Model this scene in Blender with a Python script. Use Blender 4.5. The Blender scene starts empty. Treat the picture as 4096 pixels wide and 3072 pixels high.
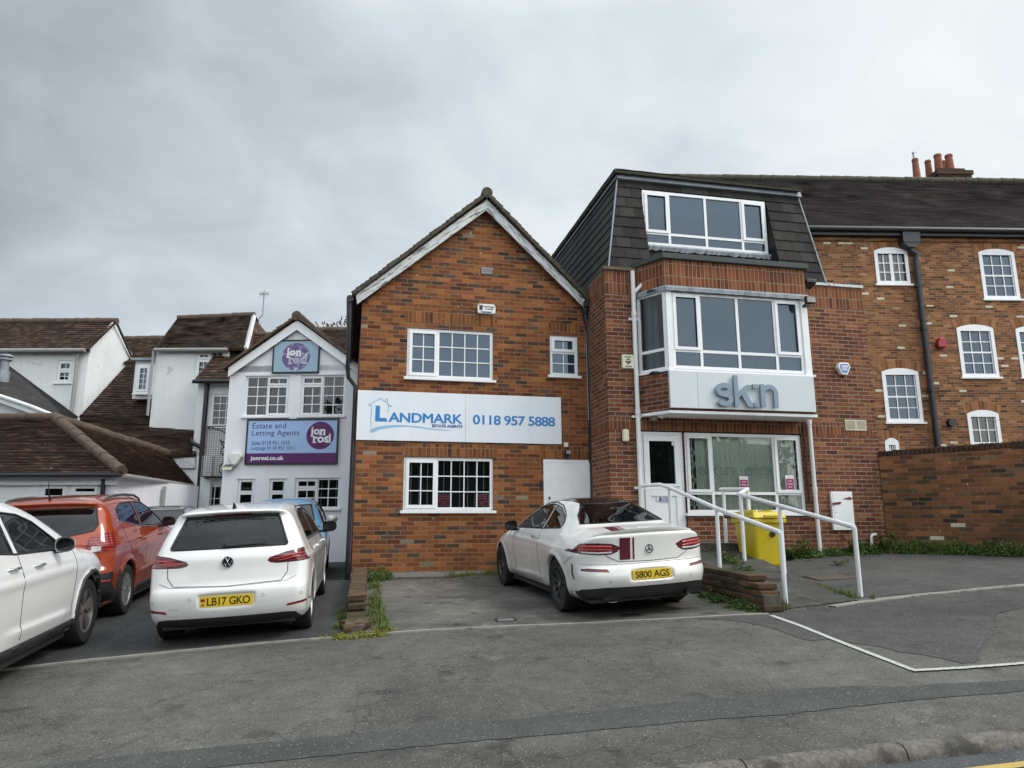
import bpy, bmesh, math, random
import numpy as np
from mathutils import Vector, Matrix
from mathutils.bvhtree import BVHTree
random.seed(7)
R = math.radians
SC = bpy.context.scene
COL = SC.collection
# ---------------------------------------------------------------- camera
FPX = 2820.0; PITCH = R(11.0); ROLL = -0.003; CZ = 1.55
cd = bpy.data.cameras.new('camera'); cam = bpy.data.objects.new('camera', cd); COL.objects.link(cam)
cd.sensor_width = 36; cd.lens = FPX / 4096 * 36; cd.clip_start = 0.1; cd.clip_end = 3000
cam.matrix_world = Matrix.Translation((0, 0, CZ)) @ Matrix.Rotation(math.pi/2 + PITCH, 4, 'X') @ Matrix.Rotation(ROLL, 4, 'Z')
SC.camera = cam
SC.view_settings.view_transform = 'Standard'; SC.view_settings.look = 'None'
SC.view_settings.gamma = 1; SC.view_settings.exposure = 0.56
# ---------------------------------------------------------------- sky
W = bpy.data.worlds.new("World"); SC.world = W; W.use_nodes = True
nt = W.node_tree; nt.nodes.clear()
def N(nt, t, **k):
    n = nt.nodes.new(t)
    for a, v in k.items():
        if a == 'i':
            for kk, vv in v.items(): n.inputs[kk].default_value = vv
        else: setattr(n, a, v)
    return n
def L(nt, a, b): nt.links.new(a, b)
def ramp(nt, fac, stops, interp='LINEAR'):
    r = N(nt, 'ShaderNodeValToRGB'); cr = r.color_ramp; cr.interpolation = interp
    while len(cr.elements) < len(stops): cr.elements.new(0.5)
    for e, (p, c) in zip(cr.elements, stops):
        e.position = p; e.color = (c[0], c[1], c[2], 1) if not isinstance(c, float) else (c, c, c, 1)
    L(nt, fac, r.inputs[0]); return r.outputs[0]
def mathn(nt, op, a, b=None, c=None, clamp=False):
    n = N(nt, 'ShaderNodeMath', operation=op, use_clamp=clamp)
    for i, v in enumerate((a, b, c)):
        if v is None: continue
        if isinstance(v, (int, float)): n.inputs[i].default_value = v
        else: L(nt, v, n.inputs[i])
    return n.outputs[0]
def mixc(nt, fac, a, b, mode='MIX'):
    n = N(nt, 'ShaderNodeMix', data_type='RGBA', blend_type=mode)
    for s, v in ((n.inputs[0], fac), (n.inputs[6], a), (n.inputs[7], b)):
        if isinstance(v, (int, float)): s.default_value = v
        elif isinstance(v, tuple): s.default_value = (v[0], v[1], v[2], 1)
        else: L(nt, v, s)
    return n.outputs[2]
SUN_EL, SUN_AZ = R(46), R(106)     # veiled sun to the right
tc = N(nt, 'ShaderNodeTexCoord')
sky = N(nt, 'ShaderNodeTexSky', sky_type='NISHITA', sun_disc=False, sun_elevation=SUN_EL, sun_rotation=SUN_AZ)
sep = N(nt, 'ShaderNodeSeparateXYZ'); L(nt, tc.outputs['Generated'], sep.inputs[0])
# flat cloud deck: project the direction on a plane overhead
zc = mathn(nt, 'ADD', mathn(nt, 'MAXIMUM', sep.outputs[2], 0.0), 0.35)
cx = mathn(nt, 'DIVIDE', sep.outputs[0], zc); cy = mathn(nt, 'DIVIDE', sep.outputs[1], zc)
cmb = N(nt, 'ShaderNodeCombineXYZ'); L(nt, cx, cmb.inputs[0]); L(nt, cy, cmb.inputs[1])
mp = N(nt, 'ShaderNodeMapping', i={'Rotation': (0, 0, R(55)), 'Scale': (0.9, 1.05, 1)}); L(nt, cmb.outputs[0], mp.inputs[0])
n1 = N(nt, 'ShaderNodeTexNoise', i={'Scale': 1.3, 'Detail': 7.0, 'Roughness': 0.52, 'Distortion': 0.35}); L(nt, mp.outputs[0], n1.inputs['Vector'])
n2 = N(nt, 'ShaderNodeTexNoise', i={'Scale': 4.2, 'Detail': 6.0, 'Roughness': 0.55, 'Distortion': 0.5}); L(nt, mp.outputs[0], n2.inputs['Vector'])
cl = mathn(nt, 'ADD', mathn(nt, 'MULTIPLY', n1.outputs[0], 0.7), mathn(nt, 'MULTIPLY', n2.outputs[0], 0.3))
# brightness of the overcast: brighter to the right, and toward the horizon, brightest behind the viewer
gx = mathn(nt, 'MULTIPLY_ADD', sep.outputs[0], 0.62, 0.40, clamp=True)
hz = mathn(nt, 'POWER', mathn(nt, 'SUBTRACT', 1.0, mathn(nt, 'MAXIMUM', sep.outputs[2], 0.0)), 4.0)
base = mathn(nt, 'ADD', mathn(nt, 'MULTIPLY', gx, 0.98), mathn(nt, 'MULTIPLY', hz, 0.38))
cv = mathn(nt, 'MULTIPLY_ADD', mathn(nt, 'SUBTRACT', cl, 0.5), 1.6, mathn(nt, 'ADD', base, 0.09))
ccol = ramp(nt, cv, [(0.0, (0.225, 0.25, 0.275)), (0.2, (0.29, 0.325, 0.355)), (0.42, (0.40, 0.44, 0.475)), (0.66, (0.54, 0.585, 0.605)), (1.0, (0.70, 0.73, 0.72))])
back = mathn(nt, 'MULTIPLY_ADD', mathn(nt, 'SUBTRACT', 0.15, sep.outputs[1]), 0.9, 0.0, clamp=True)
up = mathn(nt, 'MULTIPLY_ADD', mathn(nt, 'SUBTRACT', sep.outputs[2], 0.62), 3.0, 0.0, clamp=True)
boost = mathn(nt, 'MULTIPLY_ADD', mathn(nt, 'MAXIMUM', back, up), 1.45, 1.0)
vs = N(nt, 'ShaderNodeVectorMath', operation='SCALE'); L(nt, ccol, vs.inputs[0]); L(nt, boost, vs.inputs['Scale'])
skys = N(nt, 'ShaderNodeVectorMath', operation='SCALE'); L(nt, sky.outputs[0], skys.inputs[0]); skys.inputs['Scale'].default_value = 0.10
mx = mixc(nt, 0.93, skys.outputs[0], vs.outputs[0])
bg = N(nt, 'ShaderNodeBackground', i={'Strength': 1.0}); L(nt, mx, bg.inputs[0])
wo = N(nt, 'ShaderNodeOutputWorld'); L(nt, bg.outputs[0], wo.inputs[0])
# ---------------------------------------------------------------- sun (behind the cloud)
sd = bpy.data.lights.new('sun', 'SUN'); sd.energy = 1.2; sd.angle = R(20); sd.color = (1.0, 0.96, 0.9)
sun = bpy.data.objects.new('sun', sd); COL.objects.link(sun)
sdir = Vector((math.sin(SUN_AZ)*math.cos(SUN_EL), math.cos(SUN_AZ)*math.cos(SUN_EL), math.sin(SUN_EL)))
sun.rotation_euler = (-sdir).to_track_quat('-Z', 'Y').to_euler()

# ---------------------------------------------------------------- pixel <-> place
def ray(px, py):
    x = (px-2048)/FPX; y = (1536-py)/FPX
    c, s = math.cos(ROLL), math.sin(ROLL); x, y = c*x - s*y, s*x + c*y
    a = math.pi/2 + PITCH
    return Vector((x, y*math.cos(a) + math.sin(a), y*math.sin(a) - math.cos(a)))
def P(px, py, Y):                      # point of the sight line at world depth Y
    d = ray(px, py); t = Y/d.y
    return Vector((d.x*t, Y, CZ + d.z*t))
CP = [(-3.6, 7.75, -.02), (-2.3, 8.15, -.01), (.6, 8.9, -.055), (-.14, 11.4, -.09), (-.2, 12.6, -.03), (2.4, 9.2, -.05), (3.1, 8.2, 0.), (5, 9, 0.), (0, 6, 0), (-3, 6, 0), (3, 6, 0), (6.5, 13, .03), (-2.6, 12, .01), (-5, 10, 0)]
def gz(x, y):
    xc = np.clip(x, -9, 10); yc = np.clip(y, 3.0, 14.0)
    z = .049 + .052*yc + .035*xc
    num = 0; den = 1e-3
    for (a, b, r) in CP:
        w = 1/((x-a)**2 + (y-b)**2 + .3)**2
        num = num + w*r; den = den + w
    return z + num/den
def G(px, py, off=0.0):                # sight line meets the ground
    d = ray(px, py); t = 4.0
    for _ in range(60):
        z = CZ + d.z*t; g = float(gz(d.x*t, d.y*t)) + off
        t += (z-g) / (-d.z + .06)
    return Vector((d.x*t, d.y*t, CZ + d.z*t))
class Frame:                           # a facade: s along it, d into the building, z up
    def __init__(f, x, y, az, zb=0.0):
        f.o = Vector((x, y, 0)); f.az = R(az); f.zb = zb
        f.u = Vector((math.cos(f.az), math.sin(f.az), 0)); f.v = Vector((-math.sin(f.az), math.cos(f.az), 0))
    def w(f, s, d, z): return f.o + f.u*s + f.v*d + Vector((0, 0, z + f.zb))
    def sz(f, px, py, d=0.0):          # pixel -> (s, z) on the plane at depth d
        r = ray(px, py); o = f.o + f.v*d
        t = (o.dot(f.v)) / r.dot(f.v)
        p = Vector((r.x*t, r.y*t, CZ + r.z*t))
        return ((p - o).dot(f.u), p.z - f.zb)
    def rect(f, x0, y0, x1, y1, d=0.0):
        a = f.sz(x0, y0, d); b = f.sz(x1, y1, d)
        return (a[0], b[0], b[1], a[1])   # s0,s1,z0,z1
    def quad(f, tl, tr, br, bl, d=0.0):
        q = [f.sz(*p, d) for p in (tl, tr, br, bl)]
        return ((q[0][0]+q[3][0])/2, (q[1][0]+q[2][0])/2, (q[2][1]+q[3][1])/2, (q[0][1]+q[1][1])/2)
# ---------------------------------------------------------------- objects
def tag(o, label=None, cat=None, group=None, kind=None):
    if label: o['label'] = label
    if cat: o['category'] = cat
    if group: o['group'] = group
    if kind: o['kind'] = kind
    return o
def empty(name, loc=(0, 0, 0), rz=0.0, label=None, cat=None, group=None):
    o = bpy.data.objects.new(name, None); COL.objects.link(o); o.empty_display_size = .2
    o.location = loc; o.rotation_euler = (0, 0, rz)
    return tag(o, label, cat, group)
def fempty(name, f, label, cat, group=None):
    return empty(name, (f.o.x, f.o.y, f.zb), f.az, label, cat, group)
class MB:
    def __init__(s): s.v = []; s.f = []; s.m = []; s.sw = []; s.uv = []
    def add(s, pts, faces, mi=0, swap=False, uvs=None):
        b = len(s.v); s.v += [tuple(p) for p in pts]
        for k, f in enumerate(faces):
            s.f.append([b+i for i in f]); s.m.append(mi); s.sw.append(swap)
            s.uv.append(uvs[k] if uvs else None)
        return s
    def poly(s, pts, mi=0, swap=False, uv=None): return s.add(pts, [list(range(len(pts)))], mi, swap, [uv] if uv else None)
    def box(s, x0, x1, y0, y1, z0, z1, mi=0, swap=False):
        p = [(x, y, z) for z in (z0, z1) for y in (y0, y1) for x in (x0, x1)]
        return s.add(p, [(0, 2, 3, 1), (4, 5, 7, 6), (0, 1, 5, 4), (1, 3, 7, 5), (3, 2, 6, 7), (2, 0, 4, 6)], mi, swap)
    def pane(s, x0, x1, y, z0, z1): return s.poly([(x0, y, z0), (x1, y, z0), (x1, y, z1), (x0, y, z1)])
    def prism(s, poly, y0, y1, mi=0, swap=False):    # poly in (x,z), pushed along y from y0 (front) to y1
        n = len(poly); a = sum(poly[i][0]*poly[(i+1) % n][1] - poly[(i+1) % n][0]*poly[i][1] for i in range(n))
        if a < 0: poly = poly[::-1]
        pts = [(x, y0, z) for x, z in poly] + [(x, y1, z) for x, z in poly]
        fs = [list(range(n)), list(range(2*n-1, n-1, -1))] + [(i+n, (i+1) % n + n, (i+1) % n, i) for i in range(n)]
        return s.add(pts, fs, mi, swap)
    def ring(s, x0, x1, z0, z1, w, y0, y1, mi=0, wb=None, wt=None):
        wb = w if wb is None else wb; wt = w if wt is None else wt
        s.box(x0, x1, y0, y1, z1-wt, z1, mi); s.box(x0, x1, y0, y1, z0, z0+wb, mi)
        s.box(x0, x0+w, y0, y1, z0+wb, z1-wt, mi); s.box(x1-w, x1, y0, y1, z0+wb, z1-wt, mi)
        return s
    def tube(s, path, r, n=10, mi=0, cap=True):
        path = [Vector(p) for p in path]; m = len(path); b = len(s.v)
        rr = r if isinstance(r, (list, tuple)) else [r]*m
        T = []
        for i in range(m):
            a = (path[i]-path[i-1]).normalized() if i else None
            c = (path[i+1]-path[i]).normalized() if i < m-1 else None
            t = (a or c) if not (a and c) else (a+c)
            T.append(t.normalized() if t.length > 1e-6 else (a or c))
        ref = Vector((0, 0, 1)) if abs(T[0].z) < .9 else Vector((0, 1, 0))
        x = T[0].cross(ref).normalized()
        pts = []
        for i in range(m):
            x = (x - T[i]*x.dot(T[i])).normalized(); y = T[i].cross(x)
            k = 1.0
            if 0 < i < m-1:
                k = 1/max(.5, math.cos((path[i]-path[i-1]).angle(path[i+1]-path[i], 0)/2))
            for j in range(n):
                a = 2*math.pi*j/n; pts.append(path[i] + (x*math.cos(a) + y*math.sin(a))*rr[i]*(k if False else 1))
        fs = [(i*n+j, i*n+(j+1) % n, (i+1)*n+(j+1) % n, (i+1)*n+j) for i in range(m-1) for j in range(n)]
        if cap: fs += [list(range(n-1, -1, -1)), [(m-1)*n+j for j in range(n)]]
        return s.add(pts, fs, mi)
    def lathe(s, prof, c=(0, 0, 0), n=20, mi=0, axis='z', cap=True):
        pts = []
        for r, h in prof:
            for j in range(n):
                a = 2*math.pi*j/n; q = (r*math.cos(a), r*math.sin(a), h)
                if axis == 'y': q = (q[0], q[2], q[1])
                if axis == 'x': q = (q[2], q[0], q[1])
                pts.append((c[0]+q[0], c[1]+q[1], c[2]+q[2]))
        m = len(prof)
        fs = [(i*n+j, i*n+(j+1) % n, (i+1)*n+(j+1) % n, (i+1)*n+j) for i in range(m-1) for j in range(n)]
        if cap: fs += [list(range(n-1, -1, -1)), [(m-1)*n+j for j in range(n)]]
        return s.add(pts, fs, mi)
    def build(s, name, mats, parent=None, smooth=False, off=None, bevel=0, autofix=False):
        if not isinstance(mats, (list, tuple)): mats = [mats]
        me = bpy.data.meshes.new(name)
        vs = s.v if off is None else [(x-off[0], y-off[1], z-off[2]) for x, y, z in s.v]
        me.from_pydata(vs, [], s.f)
        for m in mats: me.materials.append(m)
        me.polygons.foreach_set('material_index', s.m)
        uvl = me.uv_layers.new(name='UVMap').data
        for p, sw, uv in zip(me.polygons, s.sw, s.uv):
            if uv:
                for li, q in zip(p.loop_indices, uv): uvl[li].uv = q
                continue
            n = p.normal
            if abs(n.z) > .985: t = Vector((1, 0, 0)); b = Vector((0, 1, 0))
            else: t = Vector((-n.y, n.x, 0)).normalized(); b = n.cross(t)
            for li in p.loop_indices:
                c = Vector(vs[me.loops[li].vertex_index])
                uu, vv = c.dot(t), c.dot(b)
                uvl[li].uv = (vv, uu) if sw else (uu, vv)
        if autofix or smooth:
            bm = bmesh.new(); bm.from_mesh(me); bmesh.ops.recalc_face_normals(bm, faces=bm.faces); bm.to_mesh(me); bm.free()
        if smooth:
            me.polygons.foreach_set('use_smooth', [True]*len(me.polygons))
            me.set_sharp_from_angle(angle=R(smooth if smooth is not True else 40))
        me.update()
        o = bpy.data.objects.new(name, me); COL.objects.link(o)
        if parent: o.parent = parent
        if bevel:
            bv = o.modifiers.new('bevel', 'BEVEL'); bv.width = bevel; bv.segments = 2; bv.limit_method = 'ANGLE'; bv.angle_limit = R(40)
        return o
def text(name, s, box, y, mat, parent, depth=.003, bold=0.0, keep=False, spacing=1.0, line=1.0, align='LEFT', fat=0.0):
    """lettering stretched to the box (s0,s1,z0,z1) of the parent's facade plane, face at local y"""
    c = bpy.data.curves.new(name, 'FONT'); c.body = s; c.extrude = 0.5; c.offset = bold; c.space_character = spacing
    c.space_line = line; c.align_x = align; c.resolution_u = 4
    o = bpy.data.objects.new(name, c); COL.objects.link(o)
    dg = bpy.context.evaluated_depsgraph_get(); me = bpy.data.meshes.new_from_object(o.evaluated_get(dg))
    bpy.data.objects.remove(o)
    co = np.empty(len(me.vertices)*3); me.vertices.foreach_get('co', co); co = co.reshape(-1, 3)
    mn, mxx = co.min(0), co.max(0); s0, s1, z0, z1 = box
    kx = (s1-s0)/(mxx[0]-mn[0]); kz = (z1-z0)/(mxx[1]-mn[1])
    if keep: kx = kz = min(kx, kz)
    X = s0 + (co[:, 0]-mn[0])*kx
    if keep: X += ((s1-s0) - (mxx[0]-mn[0])*kx)/2
    Z = z0 + (co[:, 1]-mn[1])*kz; Yy = y - (co[:, 2]+.5)*depth
    me.vertices.foreach_set('co', np.stack([X, Yy, Z], 1).ravel())
    me.materials.clear(); me.materials.append(mat); me.update()
    if fat:    # heavier strokes: the same lettering again a hair to each side
        bm = bmesh.new()
        for k, (dx, dz) in enumerate(((0, 0), (-fat, 0), (fat, 0), (0, fat*.6), (0, -fat*.6))):
            m2 = me.copy(); m2.transform(Matrix.Translation((dx, -k*.0005, dz))); bm.from_mesh(m2); bpy.data.meshes.remove(m2)
        bm.to_mesh(me); bm.free(); me.update()
    me.name = name
    q = bpy.data.objects.new(name, me); COL.objects.link(q); q.parent = parent
    return q
def copy_tree(o, parent=None):
    c = o.copy(); COL.objects.link(c)
    if parent: c.parent = parent
    for ch in [x for x in bpy.data.objects if x.parent == o]: copy_tree(ch, c)
    return c
# ---------------------------------------------------------------- materials
def newmat(name):
    m = bpy.data.materials.new(name); m.use_nodes = True; t = m.node_tree
    b = t.nodes['Principled BSDF']; return m, t, b
def plain(name, col, rough=.6, metal=0.0, var=.12, scale=6.0, spec=.5, coat=0.0, dirt=None, bump=0.0, streak=0.0, smap=None):
    m, t, b = newmat(name)
    tcn = N(t, 'ShaderNodeTexCoord')
    nz = N(t, 'ShaderNodeTexNoise', i={'Scale': scale, 'Detail': 5.0, 'Roughness': .65}); L(t, tcn.outputs['Object'], nz.inputs['Vector'])
    dk = tuple(c*(1-var) for c in col); lt = tuple(min(1, c*(1+var)) for c in col)
    c = ramp(t, nz.outputs[0], [(.3, dk), (.7, lt)])
    if dirt:
        n2_ = N(t, 'ShaderNodeTexNoise', i={'Scale': dirt[2], 'Detail': 8.0, 'Roughness': .7}); L(t, tcn.outputs['Object'], n2_.inputs['Vector'])
        f = ramp(t, n2_.outputs[0], [(dirt[1], 0.0), (min(1, dirt[1]+.12), 1.0)]); c = mixc(t, f, c, dirt[0])
    if streak or smap:     # rain streaks / grain of peeling paint
        m0_ = N(t, 'ShaderNodeMapping', i={'Rotation': (0, smap[1] if smap else 0, 0)}); L(t, tcn.outputs['Object'], m0_.inputs[0]); mp_ = N(t, 'ShaderNodeMapping', i={'Scale': smap[0] if smap else (6, 6, .5)}); L(t, m0_.outputs[0], mp_.inputs[0])
        sn = N(t, 'ShaderNodeTexNoise', i={'Scale': 1.0, 'Detail': 7.0, 'Roughness': .65}); L(t, mp_.outputs[0], sn.inputs['Vector'])
        c = mixc(t, mathn(t, 'MULTIPLY', ramp(t, sn.outputs[0], [(smap[2], 0.0), (smap[2]+.09, 1.0)] if smap else [(.5, 0.0), (.75, 1.0)]), 1.0 if smap else streak), c, (.07, .06, .055) if smap else (.24, .24, .21))
    L(t, c, b.inputs['Base Color']); b.inputs['Metallic'].default_value = metal
    b.inputs['Specular IOR Level'].default_value = spec; b.inputs['Coat Weight'].default_value = coat; b.inputs['Coat Roughness'].default_value = .04
    rr = mathn(t, 'MULTIPLY_ADD', nz.outputs[0], .2, rough-.1); L(t, rr, b.inputs['Roughness'])
    if bump:
        bp = N(t, 'ShaderNodeBump', i={'Strength': bump, 'Distance': .01}); L(t, nz.outputs[0], bp.inputs['Height']); L(t, bp.outputs[0], b.inputs['Normal'])
    return m
def brick(name, pal, mortar, L0=.225, H=.075, joint=.011, off=.5, grime=(.03, .025, .02), grime_amt=.25, chips=.02, bumpy=.5, tall=False, white=0.0):
    m, t, b = newmat(name)
    uv = N(t, 'ShaderNodeUVMap'); tcn = N(t, 'ShaderNodeTexCoord')
    nd = N(t, 'ShaderNodeTexNoise', i={'Scale': 9.0, 'Detail': 2.0}); L(t, uv.outputs[0], nd.inputs['Vector'])
    sb = N(t, 'ShaderNodeVectorMath', operation='SUBTRACT'); L(t, nd.outputs['Color'], sb.inputs[0]); sb.inputs[1].default_value = (.5, .5, .5)
    sc = N(t, 'ShaderNodeVectorMath', operation='SCALE'); L(t, sb.outputs[0], sc.inputs[0]); sc.inputs['Scale'].default_value = .012
    ad = N(t, 'ShaderNodeVectorMath', operation='ADD'); L(t, uv.outputs[0], ad.inputs[0]); L(t, sc.outputs[0], ad.inputs[1])
    sp = N(t, 'ShaderNodeSeparateXYZ'); L(t, ad.outputs[0], sp.inputs[0])
    v = mathn(t, 'DIVIDE', mathn(t, 'ADD', sp.outputs[1], 50.0*H), H); row = mathn(t, 'FLOOR', v); fv = mathn(t, 'SUBTRACT', v, row)
    par = mathn(t, 'MULTIPLY', mathn(t, 'MODULO', row, 2.0), off)
    u = mathn(t, 'ADD', mathn(t, 'DIVIDE', sp.outputs[0], L0), par); colm = mathn(t, 'FLOOR', u); fu = mathn(t, 'SUBTRACT', u, colm)
    cb = N(t, 'ShaderNodeCombineXYZ'); L(t, colm, cb.inputs[0]); L(t, row, cb.inputs[1])
    wn = N(t, 'ShaderNodeTexWhiteNoise', noise_dimensions='2D'); L(t, cb.outputs[0], wn.inputs['Vector'])
    bc = ramp(t, wn.outputs['Value'], [(p_, (q_[0]*.84, q_[1]*.84, q_[2]*.68)) for p_, q_ in pal], 'CONSTANT')
    w2 = N(t, 'ShaderNodeSeparateColor'); L(t, wn.outputs['Color'], w2.inputs[0])
    fn = N(t, 'ShaderNodeTexNoise', i={'Scale': 40.0, 'Detail': 6.0, 'Roughness': .7}); L(t, uv.outputs[0], fn.inputs['Vector'])
    mpv = N(t, 'ShaderNodeMapping', i={'Scale': (1.6, .35, 1)}); L(t, uv.outputs[0], mpv.inputs[0]); wv = N(t, 'ShaderNodeTexNoise', i={'Scale': 1.0, 'Detail': 6.0, 'Roughness': .6}); L(t, mpv.outputs[0], wv.inputs['Vector'])
    k = mathn(t, 'ADD', mathn(t, 'MULTIPLY', w2.outputs[1], .60), mathn(t, 'MULTIPLY_ADD', fn.outputs[0], .8, -.08)); k = mathn(t, 'ADD', k, mathn(t, 'MULTIPLY', wv.outputs[0], .70))
    sc2 = N(t, 'ShaderNodeVectorMath', operation='SCALE'); L(t, bc, sc2.inputs[0]); L(t, k, sc2.inputs['Scale'])
    col = sc2.outputs[0]
    jh = joint/H; jl = joint/L0
    eu = mathn(t, 'MINIMUM', fu, mathn(t, 'SUBTRACT', 1.0, fu)); ev = mathn(t, 'MINIMUM', fv, mathn(t, 'SUBTRACT', 1.0, fv))
    mu = N(t, 'ShaderNodeMapRange', i={'From Min': jl*.35, 'From Max': jl*.65, 'To Min': 1.0, 'To Max': 0.0}); L(t, eu, mu.inputs[0])
    mv = N(t, 'ShaderNodeMapRange', i={'From Min': jh*.35, 'From Max': jh*.65, 'To Min': 1.0, 'To Max': 0.0}); L(t, ev, mv.inputs[0])
    mask = mathn(t, 'MAXIMUM', mu.outputs[0], mv.outputs[0])
    mn_ = N(t, 'ShaderNodeTexNoise', i={'Scale': 3.0, 'Detail': 6.0, 'Roughness': .7}); L(t, uv.outputs[0], mn_.inputs['Vector'])
    mcol = mixc(t, mn_.outputs[0], tuple(c*.5 for c in mortar), tuple(c*.95 for c in mortar))
    if chips:   # lime spots, chipped faces
        cn = N(t, 'ShaderNodeTexNoise', i={'Scale': 14.0, 'Detail': 4.0, 'Roughness': .65, 'Distortion': .6}); L(t, uv.outputs[0], cn.inputs['Vector'])
        cf = ramp(t, cn.outputs[0], [(.70-chips, 0.0), (.735-chips, 1.0)]); col = mixc(t, cf, col, (.50, .42, .33))
    if white:
        wf = mathn(t, 'GREATER_THAN', w2.outputs[2], 1-white); col = mixc(t, wf, col, (.62, .56, .44))
    col = mixc(t, mask, col, mcol)
    g1 = N(t, 'ShaderNodeTexNoise', i={'Scale': .9, 'Detail': 7.0, 'Roughness': .62}); L(t, tcn.outputs['Object'], g1.inputs['Vector'])
    gf = mathn(t, 'MULTIPLY', ramp(t, g1.outputs[0], [(.42, 0.0), (.72, 1.0)]), grime_amt*2)
    col = mixc(t, gf, col, grime)
    L(t, col, b.inputs['Base Color']); b.inputs['Roughness'].default_value = .9; b.inputs['Specular IOR Level'].default_value = .2
    hgt = mathn(t, 'ADD', mathn(t, 'MULTIPLY', mask, -.7), mathn(t, 'MULTIPLY', fn.outputs[0], .5))
    bp = N(t, 'ShaderNodeBump', i={'Strength': bumpy, 'Distance': .008}); L(t, hgt, bp.inputs['Height']); L(t, bp.outputs[0], b.inputs['Normal'])
    return m
def tiles(name, pal, W0=.165, course=.1, lichen=.03, moss=.3, mosscol=(.05, .05, .02), rough=.85, joint=.012):
    m, t, b = newmat(name)
    uv = N(t, 'ShaderNodeUVMap'); tcn = N(t, 'ShaderNodeTexCoord')
    sp = N(t, 'ShaderNodeSeparateXYZ'); L(t, uv.outputs[0], sp.inputs[0])
    v = mathn(t, 'DIVIDE', mathn(t, 'ADD', sp.outputs[1], 30*course), course); row = mathn(t, 'FLOOR', mathn(t, 'ADD', v, .001))
    w0 = N(t, 'ShaderNodeTexWhiteNoise', noise_dimensions='1D'); L(t, row, w0.inputs['W'])
    u = mathn(t, 'ADD', mathn(t, 'DIVIDE', sp.outputs[0], W0), mathn(t, 'MULTIPLY_ADD', mathn(t, 'MODULO', row, 2.0), .5, mathn(t, 'MULTIPLY', w0.outputs[0], .15)))
    colm = mathn(t, 'FLOOR', u); fu = mathn(t, 'SUBTRACT', u, colm)
    cb = N(t, 'ShaderNodeCombineXYZ'); L(t, colm, cb.inputs[0]); L(t, row, cb.inputs[1])
    wn = N(t, 'ShaderNodeTexWhiteNoise', noise_dimensions='2D'); L(t, cb.outputs[0], wn.inputs['Vector'])
    col = ramp(t, wn.outputs['Value'], pal)
    fn = N(t, 'ShaderNodeTexNoise', i={'Scale': 12.0, 'Detail': 7.0, 'Roughness': .75}); L(t, tcn.outputs['Object'], fn.inputs['Vector'])
    col = mixc(t, .8, col, mixc(t, fn.outputs[0], (.5, .5, .5), (1.4, 1.4, 1.4)), 'MULTIPLY')
    g1 = N(t, 'ShaderNodeTexNoise', i={'Scale': .55, 'Detail': 6.0, 'Roughness': .6}); L(t, tcn.outputs['Object'], g1.inputs['Vector'])
    col = mixc(t, mathn(t, 'MULTIPLY', ramp(t, g1.outputs[0], [(.35, 0.0), (.75, 1.0)]), moss), col, mosscol)
    if lichen:
        ln = N(t, 'ShaderNodeTexNoise', i={'Scale': 7.0, 'Detail': 3.0, 'Roughness': .5}); L(t, tcn.outputs['Object'], ln.inputs['Vector'])
        col = mixc(t, ramp(t, ln.outputs[0], [(.75-lichen, 0.0), (.77-lichen, 1.0)]), col, (.32, .29, .22))
    jm = mathn(t, 'LESS_THAN', fu, joint/W0); col = mixc(t, jm, col, (.012, .010, .009))
    L(t, col, b.inputs['Base Color']); b.inputs['Roughness'].default_value = rough; b.inputs['Specular IOR Level'].default_value = .25
    bp = N(t, 'ShaderNodeBump', i={'Strength': .4, 'Distance': .01}); L(t, mathn(t, 'MULTIPLY_ADD', wn.outputs['Value'], .6, fn.outputs[0]), bp.inputs['Height']); L(t, bp.outputs[0], b.inputs['Normal'])
    return m
def glass(name, tint=(.66, .70, .72), trans=.85, rough=.01, body=(.02, .025, .03), ior=1.7, gcol=(1, 1, 1)):
    """window glass: fresnel sky reflection over a tinted see-through pane"""
    m, t, b = newmat(name); t.nodes.remove(b); out = t.nodes['Material Output']
    tr = N(t, 'ShaderNodeBsdfTransparent'); tr.inputs[0].default_value = (*tint, 1)
    df = N(t, 'ShaderNodeBsdfDiffuse'); df.inputs[0].default_value = (*body, 1)
    gl = N(t, 'ShaderNodeBsdfGlossy'); gl.inputs['Roughness'].default_value = rough; gl.inputs[0].default_value = (*gcol, 1)
    tcn = N(t, 'ShaderNodeTexCoord'); nz = N(t, 'ShaderNodeTexNoise', i={'Scale': 1.3, 'Detail': 1.0}); L(t, tcn.outputs['Object'], nz.inputs['Vector'])
    bp = N(t, 'ShaderNodeBump', i={'Strength': .012, 'Distance': .02}); L(t, nz.outputs[0], bp.inputs['Height']); L(t, bp.outputs[0], gl.inputs['Normal'])
    m1 = N(t, 'ShaderNodeMixShader'); m1.inputs[0].default_value = trans; L(t, df.outputs[0], m1.inputs[1]); L(t, tr.outputs[0], m1.inputs[2])
    fr = N(t, 'ShaderNodeFresnel'); fr.inputs[0].default_value = ior
    m2 = N(t, 'ShaderNodeMixShader'); L(t, fr.outputs[0], m2.inputs[0]); L(t, m1.outputs[0], m2.inputs[1]); L(t, gl.outputs[0], m2.inputs[2])
    L(t, m2.outputs[0], out.inputs[0]); return m
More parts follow.
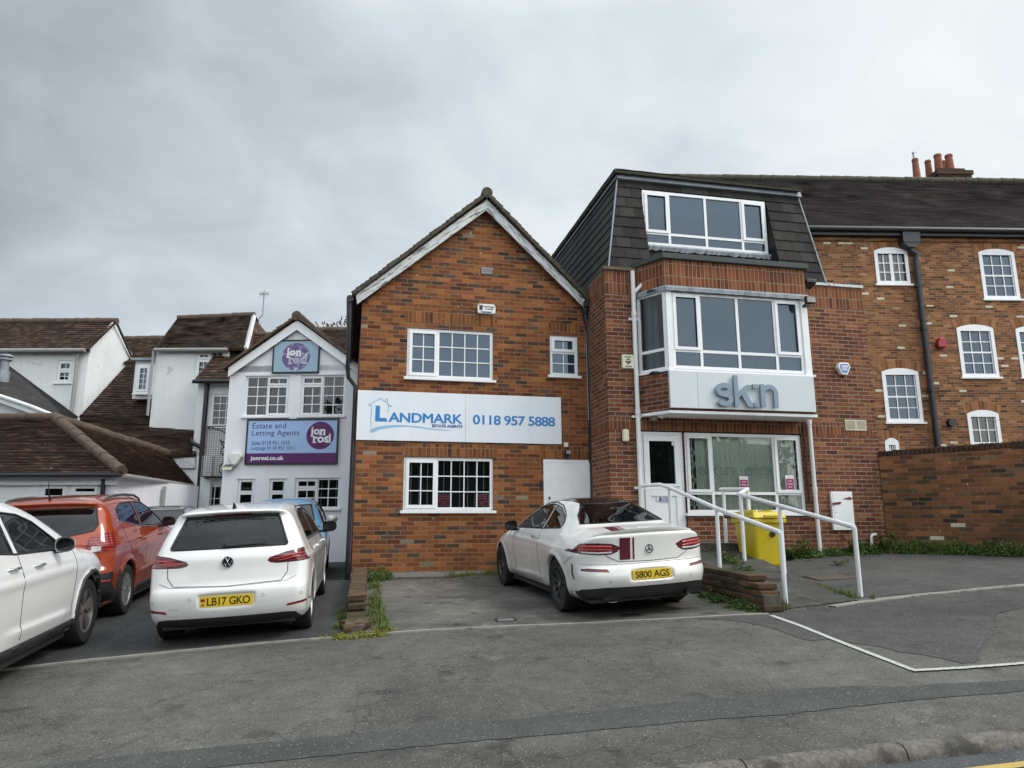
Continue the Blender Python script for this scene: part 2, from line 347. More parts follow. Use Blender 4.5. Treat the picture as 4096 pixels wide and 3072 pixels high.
def asphalt(name, base, light, crack=.5, agg=1.0, stain=.5, scale=1.0, seed=0.0, patch=None):
    m, t, b = newmat(name)
    tcn = N(t, 'ShaderNodeTexCoord'); mp_ = N(t, 'ShaderNodeMapping', i={'Location': (seed, seed*.7, 0)}); L(t, tcn.outputs['Object'], mp_.inputs[0]); V = mp_.outputs[0]
    big = N(t, 'ShaderNodeTexNoise', i={'Scale': .55*scale, 'Detail': 7.0, 'Roughness': .6, 'Distortion': .4}); L(t, V, big.inputs['Vector'])
    mid = N(t, 'ShaderNodeTexNoise', i={'Scale': 6.0, 'Detail': 8.0, 'Roughness': .7}); L(t, V, mid.inputs['Vector'])
    fine = N(t, 'ShaderNodeTexNoise', i={'Scale': 75.0, 'Detail': 4.0, 'Roughness': .8}); L(t, V, fine.inputs['Vector'])
    col = mixc(t, ramp(t, big.outputs[0], [(.32, 0.0), (.68, 1.0)]), base, light)
    col = mixc(t, .9, col, mixc(t, ramp(t, mid.outputs[0], [(.25, 0.0), (.75, 1.0)]), (.70, .70, .70), (1.3, 1.3, 1.28)), 'MULTIPLY')
    col = mixc(t, agg, col, mixc(t, ramp(t, fine.outputs[0], [(.3, 0.0), (.7, 1.0)]), (.40, .40, .40), (1.65, 1.65, 1.65)), 'MULTIPLY')
    vo = N(t, 'ShaderNodeTexVoronoi', i={'Scale': 95.0}); L(t, V, vo.inputs['Vector'])
    sp_ = N(t, 'ShaderNodeSeparateColor'); L(t, vo.outputs['Color'], sp_.inputs[0])
    col = mixc(t, mathn(t, 'MULTIPLY', mathn(t, 'GREATER_THAN', sp_.outputs[0], .972), mathn(t, 'LESS_THAN', vo.outputs['Distance'], .35)), col, (.42, .41, .38))
    if stain:
        st = N(t, 'ShaderNodeTexNoise', i={'Scale': 2.6, 'Detail': 3.0, 'Roughness': .5}); L(t, V, st.inputs['Vector'])
        col = mixc(t, mathn(t, 'MULTIPLY', ramp(t, st.outputs[0], [(.64, 0.0), (.70, 1.0)]), stain), col, tuple(c*.45 for c in base))
        lt_ = N(t, 'ShaderNodeTexNoise', i={'Scale': 1.5, 'Detail': 9.0, 'Roughness': .72}); L(t, V, lt_.inputs['Vector'])
        col = mixc(t, mathn(t, 'MULTIPLY', ramp(t, lt_.outputs[0], [(.60, 0.0), (.74, 1.0)]), stain*.7), col, tuple(min(1, c*1.9) for c in light))
    h = mathn(t, 'ADD', mathn(t, 'MULTIPLY', fine.outputs[0], .6), mathn(t, 'MULTIPLY', mid.outputs[0], 1.2))
    if crack:
        dn = N(t, 'ShaderNodeTexNoise', i={'Scale': 4.5, 'Detail': 7.0, 'Roughness': .65}); L(t, V, dn.inputs['Vector'])
        dv = N(t, 'ShaderNodeVectorMath', operation='MULTIPLY_ADD'); L(t, dn.outputs['Color'], dv.inputs[0]); dv.inputs[1].default_value = (.30, .30, .30); L(t, V, dv.inputs[2])
        for scl, wid, lo in ((1.05, .0052, .40), (2.3, .0042, .46)):
            vc = N(t, 'ShaderNodeTexVoronoi', feature='DISTANCE_TO_EDGE', i={'Scale': scl}); L(t, dv.outputs[0], vc.inputs['Vector'])
            cm = N(t, 'ShaderNodeMapRange', i={'From Min': wid*.3*scl, 'From Max': wid*scl, 'To Min': 1.0, 'To Max': 0.0}); L(t, vc.outputs['Distance'], cm.inputs[0])
            mk = N(t, 'ShaderNodeTexNoise', i={'Scale': .8, 'Detail': 3.0}); mpp = N(t, 'ShaderNodeMapping', i={'Location': (scl*7, 3, 0)}); L(t, V, mpp.inputs[0]); L(t, mpp.outputs[0], mk.inputs['Vector'])
            cf = mathn(t, 'MULTIPLY', cm.outputs[0], mathn(t, 'MULTIPLY', ramp(t, mk.outputs[0], [(lo, 0.0), (lo+.08, 1.0)]), crack))
            col = mixc(t, cf, col, (.012, .012, .012)); h = mathn(t, 'SUBTRACT', h, mathn(t, 'MULTIPLY', cf, 1.5))
    L(t, col, b.inputs['Base Color']); b.inputs['Roughness'].default_value = .88; b.inputs['Specular IOR Level'].default_value = .25
    bp = N(t, 'ShaderNodeBump', i={'Strength': .55, 'Distance': .008}); L(t, h, bp.inputs['Height']); L(t, bp.outputs[0], b.inputs['Normal'])
    return m
def paintmat(name, col, flake=0.0, rough=.28):
    m, t, b = newmat(name); b.inputs['Base Color'].default_value = (*col, 1)
    tcn = N(t, 'ShaderNodeTexCoord'); nz = N(t, 'ShaderNodeTexNoise', i={'Scale': 2.2, 'Detail': 6.0, 'Roughness': .65}); L(t, tcn.outputs['Object'], nz.inputs['Vector'])
    sp = N(t, 'ShaderNodeSeparateXYZ'); L(t, tcn.outputs['Object'], sp.inputs[0])
    low = mathn(t, 'MULTIPLY', N_mr(t, sp.outputs[2], .75, .2), mathn(t, 'MULTIPLY', nz.outputs[0], .38))   # road film on the lower panels
    L(t, mixc(t, low, mixc(t, nz.outputs[0], tuple(c*.96 for c in col), tuple(min(1, c*1.03) for c in col)), (.20, .18, .15)), b.inputs['Base Color'])
    b.inputs['Metallic'].default_value = flake; b.inputs['Roughness'].default_value = rough
    b.inputs['Coat Weight'].default_value = 1.0; b.inputs['Coat Roughness'].default_value = .03
    return m
def N_mr(t, v, a, b_):
    n = N(t, 'ShaderNodeMapRange', i={'From Min': a, 'From Max': b_, 'To Min': 0.0, 'To Max': 1.0}); L(t, v, n.inputs[0]); return n.outputs[0]
M = {}
RB = [(0.0, (.25, .080, .036)), (.12, (.32, .112, .045)), (.30, (.275, .085, .036)), (.45, (.19, .058, .032)), (.58, (.345, .130, .055)), (.70, (.16, .062, .045)), (.80, (.085, .050, .045)), (.87, (.12, .075, .065)), (.92, (.29, .10, .044)), (.985, (.30, .24, .21))]
M['brick2'] = brick('orange_stock_brick', RB, (.30, .235, .15), grime_amt=.10, chips=.03)
M['sold2'] = brick('orange_soldier_brick', [(0, (.26, .088, .036)), (.4, (.32, .115, .046)), (.75, (.20, .066, .034)), (.9, (.12, .055, .04))], (.30, .235, .15), off=0, grime_amt=.08, L0=.2251)
R3 = [(0.0, (.225, .078, .046)), (.2, (.185, .058, .036)), (.42, (.27, .098, .050)), (.6, (.205, .066, .038)), (.78, (.31, .122, .060)), (.9, (.14, .050, .038))]
M['brick3'] = brick('red_facing_brick', R3, (.40, .37, .31), joint=.011, grime_amt=.16, chips=.0)
M['sold3'] = brick('red_soldier_brick', [(0, (.22, .070, .036)), (.4, (.26, .092, .044)), (.75, (.175, .055, .032))], (.36, .31, .24), off=0, grime_amt=.16, chips=0, L0=.2251)
R4 = [(0.0, (.30, .125, .062)), (.2, (.36, .165, .085)), (.42, (.25, .095, .055)), (.6, (.34, .145, .07)), (.75, (.20, .085, .055)), (.88, (.12, .062, .048)), (.95, (.38, .20, .12))]
M['brick4'] = brick('old_brown_brick', R4, (.36, .27, .18), joint=.013, grime_amt=.12, chips=.04, white=.016)
M['arch4'] = brick('old_arch_brick', [(0, (.28, .115, .06)), (.4, (.36, .16, .085)), (.8, (.16, .07, .045))], (.34, .26, .18), off=0, grime_amt=.1)
R5 = [(0.0, (.27, .105, .055)), (.2, (.33, .13, .065)), (.42, (.20, .08, .05)), (.6, (.29, .11, .058)), (.76, (.13, .06, .042)), (.88, (.07, .045, .04)), (.94, (.20, .12, .08))]
M['brick5'] = brick('garden_wall_brick', R5, (.24, .19, .13), joint=.012, grime_amt=.32, grime=(.035, .03, .02), chips=.04, white=.012)
M['copbrick'] = brick('mossy_coping_brick', [(0, (.09, .055, .045)), (.4, (.13, .06, .045)), (.8, (.06, .045, .04))], (.07, .06, .05), off=0, grime_amt=.4)
M['lowbrick'] = brick('weathered_kerb_brick', [(0, (.15, .085, .055)), (.4, (.19, .10, .065)), (.7, (.12, .07, .05)), (.9, (.09, .06, .05))], (.13, .11, .085), joint=.013, grime_amt=.6, grime=(.035, .038, .02), chips=.01, bumpy=1.0)
BR = [(0.0, (.030, .020, .016)), (.35, (.050, .030, .023)), (.7, (.072, .042, .031)), (1.0, (.12, .068, .046))]
M['tile'] = tiles('brown_clay_tiles', BR, lichen=.02)
M['tilered'] = tiles('red_brown_clay_tiles', [(0, (.040, .024, .018)), (.5, (.068, .038, .028)), (.85, (.095, .052, .036)), (1, (.20, .105, .075))], lichen=.03, moss=.35)
M['tiledark'] = tiles('dark_plum_tiles', [(0, (.018, .014, .015)), (.5, (.030, .021, .021)), (1, (.050, .032, .030))], lichen=0, moss=.4, mosscol=(.035, .033, .022))
M['slate'] = tiles('dark_mansard_slate', [(0, (.009, .008, .008)), (.5, (.019, .017, .016)), (1, (.038, .034, .031))], W0=.29, course=.27, lichen=0, moss=.30, mosscol=(.036, .036, .032), rough=.8, joint=.024)
M['slatel'] = tiles('weathered_mansard_slate', [(0, (.016, .018, .018)), (.5, (.026, .028, .027)), (1, (.040, .041, .038))], W0=.29, course=.27, lichen=0, moss=.6, mosscol=(.07, .07, .06), rough=.8, joint=.026)
M['slateb'] = tiles('black_slates', [(0, (.022, .020, .024)), (.5, (.034, .031, .035)), (1, (.05, .045, .048))], W0=.25, course=.16, lichen=0, moss=.3)
M['upvc'] = plain('white_upvc', (.80, .81, .82), .35, var=.03)
M['wpaint'] = plain('white_painted_timber', (.82, .83, .84), .45, var=.05, dirt=((.45, .43, .38), .72, 9.0))
M['render'] = plain('white_painted_render', (.80, .81, .84), .9, var=.05, scale=1.2, dirt=((.50, .50, .47), .66, 1.1), bump=.25, streak=.10)
M['renderold'] = plain('weathered_white_render', (.74, .75, .745), .92, var=.08, scale=1.5, dirt=((.36, .36, .32), .60, 1.5), bump=.3, streak=.10)
M['flake'] = plain('flaking_white_paint', (.62, .63, .63), .8, var=.15, dirt=((.10, .085, .075), .53, 22.0), bump=.6)
M['flakel'] = plain('peeling_paint_left', (.60, .62, .62), .8, var=.12, smap=((3.0, 26, 30), R(38), .51), bump=.6)
M['flaker'] = plain('peeling_paint_right', (.60, .62, .62), .8, var=.12, smap=((3.0, 26, 30), R(-41), .51), bump=.6)
M['black'] = plain('black_plastic', (.012, .012, .014), .4, var=.3)
M['blackmet'] = plain('black_painted_metal', (.018, .019, .021), .45, var=.4, dirt=((.06, .05, .04), .7, 8))
M['rubber'] = plain('tyre_rubber', (.016, .016, .017), .8, var=.3)
M['grey'] = plain('grey_plastic', (.30, .30, .29), .5, var=.1)
M['lead'] = plain('weathered_lead', (.24, .27, .30), .55, var=.25, scale=5, dirt=((.42, .44, .45), .6, 4))
M['coping'] = plain('green_grey_felt_coping', (.055, .066, .066), .8, var=.2)
M['whitepipe'] = plain('white_painted_pipe', (.72, .72, .71), .45, var=.05, dirt=((.28, .25, .2), .66, 7.0))
M['rail'] = plain('chipped_white_rail_paint', (.74, .75, .76), .5, var=.06, dirt=((.16, .11, .08), .63, 15.0), bump=.2, streak=.25)
M['cream'] = plain('aged_cream_plastic', (.70, .66, .50), .45, var=.06)
M['creamw'] = plain('off_white_plastic', (.74, .74, .70), .4, var=.05)
M['signw'] = plain('white_sign_panel', (.74, .77, .82), .35, var=.03, scale=2, streak=.08)
M['signg'] = plain('pale_grey_fascia_panel', (.60, .64, .66), .4, var=.04, scale=2)
M['blue'] = plain('blue_sign_lettering', (.012, .20, .52), .4, var=.02)
M['dblue'] = plain('dark_blue_lettering', (.015, .10, .30), .4, var=.02)
M['lblue'] = plain('pale_blue_logo', (.27, .47, .66), .4, var=.02)
M['greyl'] = plain('blue_grey_metal_letters', (.20, .26, .33), .35, var=.08, metal=.2)
M['skyb'] = plain('light_blue_sign_face', (.36, .52, .80), .4, var=.02)
M['skyb2'] = plain('faded_blue_sign_face', (.30, .43, .52), .4, var=.03)
M['purple'] = plain('purple_sign_vinyl', (.095, .004, .115), .4, var=.02)
M['fadep'] = plain('peeling_purple_vinyl', (.13, .09, .24), .5, var=.1, scale=3, dirt=((.55, .56, .66), .52, 5.5))
M['navy'] = plain('navy_lettering', (.035, .018, .12), .4, var=.02)
M['signwh'] = plain('white_lettering', (.85, .84, .86), .4, var=.01)
M['gold'] = plain('gold_dot', (.75, .42, .10), .4, var=.01)
M['maroon'] = plain('maroon_vinyl', (.10, .006, .018), .35, var=.03, coat=.5)
M['magenta'] = plain('magenta_poster', (.30, .008, .10), .4, var=.02)
M['redsign'] = plain('dark_red_sign', (.24, .012, .022), .4, var=.02)
M['redn'] = plain('red_notice', (.60, .03, .05), .4, var=.02)
M['paper'] = plain('white_paper', (.75, .76, .76), .5, var=.02)
M['interior'] = plain('dark_room', (.030, .034, .036), .9, var=.3, scale=1)
M['interior2'] = plain('dim_room', (.085, .10, .12), .9, var=.3, scale=1)
M['net'] = plain('pale_blind', (.74, .82, .70), .8, var=.08, scale=2)
M['blind'] = plain('venetian_slats', (.30, .34, .38), .6, var=.05)
M['curtain'] = plain('pale_curtain', (.50, .53, .52), .9, var=.1, scale=3)
M['curtdark'] = plain('dark_curtain', (.12, .12, .10), .9, var=.3, scale=3)
M['bars'] = plain('white_security_bars', (.85, .86, .87), .4, var=.04)
M['glass'] = glass('window_glass')
M['glassd'] = glass('dark_window_glass', tint=(.40, .43, .46), trans=.9)
M['glassr'] = glass('sky_reflecting_glass', tint=(.42, .52, .64), trans=.62, body=(.035, .065, .11), ior=1.75, gcol=(.72, .86, 1.0))
M['glassc'] = glass('clear_window_glass', tint=(.88, .92, .90), trans=.97)
M['concrete'] = plain('worn_concrete', (.25, .235, .205), .9, var=.2, scale=8, dirt=((.10, .095, .08), .56, 5), bump=.4)
M['kerb'] = plain('granite_kerb', (.15, .135, .115), .9, var=.45, scale=30, dirt=((.055, .05, .042), .48, 4.5), bump=.8)
M['yellow'] = plain('yellow_bin_plastic', (.56, .43, .010), .42, var=.10, scale=3, dirt=((.36, .27, .03), .60, 6), streak=.12)
M['terra'] = plain('terracotta', (.24, .085, .05), .85, var=.25, scale=5, dirt=((.10, .06, .05), .6, 3))
M['ridge'] = plain('clay_ridge_tile', (.095, .065, .045), .9, var=.4, scale=9, dirt=((.16, .15, .12), .6, 8), bump=.4)
M['ridgem'] = plain('mossy_ridge_tile', (.06, .055, .04), .9, var=.4, scale=9, dirt=((.10, .10, .035), .55, 8), bump=.5)
M['rust'] = plain('rusty_iron', (.07, .035, .022), .85, var=.4, scale=10)
M['redp'] = plain('red_plastic', (.32, .012, .02), .4, var=.08)
M['bluel'] = plain('blue_label', (.12, .19, .48), .4, var=.03)
M['alu'] = plain('bare_metal', (.55, .55, .56), .3, metal=.9, var=.1)
M['plateY'] = plain('yellow_number_plate', (.72, .50, .03), .3, var=.02)
M['wood'] = plain('old_timber', (.12, .085, .055), .9, var=.4, scale=14, bump=.5)
M['moss'] = plain('moss', (.13, .14, .012), 1, var=.5, scale=30, bump=1)
M['roadw'] = plain('worn_white_road_paint', (.50, .50, .46), .85, var=.15, scale=30, dirt=((.13, .13, .125), .52, 55), bump=.3)
M['roady'] = plain('worn_yellow_road_paint', (.50, .36, .10), .85, var=.15, scale=30, dirt=((.10, .10, .10), .60, 45), bump=.3)
M['ironcover'] = plain('rusty_iron_cover', (.09, .065, .05), .8, var=.3, scale=20, bump=.5)
# ---------------------------------------------------------------- generic builders
def roof(mb, E0, E1, R0, R1, course=.1, step=.016, mi=0, wob=.006, du=.6, under=True, v0=0.0):
    E0, E1, R0, R1 = map(Vector, (E0, E1, R0, R1))
    n = (E1-E0).cross(R0-E0)
    if n.length < 1e-6: n = (E1-E0).cross(R1-E0)
    n.normalize()
    if n.z < 0: n = -n
    H = max((R0-E0).length, (R1-E1).length); nc = max(1, round(H/course)); nu = max(1, int((E1-E0).length/du))
    rnd = random.Random(int(abs(E0.x*97+E0.z*31)*10))
    wob *= .4; step *= .85; jit = [rnd.uniform(-wob, wob) for _ in range(nu+1)]
    e = (E1-E0).normalized(); O = E0
    def pt(a, b): return E0.lerp(E1, a).lerp(R0.lerp(R1, a), b)
    for i in range(nc):
        lo, hi = i/nc, (i+1)/nc
        jit = [j*.6 + rnd.uniform(-wob, wob) for j in jit]
        A = [pt(k/nu, lo) + n*(step+jit[k]) for k in range(nu+1)]
        B = [pt(k/nu, hi) + n*(jit[k]*.3) for k in range(nu+1)]
        C_ = [q - n*.012 for q in A]
        for k in range(nu):
            u0, u1 = (A[k]-O).dot(e), (A[k+1]-O).dot(e); ub0, ub1 = (B[k]-O).dot(e), (B[k+1]-O).dot(e)
            va, vb = (i+.02)*course+v0, (i+.98)*course+v0
            mb.poly([A[k], A[k+1], B[k+1], B[k]], mi, uv=[(u0, va), (u1, va), (ub1, vb), (ub0, vb)])
            mb.poly([C_[k], C_[k+1], A[k+1], A[k]], mi, uv=[(u0, va), (u1, va), (u1, va), (u0, va)])
    if under:
        q = [p - n*.045 for p in (E0, E1, R1, R0)]; top = [p + n*.002 for p in (E0, E1, R1, R0)]
        mb.poly([q[3], q[2], q[1], q[0]], mi)
        for a in range(4): mb.poly([q[a], q[(a+1) % 4], top[(a+1) % 4], top[a]], mi)
def ridge_tiles(name, pts, mat, parent, r=.11, seg=.33, name_r=None):
    """half-round ridge or hip tiles laid along a line"""
    mb = MB(); a, b = Vector(pts[0]), Vector(pts[1]); Ln = (b-a).length; n = max(1, int(Ln/seg)); d = (b-a)/n
    rnd = random.Random(3)
    for i in range(n):
        p = a + d*i; q = a + d*(i+1.06); w = rnd.uniform(-.008, .008)
        mb.tube([p+Vector((0, 0, w)), q+Vector((0, 0, -.004+w))], [r*rnd.uniform(.97, 1.05), r*.93], 12)
    return mb.build(name, mat, parent, smooth=35)
def wall_sheet(mb, s0, s1, z0, z1, holes, y=0.0, reveal=.1, mi=0, room=0.7, rmi=1):
    """front face with rectangular openings, brick reveals and a dark room behind each"""
    S = sorted({s0, s1, *[h[0] for h in holes], *[h[1] for h in holes]}); Z = sorted({z0, z1, *[h[2] for h in holes], *[h[3] for h in holes]})
    for a, b in zip(S, S[1:]):
        for c, d in zip(Z, Z[1:]):
            ms, mz = (a+b)/2, (c+d)/2
            if any(h[0] < ms < h[1] and h[2] < mz < h[3] for h in holes): continue
            mb.poly([(a, y, c), (b, y, c), (b, y, d), (a, y, d)], mi)
    for h in holes:
        a, b, c, d = h[:4]; r = reveal; y1 = y+r; y2 = y+room; e = .25
        mb.poly([(a, y, c), (a, y, d), (a, y1, d), (a, y1, c)], mi); mb.poly([(b, y, d), (b, y, c), (b, y1, c), (b, y1, d)], mi)
        mb.poly([(a, y, d), (b, y, d), (b, y1, d), (a, y1, d)], mi); mb.poly([(b, y, c), (a, y, c), (a, y1, c), (b, y1, c)], mi)
        A, B, C_, D = a-e, b+e, c-e, d+e
        for q in ([(a, y1, c), (a, y1, d), (A, y1+.01, D), (A, y1+.01, C_)], [(b, y1, d), (b, y1, c), (B, y1+.01, C_), (B, y1+.01, D)],
                  [(a, y1, d), (b, y1, d), (B, y1+.01, D), (A, y1+.01, D)], [(b, y1, c), (a, y1, c), (A, y1+.01, C_), (B, y1+.01, C_)],
                  [(A, y2, C_), (B, y2, C_), (B, y2, D), (A, y2, D)], [(A, y1, C_), (A, y2, C_), (A, y2, D), (A, y1, D)], [(B, y2, C_), (B, y1, C_), (B, y1, D), (B, y2, D)],
                  [(A, y2, D), (B, y2, D), (B, y1, D), (A, y1, D)], [(A, y1, C_), (B, y1, C_), (B, y2, C_), (A, y2, C_)]):
            mb.poly(q, rmi)
def window(parent, rc, lay, y=.05, fw=.055, mat='upvc', g='glass', sill=(.05, .05, .06), behind=None, label=None, bar=.018, dpt=.07, name='window', trans=None):
    """frame + sashes; lay = list of (fx0,fx1,fz0,fz1,cols,rows,casement) in fractions of the frame"""
    s0, s1, z0, z1 = rc; Wd, Ht = s1-s0, z1-z0
    fr = MB(); gl = MB(); br = MB()
    fr.ring(s0, s1, z0, z1, fw, y, y+dpt)
    cells = []
    for (a, b, c, d, nc, nr, cas) in lay:
        x0 = s0+fw if a == 0 else s0+Wd*a; x1 = s1-fw if b == 1 else s0+Wd*b
        q0 = z0+fw if c == 0 else z0+Ht*c; q1 = z1-fw if d == 1 else z0+Ht*d
        h = fw*.45
        if a > 0: x0 += h
        if b < 1: x1 -= h
        if c > 0: q0 += h
        if d < 1: q1 -= h
        cells.append((x0, x1, q0, q1, nc, nr, cas, a, b, c, d))
    for (x0, x1, q0, q1, nc, nr, cas, a, b, c, d) in cells:
        if b < 1: fr.box(x1, x1+fw*.9, y+.004, y+dpt-.004, q0-(fw*.0), q1)
        if d < 1: fr.box(x0, x1+(fw*.9 if b < 1 else 0), y+.006, y+dpt-.006, q1, q1+fw*.9)
        if cas:
            e = fw*.75; fr.ring(x0-.012, x1+.012, q0-.012, q1+.012, e+.012, y-.016, y+.002)
            x0 += e; x1 -= e; q0 += e; q1 -= e
        gl.pane(x0-.005, x1+.005, y+.024, q0-.005, q1+.005)
        for k in range(1, nc):
            xx = x0+(x1-x0)*k/nc; br.box(xx-bar/2, xx+bar/2, y+.010, y+.021, q0, q1)
        for k in range(1, nr):
            zz = q0+(q1-q0)*k/nr; br.box(x0, x1, y+.008, y+.020, zz-bar/2, zz+bar/2)
    w = fr.build(name, M[mat], parent)
    if label: w['label'] = label
    gl.build('pane', M[g], w)
    if br.v: br.build('glazing_bars', M[mat], w)
    if sill:
        MB().box(s0-sill[0], s1+sill[0], -sill[2], y+.02, z0-sill[1], z0-.001).build('sill', M[mat], w, bevel=.006)
    if behind == 'blind':
        b_ = MB(); zz = z0+fw
        while zz < z1-fw: b_.box(s0+fw, s1-fw, y+.055, y+.060, zz, zz+.019); zz += .026
        b_.build('blind', M['blind'], w)
    elif behind == 'bars':
        b_ = MB(); n = max(2, int(Wd/.135))
        for k in range(1, n): xx = s0+Wd*k/n; b_.tube([(xx, y+.13, z0+.02), (xx, y+.13, z1-.02)], .009, 6)
        b_.build('security_bars', M['bars'], w)
    elif behind == 'bars2':
        b_ = MB(); n = max(2, int(Wd/.16))
        for k in range(1, n): xx = s0+Wd*(k+.25)/n; b_.tube([(xx, y+.16, z0+.02), (xx, y+.16, z1-.02)], .010, 6)
        b_.build('security_bars', M['bars'], w)
    elif behind in ('curtain', 'curtdark', 'net'):
        b_ = MB(); n = 40; e = [(s0+fw, s0+fw+Wd*.22), (s1-fw-Wd*.22, s1-fw)] if behind == 'curtain' else [(s0+fw, s1-fw)]
        for a0, a1 in e:
            pts = [(a0+(a1-a0)*k/n, y+.16+(.003 if behind == 'net' else .02)*math.sin(k*1.9)) for k in range(n+1)]
            for p, q in zip(pts, pts[1:]): b_.poly([(p[0], p[1], z0+.03), (q[0], q[1], z0+.03), (q[0], q[1], z1-.03), (p[0], p[1], z1-.03)])
        b_.build('curtain', M[behind], w)
    return w
def pipe(name, pts, r, mat, parent, clips=(), label=None, collars=()):
    mb = MB(); mb.tube(pts, r, 14)
    for (p, h) in collars: mb.tube([Vector(p)-Vector((0, 0, h/2)), Vector(p)+Vector((0, 0, h/2))], r*1.22, 14)
    for p in clips: mb.box(p[0]-r*2.2, p[0]+r*2.2, p[1]-r*.5, p[1]+r*1.2, p[2]-.02, p[2]+.02)
    o = mb.build(name, M[mat], parent, smooth=50)
    if label: o['label'] = label
    return o
# ---------------------------------------------------------------- ground
K0 = G(2900, 3043); K1 = G(4096, 2913); KD = Vector((K1.x-K0.x, K1.y-K0.y, 0)).normalized(); KN = Vector((-KD.y, KD.x, 0))
POT = G(3740, 2862); POT2 = G(3690, 2858)
def gzz(x, y):
    z = gz(x, y)
    for p, rx, ry, h in ((POT, .15, .10, .045), (POT2, .11, .06, .03)):
        z = z - h*np.exp(-(((x-p.x)/rx)**2 + ((y-p.y)/ry)**2)**2)
    z = z + .006*np.sin(x*1.7+y*.9)*np.cos(y*1.3-x*.4)
    return z
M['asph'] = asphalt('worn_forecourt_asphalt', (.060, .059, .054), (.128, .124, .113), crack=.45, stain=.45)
M['asphd'] = asphalt('dark_parking_bay_asphalt', (.042, .043, .044), (.066, .066, .065), crack=0, stain=.25, seed=4)
M['asphr'] = asphalt('rough_patchy_asphalt', (.062, .058, .053), (.17, .16, .14), crack=.3, stain=.9, seed=9, scale=1.8)
M['asphp'] = asphalt('dark_patch_asphalt', (.052, .051, .049), (.090, .088, .083), crack=.15, stain=.5, seed=13)
M['trench'] = asphalt('trench_strip_asphalt', (.056, .059, .055), (.078, .081, .075), crack=0, stain=0, agg=1.0, seed=21)
M['road'] = asphalt('road_asphalt', (.062, .066, .070), (.095, .098, .10), crack=0, stain=.3, seed=31)
M['ramp'] = asphalt('ramp_asphalt', (.045, .043, .038), (.095, .09, .08), crack=.3, stain=.8, seed=41, scale=1.5)
def sheet(name, f, a0, a1, b0, b1, na, nb, mat, kind='structure'):
    aa = np.array(a0 if isinstance(a0, (list, np.ndarray)) else np.linspace(a0, a1, na+1)); bb = np.array(b0 if isinstance(b0, (list, np.ndarray)) else np.linspace(b0, b1, nb+1))
    A, B = np.meshgrid(aa, bb, indexing='ij'); X, Y, Z = f(A, B)
    n1, n2 = len(aa), len(bb); V = np.stack([X.ravel(), Y.ravel(), Z.ravel()], 1)
    fs = [(i*n2+j, (i+1)*n2+j, (i+1)*n2+j+1, i*n2+j+1) for i in range(n1-1) for j in range(n2-1)]
    me = bpy.data.meshes.new(name); me.from_pydata(V.tolist(), [], fs); me.materials.append(mat)
    me.polygons.foreach_set('use_smooth', [True]*len(fs)); me.update()
    o = bpy.data.objects.new(name, me); COL.objects.link(o)
    return tag(o, kind=kind) if kind else o
def gf(A, B):
    X = K0.x + KD.x*A + KN.x*B; Y = K0.y + KD.y*A + KN.y*B
    return X, Y, gzz(X, Y)
av = np.concatenate([[-300, -120, -50, -25, -15], np.arange(-11, -4, .25), np.arange(-4, 5, .06), np.arange(5, 12, .25), [14, 20, 40, 90, 300]])
bv = np.concatenate([np.arange(0, 4.5, .06), np.arange(4.5, 12, .25), [13, 15, 20, 40, 90, 200, 600, 1500]])
sheet('forecourt', gf, av, 0, bv, 0, 0, 0, M['asph'])
def rf(A, B):
    X = K0.x + KD.x*A + KN.x*B; Y = K0.y + KD.y*A + KN.y*B
    return X, Y, gz(K0.x + KD.x*A - KN.x*.13, K0.y + KD.y*A - KN.y*.13) - .052 + .012*(B+.12)*(B > -7)
sheet('road', rf, np.concatenate([[-300, -50, -15], np.arange(-11, 12, .5), [20, 50, 300]]), 0, np.array([-300., -60, -7, -4, -2, -1, -.5, -.118]), 0, 0, 0, M['road'])
# kerb of separate stones
mb = MB(); ke = -1.37
while ke < 14 or False:
    ke += .915
    if ke > 9: break
rnd = random.Random(5)
a = -14.0 + .35
while a < 14:
    a1 = a+.905; pts = []
    for aa in np.linspace(a, a1, 5):
        base = K0 + KD*aa; g = float(gz(base.x, base.y)); w = rnd.uniform(-.004, .004)
        prof = [(0, -.3), (0, .004), (-.03, .012), (-.085, .008+w), (-.112, -.012+w), (-.126, -.05), (-.132, -.3)]
        pts.append([(base.x + KN.x*b, base.y + KN.y*b, g+z) for b, z in prof])
    n = len(pts[0]); flat = [p for q in pts for p in q]
    mb.add(flat, [(i*n+j, (i+1)*n+j, (i+1)*n+j+1, i*n+j+1) for i in range(4) for j in range(n-1)] + [list(range(n)), list(range(5*n-1, 4*n-1, -1))])
    a += .915
tag(mb.build('kerb', M['kerb'], smooth=50, autofix=True), kind='structure')
